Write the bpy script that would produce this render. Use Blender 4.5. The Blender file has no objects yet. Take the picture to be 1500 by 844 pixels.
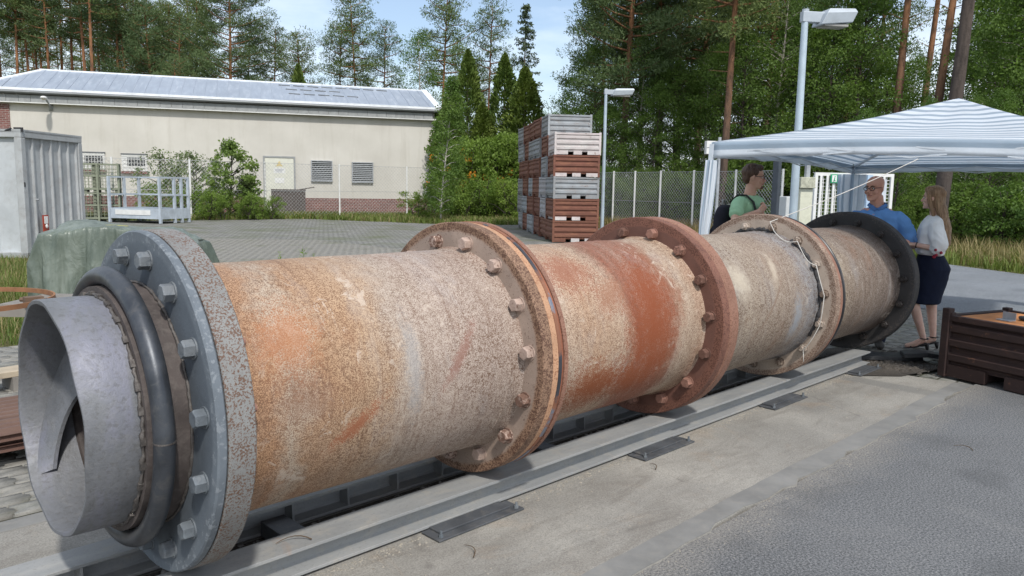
import bpy, bmesh, math, random
import numpy as np
from mathutils import Vector, Matrix
random.seed(7)
RNG = np.random.default_rng(11)
R_ = math.radians
PI = math.pi
scene = bpy.context.scene
col = scene.collection

# ------------------------------------------------------------------ camera
CAM = Vector((-1.14035, -3.37540, 1.79195))
YAW, PITCH, ROLL, FPX = R_(45.3524), R_(-7.3938), R_(0.9170), 1141.42
Fv = Vector((math.cos(YAW)*math.cos(PITCH), math.sin(YAW)*math.cos(PITCH), math.sin(PITCH)))
R0 = Fv.cross(Vector((0, 0, 1))).normalized()
U0 = R0.cross(Fv)
Rv = R0*math.cos(ROLL) + U0*math.sin(ROLL)
Uv = U0*math.cos(ROLL) - R0*math.sin(ROLL)
cam_data = bpy.data.cameras.new('camera')
cam = bpy.data.objects.new('camera', cam_data)
col.objects.link(cam)
cam.matrix_world = Matrix(((Rv.x, Uv.x, -Fv.x, CAM.x), (Rv.y, Uv.y, -Fv.y, CAM.y), (Rv.z, Uv.z, -Fv.z, CAM.z), (0, 0, 0, 1)))
cam_data.sensor_width = 36.0
cam_data.lens = FPX/1500*36.0
cam_data.clip_start = 0.05
cam_data.clip_end = 2000
scene.camera = cam
scene.render.resolution_x, scene.render.resolution_y = 1024, 576

# ------------------------------------------------------------------ light
SUN_FROM = Vector((-0.27, -0.58, 0.77)).normalized()
SUN_EL = math.asin(SUN_FROM.z)
SUN_AZ = math.atan2(SUN_FROM.x, SUN_FROM.y)
SUN_STRENGTH, SKY_STRENGTH, EXPOSURE = 3.1, 0.155, 0.15
world = bpy.data.worlds.new('World')
scene.world = world
world.use_nodes = True
wn = world.node_tree
for n in list(wn.nodes): wn.nodes.remove(n)
wout = wn.nodes.new('ShaderNodeOutputWorld')
wbg = wn.nodes.new('ShaderNodeBackground')
sky = wn.nodes.new('ShaderNodeTexSky')
sky.sky_type = 'NISHITA'
sky.sun_disc = False
sky.sun_elevation = SUN_EL
sky.sun_rotation = SUN_AZ
sky.air_density = 1.0
sky.dust_density = 1.6
sky.ozone_density = 1.6
# thin drifting cloud over the whole sky
wtc = wn.nodes.new('ShaderNodeTexCoord')
wmap = wn.nodes.new('ShaderNodeMapping')
wmap.inputs['Scale'].default_value = (1.0, 1.0, 3.2)
wno = wn.nodes.new('ShaderNodeTexNoise')
wno.inputs['Scale'].default_value = 2.3
wno.inputs['Detail'].default_value = 7
wno.inputs['Roughness'].default_value = 0.55
wrm = wn.nodes.new('ShaderNodeValToRGB')
wrm.color_ramp.elements[0].position = 0.36
wrm.color_ramp.elements[0].color = (0.10, 0.10, 0.10, 1)
wrm.color_ramp.elements[1].position = 0.68
wrm.color_ramp.elements[1].color = (0.92, 0.92, 0.92, 1)
wmx = wn.nodes.new('ShaderNodeMixRGB')
wmx.inputs['Color2'].default_value = (7.4, 7.9, 8.4, 1)
wn.links.new(wtc.outputs['Generated'], wmap.inputs['Vector'])
wn.links.new(wmap.outputs['Vector'], wno.inputs['Vector'])
wn.links.new(wno.outputs['Fac'], wrm.inputs['Fac'])
wn.links.new(wrm.outputs['Color'], wmx.inputs['Fac'])
wn.links.new(sky.outputs['Color'], wmx.inputs['Color1'])
wn.links.new(wmx.outputs['Color'], wbg.inputs['Color'])
wbg.inputs['Strength'].default_value = SKY_STRENGTH
wn.links.new(wbg.outputs['Background'], wout.inputs['Surface'])

sun_data = bpy.data.lights.new('sun', 'SUN')
sun_data.energy = SUN_STRENGTH
sun_data.angle = R_(3.0)
sun_data.color = (1.0, 0.965, 0.905)
sun = bpy.data.objects.new('sun', sun_data)
sun.rotation_euler = SUN_FROM.to_track_quat('Z', 'Y').to_euler()
sun.location = (0, 0, 30)
col.objects.link(sun)

scene.view_settings.view_transform = 'Standard'
scene.view_settings.look = 'None'
scene.view_settings.exposure = EXPOSURE
scene.view_settings.gamma = 1.0
scene.view_settings.use_curve_mapping = False

def spot(px, d, z=0.0):
    """ground point at a bearing (photo column of the horizon) and a distance ahead of the photographer"""
    dr = Fv + Rv*((px-750)/FPX)
    fl = Vector((Fv.x, Fv.y, 0)).normalized()
    rl = Vector((fl.y, -fl.x, 0))
    a = (px-750)/FPX
    p = Vector((CAM.x, CAM.y, 0)) + fl*d + rl*(a*d*1.0)
    p.z = z
    return p
FL = Vector((Fv.x, Fv.y, 0)).normalized()
RL = Vector((FL.y, -FL.x, 0))
def lat(l, d, z=0.0):
    p = Vector((CAM.x, CAM.y, 0)) + FL*d + RL*l
    p.z = z
    return p
# ------------------------------------------------------------------ materials
class NT:
    def __init__(s, name):
        s.m = bpy.data.materials.new(name)
        s.m.use_nodes = True
        s.t = s.m.node_tree
        s.t.nodes.clear()
        s.out = s.n('ShaderNodeOutputMaterial')
    def n(s, k, **kw):
        nd = s.t.nodes.new(k)
        for a, b in kw.items(): setattr(nd, a, b)
        return nd
    def l(s, a, b): s.t.links.new(a, b)
    def put(s, sock, v):
        if hasattr(v, 'is_linked') or isinstance(v, bpy.types.NodeSocket): s.l(v, sock)
        elif isinstance(v, (tuple, list)) and len(v) == 3 and sock.type == 'RGBA': sock.default_value = (*v, 1)
        else: sock.default_value = v
    def obj(s, rnd=False):
        tc = s.n('ShaderNodeTexCoord')
        v = tc.outputs['Object']
        if rnd:
            oi = s.n('ShaderNodeObjectInfo')
            mm = s.n('ShaderNodeMath', operation='MULTIPLY'); mm.inputs[1].default_value = 57.0
            s.l(oi.outputs['Random'], mm.inputs[0])
            va = s.n('ShaderNodeVectorMath', operation='ADD')
            s.l(v, va.inputs[0]); s.l(mm.outputs[0], va.inputs[1])
            v = va.outputs[0]
        return v
    def mapping(s, v, sc=(1, 1, 1), loc=(0, 0, 0), rot=(0, 0, 0)):
        m = s.n('ShaderNodeMapping'); s.l(v, m.inputs[0])
        m.inputs['Scale'].default_value = sc; m.inputs['Location'].default_value = loc; m.inputs['Rotation'].default_value = rot
        return m.outputs[0]
    def noise(s, v, scale, detail=4, rough=0.55, dist=0.0):
        nd = s.n('ShaderNodeTexNoise'); s.l(v, nd.inputs['Vector'])
        nd.inputs['Scale'].default_value = scale; nd.inputs['Detail'].default_value = detail
        nd.inputs['Roughness'].default_value = rough; nd.inputs['Distortion'].default_value = dist
        return nd.outputs['Fac']
    def voro(s, v, scale, feat='F1', out='Distance'):
        nd = s.n('ShaderNodeTexVoronoi', feature=feat); s.l(v, nd.inputs['Vector'])
        nd.inputs['Scale'].default_value = scale
        return nd.outputs[out]
    def ramp(s, fac, stops, interp='LINEAR'):
        nd = s.n('ShaderNodeValToRGB'); s.put(nd.inputs[0], fac)
        cr = nd.color_ramp; cr.interpolation = interp
        while len(cr.elements) < len(stops): cr.elements.new(0.5)
        for e, (p, c) in zip(cr.elements, stops):
            e.position = p
            e.color = (c, c, c, 1) if not isinstance(c, (tuple, list)) else (*c, 1)
        return nd.outputs[0]
    def mix(s, f, a, b, blend='MIX'):
        nd = s.n('ShaderNodeMixRGB', blend_type=blend)
        s.put(nd.inputs[0], f); s.put(nd.inputs[1], a); s.put(nd.inputs[2], b)
        return nd.outputs[0]
    def math(s, op, a, b=0.5, clamp=False):
        nd = s.n('ShaderNodeMath', operation=op); nd.use_clamp = clamp
        s.put(nd.inputs[0], a); s.put(nd.inputs[1], b)
        return nd.outputs[0]
    def sep(s, v):
        nd = s.n('ShaderNodeSeparateXYZ'); s.l(v, nd.inputs[0]); return nd.outputs
    def maprange(s, v, a, b, c=0.0, d=1.0):
        nd = s.n('ShaderNodeMapRange'); s.put(nd.inputs[0], v)
        for i, k in enumerate((a, b, c, d)): nd.inputs[i+1].default_value = k
        return nd.outputs[0]
    def bump(s, h, st=0.3, dist=0.01):
        nd = s.n('ShaderNodeBump'); s.l(h, nd.inputs['Height'])
        nd.inputs['Strength'].default_value = st; nd.inputs['Distance'].default_value = dist
        return nd.outputs[0]
    def pbr(s, color, rough=0.8, metal=0.0, normal=None, spec=0.4, extra=None):
        b = s.n('ShaderNodeBsdfPrincipled')
        s.put(b.inputs['Base Color'], color); s.put(b.inputs['Roughness'], rough); s.put(b.inputs['Metallic'], metal)
        b.inputs['Specular IOR Level'].default_value = spec
        if normal is not None: s.l(normal, b.inputs['Normal'])
        for k, v in (extra or {}).items(): s.put(b.inputs[k], v)
        s.l(b.outputs[0], s.out.inputs['Surface'])
        return s.m

def mixc(a, b, t): return tuple(x*(1-t)+y*t for x, y in zip(a, b))
def sc(a, k): return tuple(x*k for x in a)

def simple(name, c, rough=0.7, metal=0.0, var=0.18, nscale=6.0, bump=0.12, bscale=60, rnd=True, dirt=None, dirt_amt=0.5, spec=0.4, dist=0.004):
    """a painted / plain surface with two scales of tonal wear, a dirt colour and a fine relief"""
    t = NT(name); v = t.obj(rnd)
    n1 = t.noise(v, nscale, 6, 0.6)
    c1 = t.ramp(n1, [(0.3, sc(c, 1-var)), (0.7, sc(c, 1+var))])
    if dirt:
        n2 = t.noise(v, nscale*2.7, 8, 0.68, 0.6)
        c1 = t.mix(t.ramp(n2, [(0.5, 0.0), (0.72, dirt_amt)]), c1, dirt)
    nb = t.noise(v, bscale, 5, 0.6)
    r = t.ramp(n1, [(0.3, max(0.05, rough-0.1)), (0.7, min(1, rough+0.1))])
    return t.pbr(c1, r, metal, t.bump(nb, bump, dist), spec)

MATS = {}
def mat(name, *a, **k):
    if name not in MATS: MATS[name] = simple(name, *a, **k)
    return MATS[name]

# ------------------------------------------------------------------ mesh building
class MB:
    def __init__(s): s.v, s.f, s.mi, s.uv = [], [], [], None
    def add(s, vs, fs, mi=0):
        o = len(s.v); s.v += [tuple(p) for p in vs]
        s.f += [tuple(i+o for i in f) for f in fs]; s.mi += [mi]*len(fs)
        return s
    def box(s, c, size, rot=None, mi=0):
        hx, hy, hz = size[0]/2, size[1]/2, size[2]/2
        vs = [Vector((x*hx, y*hy, z*hz)) for x in (-1, 1) for y in (-1, 1) for z in (-1, 1)]
        if rot is not None: vs = [rot @ q for q in vs]
        c = Vector(c)
        return s.add([q+c for q in vs], [(0, 1, 3, 2), (4, 6, 7, 5), (0, 4, 5, 1), (2, 3, 7, 6), (0, 2, 6, 4), (1, 5, 7, 3)], mi)
    def b(s, x0, x1, y0, y1, z0, z1, mi=0):
        return s.box(((x0+x1)/2, (y0+y1)/2, (z0+z1)/2), (x1-x0, y1-y0, z1-z0), None, mi)
    def bar(s, p0, p1, w, h=None, up=(0, 0, 1), mi=0):
        """rectangular bar from p0 to p1"""
        h = h or w; p0, p1 = Vector(p0), Vector(p1); d = (p1-p0); L = d.length; d.normalize()
        up = Vector(up)
        if abs(d.dot(up)) > 0.98: up = Vector((1, 0, 0))
        sd = d.cross(up).normalized(); u2 = sd.cross(d)
        m = Matrix((d, sd, u2)).transposed()
        return s.box((p0+p1)/2, (L, w, h), m, mi)
    def cyl(s, p0, p1, r0, r1=None, n=12, cap=True, mi=0):
        r1 = r0 if r1 is None else r1
        return s.tube([p0, p1], [r0, r1], n, cap, mi)
    def tube(s, pts, rad, n=10, cap=True, mi=0, up=None, closed=False):
        """rad: list of radii or (ru, rv) pairs"""
        pts = [Vector(p) for p in pts]
        if not isinstance(rad, (list, tuple)): rad = [rad]*len(pts)
        k = len(pts); o = len(s.v); prev = None
        for i, p in enumerate(pts):
            if closed: d = pts[(i+1) % k]-pts[i-1]
            else: d = pts[min(i+1, k-1)]-pts[max(i-1, 0)]
            d.normalize()
            if prev is None:
                a = Vector(up) if up is not None else (Vector((0, 0, 1)) if abs(d.z) < 0.9 else Vector((0, 1, 0)))
            else: a = prev
            a = (a-d*a.dot(d))
            if a.length < 1e-6: a = d.orthogonal()
            a.normalize(); b = d.cross(a); prev = a
            r = rad[i]; ru, rv = (r if isinstance(r, (tuple, list)) else (r, r))
            for j in range(n):
                t = 2*PI*j/n
                s.v.append(tuple(p+a*(ru*math.cos(t))+b*(rv*math.sin(t))))
        m = k if closed else k-1
        for i in range(m):
            for j in range(n):
                i2 = (i+1) % k
                s.f.append((o+i*n+j, o+i2*n+j, o+i2*n+(j+1) % n, o+i*n+(j+1) % n)); s.mi.append(mi)
        if cap and not closed:
            s.f.append(tuple(o+j for j in range(n))); s.mi.append(mi)
            s.f.append(tuple(o+(k-1)*n+j for j in reversed(range(n)))); s.mi.append(mi)
        return s
    def rings(s, rings, cap=True, mi=0):
        """loft through rings given as lists of points"""
        n = len(rings[0]); o = len(s.v)
        for r in rings: s.v += [tuple(p) for p in r]
        for i in range(len(rings)-1):
            for j in range(n):
                s.f.append((o+i*n+j, o+i*n+(j+1) % n, o+(i+1)*n+(j+1) % n, o+(i+1)*n+j)); s.mi.append(mi)
        if cap:
            s.f.append(tuple(o+j for j in reversed(range(n)))); s.mi.append(mi)
            s.f.append(tuple(o+(len(rings)-1)*n+j for j in range(n))); s.mi.append(mi)
        return s
    def ball(s, c, r, n=10, m=7, rot=None, mi=0):
        r = r if isinstance(r, (tuple, list)) else (r, r, r)
        rg = []
        for i in range(m+1):
            a = -PI/2+PI*(i+0.02)/(m+0.04)
            ring = [Vector((r[0]*math.cos(a)*math.cos(2*PI*j/n), r[1]*math.cos(a)*math.sin(2*PI*j/n), r[2]*math.sin(a))) for j in range(n)]
            if rot is not None: ring = [rot @ q for q in ring]
            rg.append([q+Vector(c) for q in ring])
        return s.rings(rg, True, mi)
    def lathe_x(s, prof, zc, n=96, mi=0, closed=True):
        """revolve profile [(x, r), ...] about the x axis through z = zc"""
        o = len(s.v); k = len(prof)
        for (x, r) in prof:
            for j in range(n):
                t = 2*PI*j/n
                s.v.append((x, r*math.cos(t), zc+r*math.sin(t)))
        m = k if closed else k-1
        for i in range(m):
            i2 = (i+1) % k
            for j in range(n):
                s.f.append((o+i*n+j, o+i*n+(j+1) % n, o+i2*n+(j+1) % n, o+i2*n+j)); s.mi.append(mi)
        return s
    def prism(s, poly, z0, z1, mi=0):
        n = len(poly)
        vs = [(x, y, z0) for x, y in poly]+[(x, y, z1) for x, y in poly]
        fs = [tuple(reversed(range(n))), tuple(range(n, 2*n))]+[(i, (i+1) % n, n+(i+1) % n, n+i) for i in range(n)]
        return s.add(vs, fs, mi)
    def xf(s, m, start=0):
        s.v[start:] = [tuple(m @ Vector(p)) for p in s.v[start:]]
        return s
    def mesh(s, name, mats, smooth=False, auto=None):
        me = bpy.data.meshes.new(name)
        me.from_pydata(s.v, [], s.f)
        mats = mats if isinstance(mats, (list, tuple)) else [mats]
        for m in mats: me.materials.append(m)
        if len(mats) > 1: me.polygons.foreach_set('material_index', s.mi)
        bm = bmesh.new(); bm.from_mesh(me); bmesh.ops.recalc_face_normals(bm, faces=bm.faces)
        if auto is not None:
            for f in bm.faces: f.smooth = True
            for e in bm.edges:
                if len(e.link_faces) == 2 and e.calc_face_angle(0) > R_(auto): e.smooth = False
        bm.to_mesh(me); bm.free()
        if smooth: me.polygons.foreach_set('use_smooth', [True]*len(me.polygons))
        me.update()
        return me
    def build(s, name, mats, parent=None, smooth=False, auto=None, bevel=None):
        return link(name, s.mesh(name, mats, smooth, auto), parent, bevel)

def link(name, me, parent=None, bevel=None):
    o = bpy.data.objects.new(name, me); col.objects.link(o)
    if parent is not None: o.parent = parent
    if bevel:
        m = o.modifiers.new('bevel', 'BEVEL'); m.width = bevel; m.segments = 2; m.limit_method = 'ANGLE'; m.angle_limit = R_(40)
    return o
def tag(o, label=None, cat=None, group=None, kind=None):
    if label: o['label'] = label
    if cat: o['category'] = cat
    if group: o['group'] = group
    if kind: o['kind'] = kind
    return o
def empty(name, loc=(0, 0, 0), rz=0.0, label=None, cat=None, group=None):
    o = bpy.data.objects.new(name, None); col.objects.link(o)
    o.location = loc; o.rotation_euler = (0, 0, rz); o.empty_display_size = 0.2
    return tag(o, label, cat, group)
def kids(o): return [c for c in bpy.data.objects if c.parent == o]
def copy_tree(o, parent=None, table=None):
    c = o.copy(); col.objects.link(c); c.parent = parent
    for ch in (table.get(o.name, []) if table else kids(o)): copy_tree(ch, c, table)
    return c
def npmesh(name, V, F, mats, smooth=False):
    """fast mesh from arrays: V (n,3), F (m,k) all faces with k corners"""
    me = bpy.data.meshes.new(name)
    V = np.ascontiguousarray(V, dtype=np.float32); F = np.ascontiguousarray(F, dtype=np.int32)
    m, k = F.shape
    me.vertices.add(len(V)); me.vertices.foreach_set('co', V.ravel())
    me.loops.add(m*k); me.loops.foreach_set('vertex_index', F.ravel())
    me.polygons.add(m); me.polygons.foreach_set('loop_start', np.arange(0, m*k, k, dtype=np.int32))
    try: me.polygons.foreach_set('loop_total', np.full(m, k, dtype=np.int32))
    except Exception: pass
    mats = mats if isinstance(mats, (list, tuple)) else [mats]
    for x in mats: me.materials.append(x)
    me.update(calc_edges=True)
    if smooth: me.polygons.foreach_set('use_smooth', [True]*m)
    return me
# ------------------------------------------------------------------ ground materials
def m_ground():
    t = NT('forest_floor'); v = t.obj()
    n1 = t.noise(v, 0.35, 8, 0.65); n2 = t.noise(v, 9, 6, 0.7)
    c = t.ramp(n1, [(0.3, (0.075, 0.085, 0.03)), (0.5, (0.14, 0.13, 0.055)), (0.7, (0.19, 0.155, 0.085))])
    c = t.mix(t.ramp(n2, [(0.35, 0.5), (0.7, 0.0)]), c, (0.05, 0.055, 0.02))
    return t.pbr(c, 0.95, 0, t.bump(n2, 0.6, 0.05), 0.2)
def m_asphalt(name, base, fine=1.0):
    t = NT(name); v = t.obj()
    big = t.noise(v, 0.5, 6, 0.6, 0.5); mid = t.noise(v, 5.5, 7, 0.7); gr = t.noise(v, 85, 6, 0.85); vo = t.voro(v, 120)
    c = t.ramp(big, [(0.3, sc(base, 0.8)), (0.55, base), (0.75, sc(base, 1.22))])
    c = t.mix(t.ramp(mid, [(0.4, 0.0), (0.75, 0.38)]), c, sc(base, 1.4))
    c = t.mix(t.ramp(gr, [(0.40, 0.95), (0.53, 0.0)]), c, sc(base, 0.25))
    c = t.mix(t.ramp(gr, [(0.50, 0.0), (0.62, 0.75)]), c, sc((1.0, 0.99, 0.97), 0.30))
    s_ = t.sep(v); ed = t.math('ADD', s_[1], t.math('MULTIPLY', t.math('SUBTRACT', t.noise(v, 2.2, 7, 0.7), 0.5), 0.55))
    gm = t.math('MULTIPLY', t.ramp(t.maprange(ed, -1.72, -1.30), [(0.25, 0.0), (0.9, 1.0)]), t.ramp(gr, [(0.42, 0.15), (0.58, 0.75)]))
    c = t.mix(gm, c, (0.27, 0.25, 0.22)) if fine > 0.9 else c
    # oily patches and a few tar stains
    st = t.noise(v, 1.15, 3, 0.45, 0.3)
    c = t.mix(t.ramp(st, [(0.56, 0.0), (0.68, 0.5)]), c, sc(base, 0.5))
    dr = t.noise(t.mapping(v, (1.0, 1.0, 1), (3, 7, 0), (0, 0, R_(38))), 0.9, 7, 0.7, 1.2); c = t.mix(t.ramp(dr, [(0.54, 0.0), (0.72, 0.22)]), c, (0.21, 0.205, 0.197))
    cw = t.math('ADD', t.voro(v, 0.42, 'DISTANCE_TO_EDGE'), t.math('MULTIPLY', t.noise(v, 6, 5, 0.65), 0.045))
    c = t.mix(t.ramp(cw, [(0.016, 0.35), (0.026, 0.0)]), c, sc(base, 0.45))
    h = t.math('ADD', t.math('MULTIPLY', vo, 0.25), t.math('ADD', gr, t.math('MULTIPLY', t.noise(v, 30, 6, 0.75), 0.8)))
    return t.pbr(c, t.ramp(mid, [(0.3, 0.75), (0.7, 0.95)]), 0, t.bump(h, 0.45*fine, 0.006), 0.3)
def m_concrete():
    t = NT('worn_concrete'); v = t.obj()
    big = t.noise(v, 0.9, 7, 0.62, 0.4); st = t.noise(t.mapping(v, (0.6, 2.2, 1)), 2.6, 8, 0.68, 0.8); gr = t.noise(v, 120, 4, 0.75)
    c = t.ramp(big, [(0.28, (0.185, 0.177, 0.160)), (0.5, (0.255, 0.244, 0.220)), (0.72, (0.35, 0.333, 0.296))])
    c = t.mix(t.ramp(st, [(0.48, 0.0), (0.66, 0.6)]), c, (0.165, 0.15, 0.13))
    rs = t.noise(v, 1.7, 6, 0.7, 0.6)
    c = t.mix(t.ramp(rs, [(0.56, 0.0), (0.74, 0.4)]), c, (0.30, 0.21, 0.13))
    c = t.mix(t.ramp(gr, [(0.38, 0.6), (0.50, 0.0)]), c, (0.12, 0.11, 0.10))
    c = t.mix(t.ramp(gr, [(0.56, 0.0), (0.66, 0.4)]), c, (0.42, 0.40, 0.36))
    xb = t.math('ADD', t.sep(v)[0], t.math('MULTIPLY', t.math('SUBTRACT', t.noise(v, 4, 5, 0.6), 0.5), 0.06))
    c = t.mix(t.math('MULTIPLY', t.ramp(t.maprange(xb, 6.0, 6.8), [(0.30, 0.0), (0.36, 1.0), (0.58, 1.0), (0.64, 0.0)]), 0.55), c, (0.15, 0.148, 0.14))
    cr = t.voro(t.mapping(v, (1, 1, 1)), 0.55, 'DISTANCE_TO_EDGE')
    cr2 = t.math('ADD', cr, t.math('MULTIPLY', t.noise(v, 9, 4, 0.6), 0.05))
    c = t.mix(t.ramp(cr2, [(0.018, 0.55), (0.030, 0.0)]), c, (0.12, 0.11, 0.10))
    return t.pbr(c, 0.88, 0, t.bump(t.math('ADD', gr, t.math('MULTIPLY', st, 0.8)), 0.28, 0.005), 0.3)
def m_paver(far=False):
    t = NT('concrete_paver_far' if far else 'concrete_paver'); v = t.obj(not far)
    n1 = t.noise(v, 2.2 if far else 9, 7, 0.65); gr = t.noise(v, 70 if not far else 20, 4, 0.7)
    c = t.ramp(n1, [(0.28, (0.145, 0.143, 0.134)), (0.5, (0.205, 0.202, 0.188)), (0.72, (0.275, 0.266, 0.242))])
    if not far:
        oi = t.n('ShaderNodeObjectInfo')
        c = t.mix(t.ramp(oi.outputs['Random'], [(0.0, 0.0), (1.0, 0.35)]), c, (0.30, 0.275, 0.23))
        c = t.mix(t.ramp(gr, [(0.36, 0.45), (0.5, 0.0)]), c, (0.12, 0.115, 0.10))
        gm = t.n('ShaderNodeNewGeometry'); mo = t.noise(gm.outputs['Position'], 0.55, 7, 0.72, 0.3)
        c = t.mix(t.ramp(mo, [(0.52, 0.0), (0.70, 0.6)]), c, (0.10, 0.115, 0.055))
        return t.pbr(c, 0.9, 0, t.bump(gr, 0.3, 0.004), 0.3)
    b = t.n('ShaderNodeTexBrick'); t.l(t.mapping(v, (1, 1, 1)), b.inputs['Vector'])
    b.inputs['Scale'].default_value = 1.0; b.inputs['Brick Width'].default_value = 0.2; b.inputs['Row Height'].default_value = 0.166
    b.inputs['Mortar Size'].default_value = 0.012; b.offset = 0.5
    b.inputs['Color1'].default_value = (0.9, 0.9, 0.9, 1); b.inputs['Color2'].default_value = (1.1, 1.1, 1.1, 1); b.inputs['Mortar'].default_value = (0.28, 0.28, 0.24, 1)
    c = t.mix(1.0, c, b.outputs['Color'], 'MULTIPLY')
    mo = t.noise(v, 0.5, 6, 0.7)
    c = t.mix(t.ramp(mo, [(0.46, 0.0), (0.66, 0.65)]), c, (0.085, 0.10, 0.04))
    return t.pbr(c, 0.92, 0, None, 0.3)
def m_dirt():
    t = NT('sandy_dirt'); v = t.obj(); n = t.noise(v, 3, 8, 0.7); g = t.noise(v, 90, 3, 0.7)
    c = t.ramp(n, [(0.3, (0.05, 0.045, 0.04)), (0.6, (0.12, 0.105, 0.09)), (0.8, (0.20, 0.17, 0.14))])
    c = t.mix(t.ramp(g, [(0.4, 0.6), (0.6, 0.0)]), c, (0.03, 0.028, 0.026))
    return t.pbr(c, 0.95, 0, t.bump(g, 0.8, 0.01), 0.2)
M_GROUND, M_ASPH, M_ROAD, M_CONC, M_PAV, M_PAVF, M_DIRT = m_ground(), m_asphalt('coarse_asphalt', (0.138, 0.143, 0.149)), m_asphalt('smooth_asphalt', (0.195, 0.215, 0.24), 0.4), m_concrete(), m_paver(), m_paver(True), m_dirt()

def sheet(name, poly, z, m):
    me = bpy.data.meshes.new(name); me.from_pydata([(x, y, z) for x, y in poly], [], [tuple(range(len(poly)))]); me.materials.append(m)
    bm = bmesh.new(); bm.from_mesh(me)
    for f in bm.faces:
        if f.normal.z < 0: f.normal_flip()
    bm.to_mesh(me); bm.free()
    o = link(name, me); return tag(o, kind='structure')
sheet('ground', [(-350, -350), (350, -350), (350, 350), (-350, 350)], -0.05, M_GROUND)
PAD_Y0, PAD_Y1, PAD_X1 = -1.33, 1.25, 6.98
sheet('asphalt_yard', [(-25, -40), (12.0, -40), (12.0, PAD_Y0), (-25, PAD_Y0)], 0.0, M_ASPH)
sheet('asphalt_road', [(12.0, -14), (13.0, -9.4), (20.76, 2.83), (34, 23), (30, 20), (17, 8), (12.0, 4)], -0.004, M_ROAD)
far_l, far_r = spot(60, 37), spot(900, 38)
sheet('paved_yard', [(-14, PAD_Y1), (PAD_X1, PAD_Y1), (PAD_X1, PAD_Y0), (12.0, PAD_Y0), (12.0, 4), (17, 8), (30, 20), tuple(spot(890, 40)[:2]), tuple(spot(800, 38)[:2]), tuple(spot(640, 37.2)[:2]), tuple(spot(450, 41.5)[:2]), tuple(spot(250, 37)[:2]), tuple(spot(60, 36)[:2]), (3.6, 24), (3.4, 6.3), (-14, 6.3)], -0.016, M_PAVF)
# concrete pad: a slab with a chipped edge and an edging strip towards the asphalt
pad = MB()
xs = np.linspace(-9, PAD_X1, 150)
edge = [PAD_Y0 + 0.014*math.sin(x*3.1)+0.012*math.sin(x*7.7+1)+0.028*random.uniform(-1, 1) for x in xs]
top, bot = [], []
for x, e in zip(xs, edge): top.append((x, e))
poly = top+[(PAD_X1+0.03*random.uniform(-1, 1), y) for y in np.linspace(PAD_Y0+0.2, PAD_Y1-0.2, 14)]+[(x, PAD_Y1) for x in np.linspace(PAD_X1, -9, 20)]
pad.prism(poly, -0.05, 0.006)
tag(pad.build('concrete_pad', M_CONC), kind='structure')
M_EDGE = simple('edging_concrete', (0.185, 0.183, 0.175), 0.88, 0, 0.2, 3.5, 0.35, 110, False, (0.24, 0.228, 0.205), 0.6)
st = MB(); poly = [(x, e+0.004) for x, e in zip(xs, edge)]+[(x, PAD_Y0+0.15+0.006*math.sin(x*2.3)+0.004*random.uniform(-1, 1)) for x in reversed(xs)]
st.prism(poly, 0.0, 0.0105)
tag(st.build('edging_strip', M_EDGE), kind='structure')
cb = MB(); cb.b(-9, PAD_X1-0.4, PAD_Y1-0.14, PAD_Y1+0.003, -0.04, 0.012)
tag(cb.build('kerb_strip', M_EDGE, None, bevel=0.006), kind='structure')
sheet('dirt_patch', [(PAD_X1-0.15, -0.75), (7.5, -0.92), (7.95, -0.5), (7.8, 0.25), (7.2, 0.45), (PAD_X1-0.2, 0.2), (6.5, -0.42)], 0.0145, M_DIRT)
# narrow strip of dark dirt that has collected between the two rails
sheet('rail_bed', [(-3, -0.16), (6.9, -0.16), (6.9, 0.16), (-3, 0.16)], 0.012, M_DIRT)

# ------------------------------------------------------------------ interlocking pavers
LX, LY, G = 0.225, 0.166, 0.013
ZIG = [(0.0, 0.0), (0.0, 0.035), (0.028, 0.062), (0.028, 0.104), (0.0, 0.131), (0.0, LY)]
def paver_verts():
    g = G/2
    L_ = [(x+g, min(max(y, g), LY-g)) for x, y in ZIG]; Rr = [(x+LX-g, min(max(y, g), LY-g)) for x, y in ZIG]
    return np.array(L_+Rr)
PV = paver_verts()
k = len(ZIG)
def paver_arrays():
    V = np.concatenate([np.c_[PV, np.full(2*k, -0.03)], np.c_[PV, np.full(2*k, 0.0)]])
    F = []
    for i in range(k-1): F.append((2*k+i, 2*k+k+i, 2*k+k+i+1, 2*k+i+1))
    loop = list(range(k))+list(range(2*k-1, k-1, -1))
    for a, b in zip(loop, loop[1:]+loop[:1]): F.append((b, a, 2*k+a, 2*k+b))
    return V, np.array(F)
pV, pF = paver_arrays()
cells = []
fl2, rl2 = np.array(FL[:2]), np.array(RL[:2])
for iy in range(-9, 200):
    y0 = 0.0+iy*LY
    x_off = (iy % 2)*LX*0.5
    for ix in range(-20, 120):
        x0 = ix*LX+x_off
        cx, cy = x0+LX/2, y0+LY/2
        w = np.array((cx-CAM.x, cy-CAM.y)); d = w@fl2; l = w@rl2
        if d < 3 or d > 25: continue
        px = 750+FPX*l/d
        if px < -60 or px > 1560: continue
        ok = (cy > PAD_Y1+0.1 and not (cx < 3.5 and cy > 6.35)) or (cx > PAD_X1+0.25 and cy > PAD_Y0+0.1)
        if not ok or cx > 11.95 or (cx < 8.0 and cx > 6.5 and cy < 0.5): continue
        # hidden behind the drum for good
        if cx > 0.6 and cx < 7 and cy < 3.0: continue
        py = 422 + FPX*(1.79/d) - 148
        near = (px < 70 and d < 9) or (1325 < px < 1400 and d < 13)
        cells.append((0 if near else 1, d, x0, y0))
cells.sort()
me_p = npmesh('paver', pV-np.array([LX/2, LY/2, 0]), pF, M_PAV)
root_y = [o for o in bpy.data.objects if o.name == 'paved_yard'][0]
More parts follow.
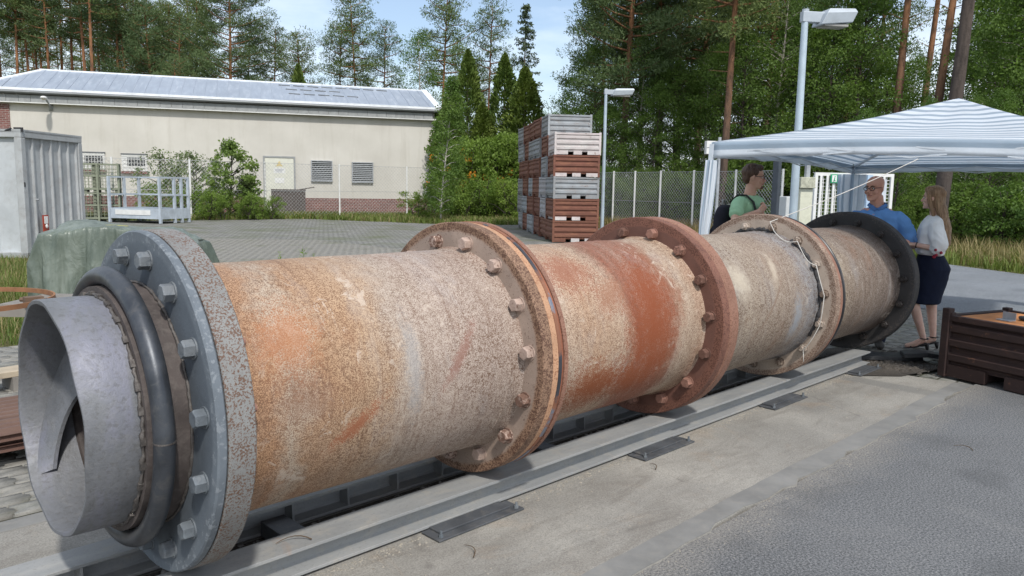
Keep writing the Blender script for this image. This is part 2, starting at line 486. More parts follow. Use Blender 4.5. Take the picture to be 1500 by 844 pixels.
for i, (nr, d, x0, y0) in enumerate(cells[:300]):
    o = link('paver', me_p, root_y)
    o.location = (x0+LX/2, y0+LY/2, random.uniform(-0.003, 0.002))
    o.rotation_euler = (random.gauss(0, 0.006), random.gauss(0, 0.006), 0)
rest = np.array([(c[2], c[3]) for c in cells[300:]])
n = len(rest)
jz = RNG.uniform(-0.0035, 0.002, n)
V = pV[None, :, :]+np.c_[rest, jz][:, None, :]
V[:, :, 2] += (pV[None, :, 0]-LX/2)*RNG.normal(0, 0.008, n)[:, None]+(pV[None, :, 1]-LY/2)*RNG.normal(0, 0.008, n)[:, None]
F = pF[None]+(np.arange(n)*len(pV))[:, None, None]
o = link('pavers', npmesh('pavers', V.reshape(-1, 3), F.reshape(-1, 4), M_PAV), root_y)
tag(o, kind='stuff')
# ------------------------------------------------------------------ the flanged steel drum
AX = 0.868
def m_shell(name, zones, speck=(0.62, 0.52, 0.43), dark=(0.155, 0.082, 0.050), sscale=200.0, amt=0.5, streak=True, patches=None):
    """zones: [(x, tint, dark amount)]; a speckled scale of pale lime over brown rust"""
    t = NT(name); v = t.obj(); s = t.sep(v)
    wob = t.noise(v, 3.2, 6, 0.65)
    x0, x1 = zones[0][0], zones[-1][0]
    xx = t.math('ADD', s[0], t.math('ADD', t.math('MULTIPLY', t.math('SUBTRACT', wob, 0.5), 0.42), t.math('MULTIPLY', t.math('SUBTRACT', t.noise(v, 17, 5, 0.7), 0.5), 0.22)))
    fx = t.maprange(xx, x0, x1)
    tint = t.ramp(fx, [((z[0]-x0)/(x1-x0), z[1]) for z in zones])
    dk = t.ramp(fx, [((z[0]-x0)/(x1-x0), z[2]) for z in zones])
    sp = t.noise(v, sscale, 3, 0.6)
    sp2 = t.noise(v, sscale*0.22, 4, 0.7)
    spk = t.math('ADD', sp, t.math('MULTIPLY', t.math('SUBTRACT', sp2, 0.5), 0.35))
    # threshold rises with the dark amount of the zone
    th = t.math('SUBTRACT', spk, t.math('MULTIPLY', t.math('SUBTRACT', dk, 0.5), 0.34))
    f = t.ramp(th, [(0.40, 1.0), (0.56, 0.0)])
    big = t.noise(v, 1.4, 6, 0.6, 0.4)
    light = t.mix(t.ramp(big, [(0.35, 0.0), (0.7, 0.38)]), tint, sc(speck, 0.66))
    darkc = t.mix(0.55, dark, t.mix(1.0, tint, (0.34, 0.27, 0.22), 'MULTIPLY'))
    c = t.mix(t.math('MULTIPLY', f, 0.88), light, darkc)
    # blotches of deeper rust
    ru = t.noise(t.mapping(v, (1.0, 0.55, 0.55)), 2.6, 7, 0.68, 0.5)
    c = t.mix(t.ramp(ru, [(0.56, 0.0), (0.74, 0.5)]), c, (0.21, 0.085, 0.040))
    gy = t.noise(t.mapping(v, (1.6, 0.8, 0.8), (5, 2, 1)), 2.1, 6, 0.6)
    c = t.mix(t.ramp(gy, [(0.55, 0.0), (0.75, 0.42)]), c, (0.30, 0.30, 0.31))
    if streak:
        sk = t.noise(t.mapping(v, (3.4, 0.45, 0.45), (0, 0, 0), (0, 0, 0)), 3.0, 5, 0.6)
        c = t.mix(t.ramp(sk, [(0.52, 0.0), (0.66, 0.24)]), c, sc(speck, 0.72))
    # clusters of bigger dark scabs
    msk = t.noise(v, 2.3, 5, 0.6, 0.3); sb = t.noise(v, sscale*0.42, 3, 0.55)
    c = t.mix(t.math('MULTIPLY', t.ramp(sb, [(0.55, 0.0), (0.62, 0.85)]), t.ramp(msk, [(0.46, 0.0), (0.60, 1.0)])), c, sc(dark, 0.75))
    # scratches running round the tube
    scn = t.noise(t.mapping(v, (26, 0.9, 0.9)), 3.0, 3, 0.5)
    c = t.mix(t.ramp(scn, [(0.64, 0.0), (0.70, 0.35)]), c, sc(dark, 1.0))
    dz = t.math('SUBTRACT', s[2], AX); an_ = t.math('ARCTAN2', dz, t.math('MULTIPLY', s[1], -1.0)); w_ = t.math('MULTIPLY', an_, 0.566)
    fine = t.noise(v, 28, 6, 0.75)
    cx_ = t.n('ShaderNodeCombineXYZ'); t.l(s[0], cx_.inputs[0]); t.l(w_, cx_.inputs[1])
    run = t.noise(t.mapping(cx_.outputs[0], (13.0, 1.1, 1)), 1.6, 6, 0.68, 0.15)
    c = t.mix(t.ramp(run, [(0.54, 0.0), (0.70, 0.5)]), c, sc(dark, 0.9))
    c = t.mix(t.ramp(run, [(0.28, 0.35), (0.42, 0.0)]), c, sc(speck, 0.8))
    fl = t.noise(v, 7.5, 7, 0.72, 0.9)
    c = t.mix(t.math('MULTIPLY', t.ramp(fl, [(0.585, 0.0), (0.60, 0.55)]), t.ramp(msk, [(0.40, 1.0), (0.52, 0.0)])), c, sc(speck, 0.85))
    for (pu, pw, hl, hw, an2, pc, pa) in (patches or []):
        du = t.math('SUBTRACT', s[0], pu); dw = t.math('SUBTRACT', w_, pw); ca, sa = math.cos(R_(an2)), math.sin(R_(an2))
        la = t.math('DIVIDE', t.math('ADD', t.math('MULTIPLY', du, ca), t.math('MULTIPLY', dw, sa)), hl)
        lb = t.math('DIVIDE', t.math('SUBTRACT', t.math('MULTIPLY', dw, ca), t.math('MULTIPLY', du, sa)), hw)
        dd = t.math('SQRT', t.math('ADD', t.math('MULTIPLY', la, la), t.math('MULTIPLY', lb, lb)), 0.5)
        dd = t.math('ADD', dd, t.math('MULTIPLY', t.math('SUBTRACT', wob, 0.5), 1.1))
        dd = t.math('ADD', dd, t.math('MULTIPLY', t.math('SUBTRACT', fine, 0.5), 1.9))
        dd = t.math('ADD', dd, t.math('MULTIPLY', t.math('SUBTRACT', sp, 0.5), 2.6))
        c = t.mix(t.ramp(dd, [(0.35, pa), (1.15, 0.0)]), c, pc)
    h = t.math('ADD', t.math('MULTIPLY', sp, 0.8), t.math('MULTIPLY', sp2, 0.6))
    return t.pbr(c, t.ramp(spk, [(0.4, 0.82), (0.6, 0.66)]), 0.0, t.bump(h, 0.5, 0.003), 0.35)

TAN, ORG, RED, CRM, PNK, GRY, BRN = (0.41, 0.342, 0.282), (0.40, 0.235, 0.125), (0.24, 0.075, 0.040), (0.57, 0.48, 0.385), (0.43, 0.352, 0.302), (0.35, 0.335, 0.315), (0.30, 0.22, 0.165)
SH1 = m_shell('rusty_shell_orange', [(0.1, ORG, 0.52), (0.30, (0.40, 0.225, 0.12), 0.55), (0.42, (0.42, 0.34, 0.26), 0.47), (0.55, (0.40, 0.245, 0.14), 0.56), (0.80, (0.43, 0.29, 0.18), 0.52), (1.0, TAN, 0.5), (1.25, PNK, 0.5), (1.5, (0.40, 0.33, 0.285), 0.55), (1.75, PNK, 0.52)],
              patches=[(1.30, 0.10, 0.22, 0.035, 52, (0.24, 0.125, 0.095), 0.75), (0.70, -0.13, 0.20, 0.045, 38, (0.27, 0.095, 0.045), 0.85), (0.42, 0.30, 0.16, 0.20, 10, (0.36, 0.15, 0.065), 0.7), (0.45, 0.05, 0.20, 0.16, 0, (0.20, 0.105, 0.065), 0.5), (1.02, 0.10, 0.06, 0.32, 0, (0.30, 0.305, 0.31), 0.5)])
SH2 = m_shell('rusty_shell_red', [(1.85, CRM, 0.42), (2.08, (0.49, 0.38, 0.29), 0.48), (2.3, (0.46, 0.31, 0.205), 0.52), (2.55, (0.46, 0.34, 0.245), 0.52), (2.72, RED, 0.5), (3.12, (0.27, 0.10, 0.055), 0.52), (3.26, (0.46, 0.36, 0.27), 0.48), (3.36, (0.44, 0.33, 0.24), 0.5), (3.5, (0.46, 0.31, 0.22), 0.55)], sscale=185,
              patches=[(2.38, -0.26, 0.36, 0.20, 8, (0.21, 0.060, 0.020), 0.97), (2.90, 0.10, 0.27, 0.66, 0, (0.21, 0.056, 0.020), 0.97), (2.72, -0.28, 0.22, 0.16, 0, (0.22, 0.062, 0.022), 0.95), (2.25, 0.50, 0.30, 0.20, 0, (0.25, 0.095, 0.055), 0.8), (2.55, 0.30, 0.20, 0.12, 30, (0.26, 0.115, 0.065), 0.7)])
SH3 = m_shell('scaly_shell_tan', [(3.6, (0.344, 0.248, 0.186), 0.5), (3.85, sc(TAN, 0.70), 0.5), (4.1, (0.344, 0.289, 0.227), 0.5), (4.6, (0.316, 0.255, 0.200), 0.52), (4.95, (0.289, 0.241, 0.200), 0.5), (5.1, (0.248, 0.248, 0.255), 0.42), (5.3, (0.186, 0.193, 0.206), 0.5)], sscale=150, speck=(0.47, 0.41, 0.35), dark=(0.12, 0.068, 0.045),
              patches=[(4.05, 0.28, 0.14, 0.16, 20, (0.50, 0.44, 0.35), 0.65), (4.62, 0.34, 0.05, 0.16, -20, (0.50, 0.43, 0.34), 0.6), (4.90, -0.10, 0.09, 0.24, 0, (0.24, 0.26, 0.285), 0.85), (4.45, 0.02, 0.50, 0.014, 44, (0.19, 0.125, 0.09), 0.75)])
SH4 = m_shell('scaly_shell_grey', [(5.4, (0.192, 0.198, 0.208), 0.45), (5.62, (0.211, 0.208, 0.208), 0.48), (5.78, (0.320, 0.256, 0.185), 0.45), (6.1, (0.230, 0.179, 0.141), 0.55), (6.5, (0.217, 0.173, 0.141), 0.56), (6.85, (0.160, 0.128, 0.109), 0.6), (7.1, (0.083, 0.071, 0.064), 0.65)], sscale=130, speck=(0.42, 0.37, 0.32), dark=(0.095, 0.06, 0.045))

def m_flange(name, rim, spot_c, face, scale=45, thr=0.5, rimr=0.675):
    """steel flange: one colour on the face, pitted rust towards the rim"""
    t = NT(name); v = t.obj(); s = t.sep(v)
    yy = t.math('POWER', t.math('ABSOLUTE', s[1]), 2.0); dz = t.math('SUBTRACT', s[2], AX); zz = t.math('MULTIPLY', dz, dz)
    r = t.math('SQRT', t.math('ADD', yy, zz), 0.5)
    n1 = t.noise(v, scale, 4, 0.65); n2 = t.noise(v, 3.0, 6, 0.65, 0.4); n3 = t.noise(v, 14, 6, 0.7)
    base = t.mix(t.ramp(n2, [(0.35, 0.0), (0.7, 1.0)]), sc(face, 0.78), sc(face, 1.15))
    rb = t.mix(t.ramp(n2, [(0.35, 0.0), (0.7, 1.0)]), rim, sc(rim, 0.7))
    edge = t.ramp(t.math('ADD', r, t.math('MULTIPLY', t.math('SUBTRACT', n3, 0.5), 0.035)), [(rimr-0.01, 0.0), (rimr+0.008, 1.0)])
    c = t.mix(edge, base, rb)
    pit = t.math('ADD', n1, t.math('MULTIPLY', t.math('SUBTRACT', edge, 0.5), 0.14))
    pit = t.math('ADD', pit, t.math('MULTIPLY', t.math('SUBTRACT', n3, 0.5), 0.35))
    c = t.mix(t.ramp(pit, [(thr, 0.0), (thr+0.06, 0.9)]), c, spot_c)
    return t.pbr(c, 0.74, 0, t.bump(t.math('ADD', n1, n3), 0.35, 0.005), 0.4)
MF_GREY = m_flange('grey_primed_steel', (0.145, 0.168, 0.192), (0.20, 0.22, 0.24), (0.100, 0.118, 0.138), 40, 0.62)
MF_SPECK = m_flange('speckled_rusty_rim', (0.235, 0.235, 0.228), (0.115, 0.058, 0.034), (0.22, 0.212, 0.20), 120, 0.575, 0.5)
MF_TAN = m_flange('tan_flange_with_rust_rim', (0.30, 0.185, 0.12), (0.085, 0.040, 0.026), (0.36, 0.275, 0.222), 120, 0.545)
MF_ORG = m_flange('orange_tan_rim', (0.52, 0.30, 0.18), (0.24, 0.10, 0.05), (0.45, 0.33, 0.25), 110, 0.62, 0.5)
MF_RED = m_flange('red_brown_flange', (0.21, 0.095, 0.065), (0.085, 0.035, 0.024), (0.145, 0.068, 0.050), 110, 0.57, 0.66)
MF_RIM = m_flange('dusty_red_rim', (0.285, 0.150, 0.105), (0.135, 0.058, 0.036), (0.27, 0.145, 0.105), 120, 0.60, 0.5)
MF_PALE = m_flange('speckled_pale_flange', (0.36, 0.27, 0.21), (0.13, 0.075, 0.05), (0.42, 0.34, 0.275), 120, 0.535)
MF_BLACK = m_flange('sooty_black_flange', (0.036, 0.034, 0.035), (0.065, 0.055, 0.048), (0.030, 0.028, 0.028), 60, 0.6)
def m_tape():
    t = NT('scuffed_steel_band'); v = t.obj(); n1 = t.noise(t.mapping(v, (0.3, 1, 1)), 2.0, 4, 0.5, 0.3); n2 = t.noise(v, 30, 5, 0.7)
    th = t.math('ADD', n1, t.math('MULTIPLY', t.math('SUBTRACT', n2, 0.5), 0.18))
    c = t.ramp(th, [(0.36, (0.035, 0.036, 0.042)), (0.44, (0.05, 0.05, 0.06)), (0.47, (0.20, 0.085, 0.05)), (0.55, (0.24, 0.11, 0.065)), (0.58, (0.20, 0.215, 0.26)), (0.70, (0.23, 0.25, 0.31))])
    return t.pbr(c, t.ramp(th, [(0.44, 0.4), (0.5, 0.8), (0.56, 0.75), (0.6, 0.4)]), t.ramp(th, [(0.55, 0.0), (0.6, 0.6)]), t.bump(n2, 0.2, 0.004), 0.4)
M_TAPE = m_tape()
M_SEAL = simple('black_rubber_seal', (0.022, 0.023, 0.027), 0.35, 0, 0.3, 4, 0.08, 40, False, (0.10, 0.06, 0.045), 0.35)
M_REDRUST = simple('bare_red_rust', (0.27, 0.10, 0.055), 0.75, 0, 0.25, 6, 0.3, 70, False, (0.12, 0.05, 0.035), 0.6)
M_WELD = simple('weld_metal', (0.115, 0.105, 0.098), 0.6, 0.4, 0.4, 30, 0.6, 60, False, (0.05, 0.035, 0.03), 0.8)
def m_sleeve():
    t = NT('galvanised_sleeve_steel'); v = t.obj()
    n1 = t.noise(t.mapping(v, (2.2, 0.7, 0.7)), 3.2, 7, 0.62, 0.5); n2 = t.noise(v, 45, 5, 0.7); n3 = t.noise(v, 16, 8, 0.72, 0.5)
    c = t.ramp(n1, [(0.3, (0.125, 0.130, 0.138)), (0.5, (0.160, 0.165, 0.176)), (0.68, (0.19, 0.193, 0.235))])
    c = t.mix(t.ramp(n3, [(0.52, 0.0), (0.70, 0.4)]), c, (0.225, 0.222, 0.218))
    c = t.mix(t.ramp(n2, [(0.36, 0.5), (0.48, 0.0)]), c, (0.10, 0.098, 0.095))
    return t.pbr(c, t.ramp(n3, [(0.35, 0.45), (0.65, 0.7)]), 0.25, t.bump(t.math('ADD', n2, t.math('MULTIPLY', n3, 1.5)), 0.35, 0.006), 0.45)
M_SLEEVE = m_sleeve()
M_COLLAR = simple('brown_black_collar', (0.075, 0.062, 0.058), 0.7, 0.1, 0.3, 8, 0.35, 60, False, (0.17, 0.15, 0.135), 0.5)
M_RINGP = simple('dull_black_steel_pipe', (0.060, 0.066, 0.076), 0.42, 0.5, 0.3, 7, 0.12, 90, False, (0.13, 0.125, 0.12), 0.65)

drum = empty('steel_drum', (0, 0, 0), 0, 'long rusty flanged steel drum lying across two steel beams', 'drum')
def lathe(name, prof, m, parent=drum, n=128, auto=35):
    return MB().lathe_x(prof, AX, n).build(name, m, parent, auto=auto)
RS, RF = 0.566, 0.7216
def shell(x0, x1, m):
    # a rolled tube with a fillet weld against each flange and a slightly uneven wall
    p = [(x0, RS+0.012), (x0+0.012, RS+0.010), (x0+0.035, RS+0.001)]
    for q in np.linspace(x0+0.06, x1-0.06, 22): p.append((float(q), RS+0.0012*math.sin(q*9.0)))
    p += [(x1-0.05, RS+0.001), (x1-0.022, RS+0.006), (x1, RS+0.016), (x1, RS-0.018), (x0, RS-0.018)]
    return lathe('shell_section', p, m)
def plate(name, x0, x1, r, ri, m, ch=0.005):
    return lathe(name, [(x0, ri), (x0, r-ch), (x0+ch, r), (x1-ch, r), (x1, r-ch), (x1, ri)], m)
s1, s2, s3, s4 = shell(0.16, 1.72, SH1), shell(1.915, 3.48, SH2), shell(3.68, 5.265, SH3), shell(5.46, 7.105, SH4)
# thin raised seam welds round the first section
for x in (0.225, 1.62):
    lathe('weld_seam', [(x, RS-0.002), (x+0.004, RS+0.0035), (x+0.012, RS+0.0035), (x+0.016, RS-0.002)], SH1 if x < 1 else SH1, s1)
fl1 = plate('flange', 0.012, 0.050, RF, 0.49, MF_GREY, 0.007)
fl1b = plate('flange', 0.0525, 0.160, RF+0.003, 0.55, MF_SPECK)
fl2 = plate('flange', 1.72, 1.795, RF, RS, MF_TAN)
plate('seal_ring', 1.795, 1.838, RF-0.004, RS, MF_ORG, 0.002)
plate('wear_band', 1.838, 1.862, RF+0.001, RS, M_TAPE, 0.004)
plate('seal_ring', 1.862, 1.885, RF-0.012, RS, M_REDRUST, 0.003)
plate('flange', 1.885, 1.915, RF, RS, MF_RIM, 0.006)
fl3 = plate('flange', 3.48, 3.56, RF, RS, MF_RED)
plate('seal_ring', 3.56, 3.572, RF-0.010, RS, M_SEAL, 0.002)
plate('flange', 3.572, 3.68, RF+0.001, RS, MF_RIM, 0.012)
fl4 = plate('flange', 5.265, 5.345, RF, RS, MF_PALE)
plate('seal_ring', 5.345, 5.395, RF-0.003, RS, MF_RIM, 0.003)
plate('seal_ring', 5.395, 5.43, RF-0.012, RS, M_SEAL, 0.008)
plate('flange', 5.43, 5.46, RF-0.006, RS, M_SEAL, 0.006)
fl5 = plate('flange', 7.105, 7.245, RF, 0.3, MF_BLACK, 0.012)
# patches of black soot and sealing mastic where the shell meets the fourth flange
ms = MB()
for a0, a1 in ((-30, 60), (75, 128)):
    pts = []; rad = []
    for a in np.linspace(R_(a0), R_(a1), 40):
        rr = RS+0.018+random.uniform(-0.004, 0.008)
        pts.append((5.258, -rr*math.cos(a), AX+rr*math.sin(a))); rad.append(random.uniform(0.008, 0.024))
    ms.tube(pts, rad, 7)
ms.build('mastic', simple('black_mastic', (0.035, 0.034, 0.036), 0.7, 0, 0.4, 20, 0.6, 50, False, (0.20, 0.185, 0.17), 0.5), fl4, smooth=True)

def hexa(r, x0, x1, ch):
    m = MB()
    def ring(x, rr, rot=0): return [(x, rr*math.cos(PI/3*j+rot), rr*math.sin(PI/3*j+rot)) for j in range(6)]
    m.rings([ring(x0, r), ring(x1+ch, r), ring(x1, r*0.86)])
    return m
def bolt_mesh(kind, m):
    if kind == 'head': q = hexa(0.0365, 0.0, -0.046, 0.006); q.lathe_x([(0.001, 0.0), (0.001, 0.042), (-0.005, 0.042), (-0.004, 0.0)], 0, 18, closed=False)
    elif kind == 'stud':
        q = hexa(0.034, 0.0, -0.034, 0.005); q.cyl((-0.034, 0, 0), (-0.062, 0, 0), 0.019, 0.017, 12)
        q.lathe_x([(0.001, 0.0), (0.001, 0.040), (-0.006, 0.040), (-0.006, 0.0)], 0, 18, closed=False)
    else: q = hexa(0.030, 0.0, 0.035, -0.004); q.cyl((0.03, 0, 0), (0.048, 0, 0), 0.019, 0.017, 10)
    return q.mesh('bolt', m, auto=30)
def m_bolt(name, c, rough, metal, var, ns, bp, bs, rnd, dirt, amt):
    t = NT(name); v = t.obj(True); n1 = t.noise(v, ns, 6, 0.65); n2 = t.noise(v, ns*3, 6, 0.7, 0.5); oi = t.n('ShaderNodeObjectInfo')
    cc = t.ramp(n1, [(0.3, sc(c, 0.72)), (0.7, sc(c, 1.2))])
    th = t.math('ADD', n2, t.math('MULTIPLY', t.math('SUBTRACT', oi.outputs['Random'], 0.5), 0.34))
    cc = t.mix(t.ramp(th, [(0.50, 0.0), (0.60, amt)]), cc, dirt)
    return t.pbr(cc, rough, metal, t.bump(n2, 0.6, 0.006), 0.4)
MB_GREY = m_bolt('grey_painted_bolt', (0.128, 0.146, 0.163), 0.55, 0.1, 0.2, 12, 0.3, 90, True, (0.21, 0.22, 0.23), 0.5)
MB_TAN = m_bolt('tan_rusty_bolt', (0.40, 0.30, 0.25), 0.8, 0, 0.25, 18, 0.5, 70, True, (0.12, 0.06, 0.04), 0.9)
MB_RED = m_bolt('red_rusty_bolt', (0.26, 0.135, 0.10), 0.8, 0, 0.25, 18, 0.5, 70, True, (0.09, 0.045, 0.032), 0.8)
MB_PALE = m_bolt('pale_scaly_bolt', (0.36, 0.30, 0.25), 0.8, 0, 0.25, 18, 0.5, 70, True, (0.13, 0.09, 0.065), 0.9)
MB_BLACK = simple('sooty_bolt', (0.022, 0.019, 0.018), 0.5, 0, 0.3, 18, 0.5, 70, True, (0.08, 0.06, 0.05), 0.5)
RB = 0.62
def bolts(fl, x, ph, me, spin=0.0):
    for i in range(15):
        a = R_(ph-24*i)
        o = link('bolt', me, fl)
        o.location = (x, -RB*math.cos(a), AX+RB*math.sin(a))
        o.rotation_euler = (random.uniform(0, 1.05), 0, 0)
bolts(fl1, 0.011, 102.2, bolt_mesh('head', MB_GREY))
bolts(fl1b, 0.161, 114.2-12, bolt_mesh('rear', MB_RED))
bolts(fl2, 1.719, 102.45, bolt_mesh('head', MB_TAN))
bolts(fl3, 3.479, 102.7, bolt_mesh('head', MB_RED))
bolts(fl4, 5.264, 102.9, bolt_mesh('stud', MB_PALE))
bolts(fl5, 7.104, 102.75, bolt_mesh('stud', MB_BLACK))

# inlet: open sleeve, spiral flight inside it, collar, weld beads and the ring of bent pipe
n = 128
rg = []
for (x, r) in ((-0.152, 0.447), (-0.23, 0.447), (-0.345, 0.447), (-0.350, 0.449), (-0.351, 0.462), (-0.346, 0.466), (-0.23, 0.467), (-0.152, 0.466)):
    ring = []
    for j in range(n):
        a = 2*PI*j/n
        rr = r+0.0025*math.sin(3*a+1)+0.0012*math.sin(11*a); xx = x+(0.006*math.sin(2*a+0.6)+0.003*math.sin(9*a) if x < -0.3 else 0)
        ring.append((xx, rr*math.cos(a), AX+rr*math.sin(a)))
    rg.append(ring)
sl = MB().rings(rg, cap=False).build('inlet_sleeve', M_SLEEVE, drum, auto=40)
tb = MB()
def tabpt(x, a, r): return (x, r*math.cos(R_(a)), AX+r*math.sin(R_(a)))
tb.rings([[tabpt(x, a, r) for a, x, r in ((78, x0, 0.455), (98, x0, 0.455), (98, x0, 0.447), (78, x0, 0.447))] for x0 in (-0.345, -0.27)])
tb.build('rim_tab', M_SLEEVE, sl)
fg = MB(); N = 46; rin, rout = [], []
o = 0
for i in range(N):
    u = i/(N-1); a = R_(-47+150*u); x = -0.338+0.40*u**1.05
    w = 0.03+0.30*min(1, u*1.7)**0.9
    th = 0.008
    e = []
    for (dx, r) in ((-th, 0.455), (-th, 0.455-w), (th, 0.455-w), (th, 0.455)):
        e.append((x+dx+(0.07*(1-u) if r < 0.45 else 0), r*math.cos(a), AX+r*math.sin(a)))
    rin.append(e)
fg.rings(rin).build('spiral_flight', M_SLEEVE, sl, auto=35)
wb = MB()
for (xw, rw, m_) in ((-0.158, 0.470, 0.010), (-0.140, 0.478, 0.008)):
    pts, rad = [], []
    for j in range(150):
        a = 2*PI*j/150
        pts.append((xw+random.uniform(-0.004, 0.004), (rw+random.uniform(-0.002, 0.003))*math.cos(a), AX+rw*math.sin(a)))
        rad.append(m_*0.75*(0.6+0.6*random.random())*(1.5 if j % 5 == 0 else 1))
    wb.tube(pts, rad, 6, closed=True)
wb.build('weld_bead', M_WELD, sl, smooth=True)
cl = lathe('collar', [(-0.152, 0.466), (-0.152, 0.500), (0.013, 0.502), (0.013, 0.45), (-0.14, 0.45)], M_COLLAR)
wb = MB(); pts, rad = [], []
for j in range(170):
    a = 2*PI*j/170
    pts.append((0.008+random.uniform(-0.003, 0.002), 0.506*math.cos(a), AX+0.506*math.sin(a))); rad.append(0.007*(0.7+0.6*random.random()))
wb.tube(pts, rad, 6, closed=True); wb.build('weld_bead', M_WELD, cl, smooth=True)
# tack welds: short rough lugs holding the ring of pipe
for j in range(30):
    a = 2*PI*(j+0.3*random.random())/30
    q = MB().box((0, 0, 0), (0.022, 0.030, 0.014)); q.xf(Matrix.Translation((-0.158, 0.474*math.cos(a), AX+0.474*math.sin(a))) @ Matrix.Rotation(a+PI/2, 4, 'X').inverted().inverted())
    q.build('tack_weld', M_WELD, cl)
pts = [(-0.108, 0.540*math.cos(2*PI*j/96), AX+0.540*math.sin(2*PI*j/96)) for j in range(96)]
rp = MB().tube(pts, 0.0385, 20, closed=True).build('ring_pipe', M_RINGP, drum, smooth=True)
a = R_(182)
q = MB(); c = Vector((-0.108, 0.540*math.cos(a), AX+0.540*math.sin(a))); dr = Vector((0, -math.sin(a), math.cos(a)))
q.cyl(c-dr*0.003, c+dr*0.003, 0.0402, 0.0402, 20); q.build('pipe_joint', M_WELD, rp)

# ------------------------------------------------------------------ support frame
def m_beam():
    t = NT('grey_primed_beam'); v = t.obj()
    n1 = t.noise(t.mapping(v, (0.7, 3, 3)), 2.4, 7, 0.65, 0.3); n2 = t.noise(v, 60, 5, 0.7); n3 = t.noise(v, 7, 7, 0.7, 0.6)
    c = t.ramp(n1, [(0.3, (0.22, 0.226, 0.228)), (0.55, (0.285, 0.29, 0.288)), (0.75, (0.345, 0.342, 0.33))])
    c = t.mix(t.ramp(n3, [(0.52, 0.0), (0.72, 0.5)]), c, (0.40, 0.36, 0.30))
    ru = t.noise(v, 3.1, 6, 0.7, 0.4)
    c = t.mix(t.ramp(ru, [(0.64, 0.0), (0.76, 0.55)]), c, (0.36, 0.21, 0.12))
    c = t.mix(t.ramp(n2, [(0.33, 0.4), (0.45, 0.0)]), c, (0.16, 0.155, 0.15))
    return t.pbr(c, 0.6, 0.1, t.bump(t.math('ADD', n2, n3), 0.18, 0.004), 0.4)
M_BEAM = m_beam()
M_DARKST = simple('dark_grey_steel', (0.075, 0.080, 0.088), 0.62, 0.15, 0.25, 6, 0.25, 60, False, (0.20, 0.185, 0.165), 0.45)
frame = empty('support_frame', (0, 0, 0), 0, 'grey steel beam frame bolted down under the rusty drum', 'frame')
def ibeam(y0, y1, x0, x1, z0, z1, tf=0.016, tw=0.012):
    yc = (y0+y1)/2
    pr = [(y0, z0), (y1, z0), (y1, z0+tf), (yc+tw/2+0.012, z0+tf+0.003), (yc+tw/2, z0+tf+0.016), (yc+tw/2, z1-tf-0.016), (yc+tw/2+0.012, z1-tf-0.003), (y1, z1-tf), (y1, z1), (y0, z1), (y0, z1-tf), (yc-tw/2-0.012, z1-tf-0.003), (yc-tw/2, z1-tf-0.016), (yc-tw/2, z0+tf+0.016), (yc-tw/2-0.012, z0+tf+0.003), (y0, z0+tf)]
    xs_ = np.linspace(x0, x1, 24)
    return MB().rings([[(float(x), y+0.0012*math.sin(x*1.7), z+0.001*math.sin(x*2.3+1)) for y, z in pr] for x in xs_])
b1 = ibeam(-0.335, -0.150, -2.2, 7.13, 0.0205, 0.152).build('beam', M_BEAM, frame, bevel=0.002)
b2 = ibeam(0.165, 0.350, -2.2, 7.05, 0.0205, 0.152).build('beam', M_BEAM, frame, bevel=0.002)
for xs_ in (-1.5, -0.4, 0.7, 1.45, 2.3, 3.2, 4.1, 5.0, 5.9, 6.8):
    for (yb, bb) in ((-0.24, b1), (0.26, b2)): MB().b(xs_, xs_+0.12, yb-0.05, yb+0.05, 0.0065, 0.0215).build('shim', M_DARKST, bb)
x = -1.9
while x < 7:
    MB().b(x, x+0.012, 0.17, 0.2515, 0.025, 0.134).build('stiffener', M_BEAM, b2)
    x += 0.335
for x in (0.60, 2.45, 4.2, 6.0):
    q = MB(); q.b(x, x+0.13, -0.150, 0.165, 0.085, 0.10); q.b(x, x+0.012, -0.150, 0.165, 0.02, 0.085); q.b(x+0.118, x+0.13, -0.150, 0.165, 0.02, 0.085)
    q.build('cross_member', M_DARKST, frame, bevel=0.003)
for i, (x0, x1) in enumerate(((-0.6, 0.05), (1.23, 1.84), (2.98, 3.57), (4.77, 5.37), (6.52, 7.06))):
    pl = MB(); pl.b(x0, x1, -0.485, -0.338, 0.0085, 0.019); pl.b(x0+0.05, x1-0.06, -0.43, -0.338, 0.019, 0.030)
    p = pl.build('anchor_plate', M_DARKST, frame, bevel=0.003)
    for xb in (x0+0.035, x1-0.035):
        q = MB(); q.cyl((xb, -0.455, 0.019), (xb, -0.455, 0.052), 0.007, 0.0075, 10)
        rr = [[(xb+0.013*math.cos(PI/3*j), -0.455+0.013*math.sin(PI/3*j), z) for j in range(6)] for z in (0.019, 0.033)]
        q.rings(rr); q.build('anchor_bolt', MB_GREY, p, auto=30)

# ------------------------------------------------------------------ white cord tied along the bolts of the fourth flange
def bolt_pos(x, ph, i, r=RB):
    a = R_(ph-24*i); return Vector((x, -r*math.cos(a), AX+r*math.sin(a)))
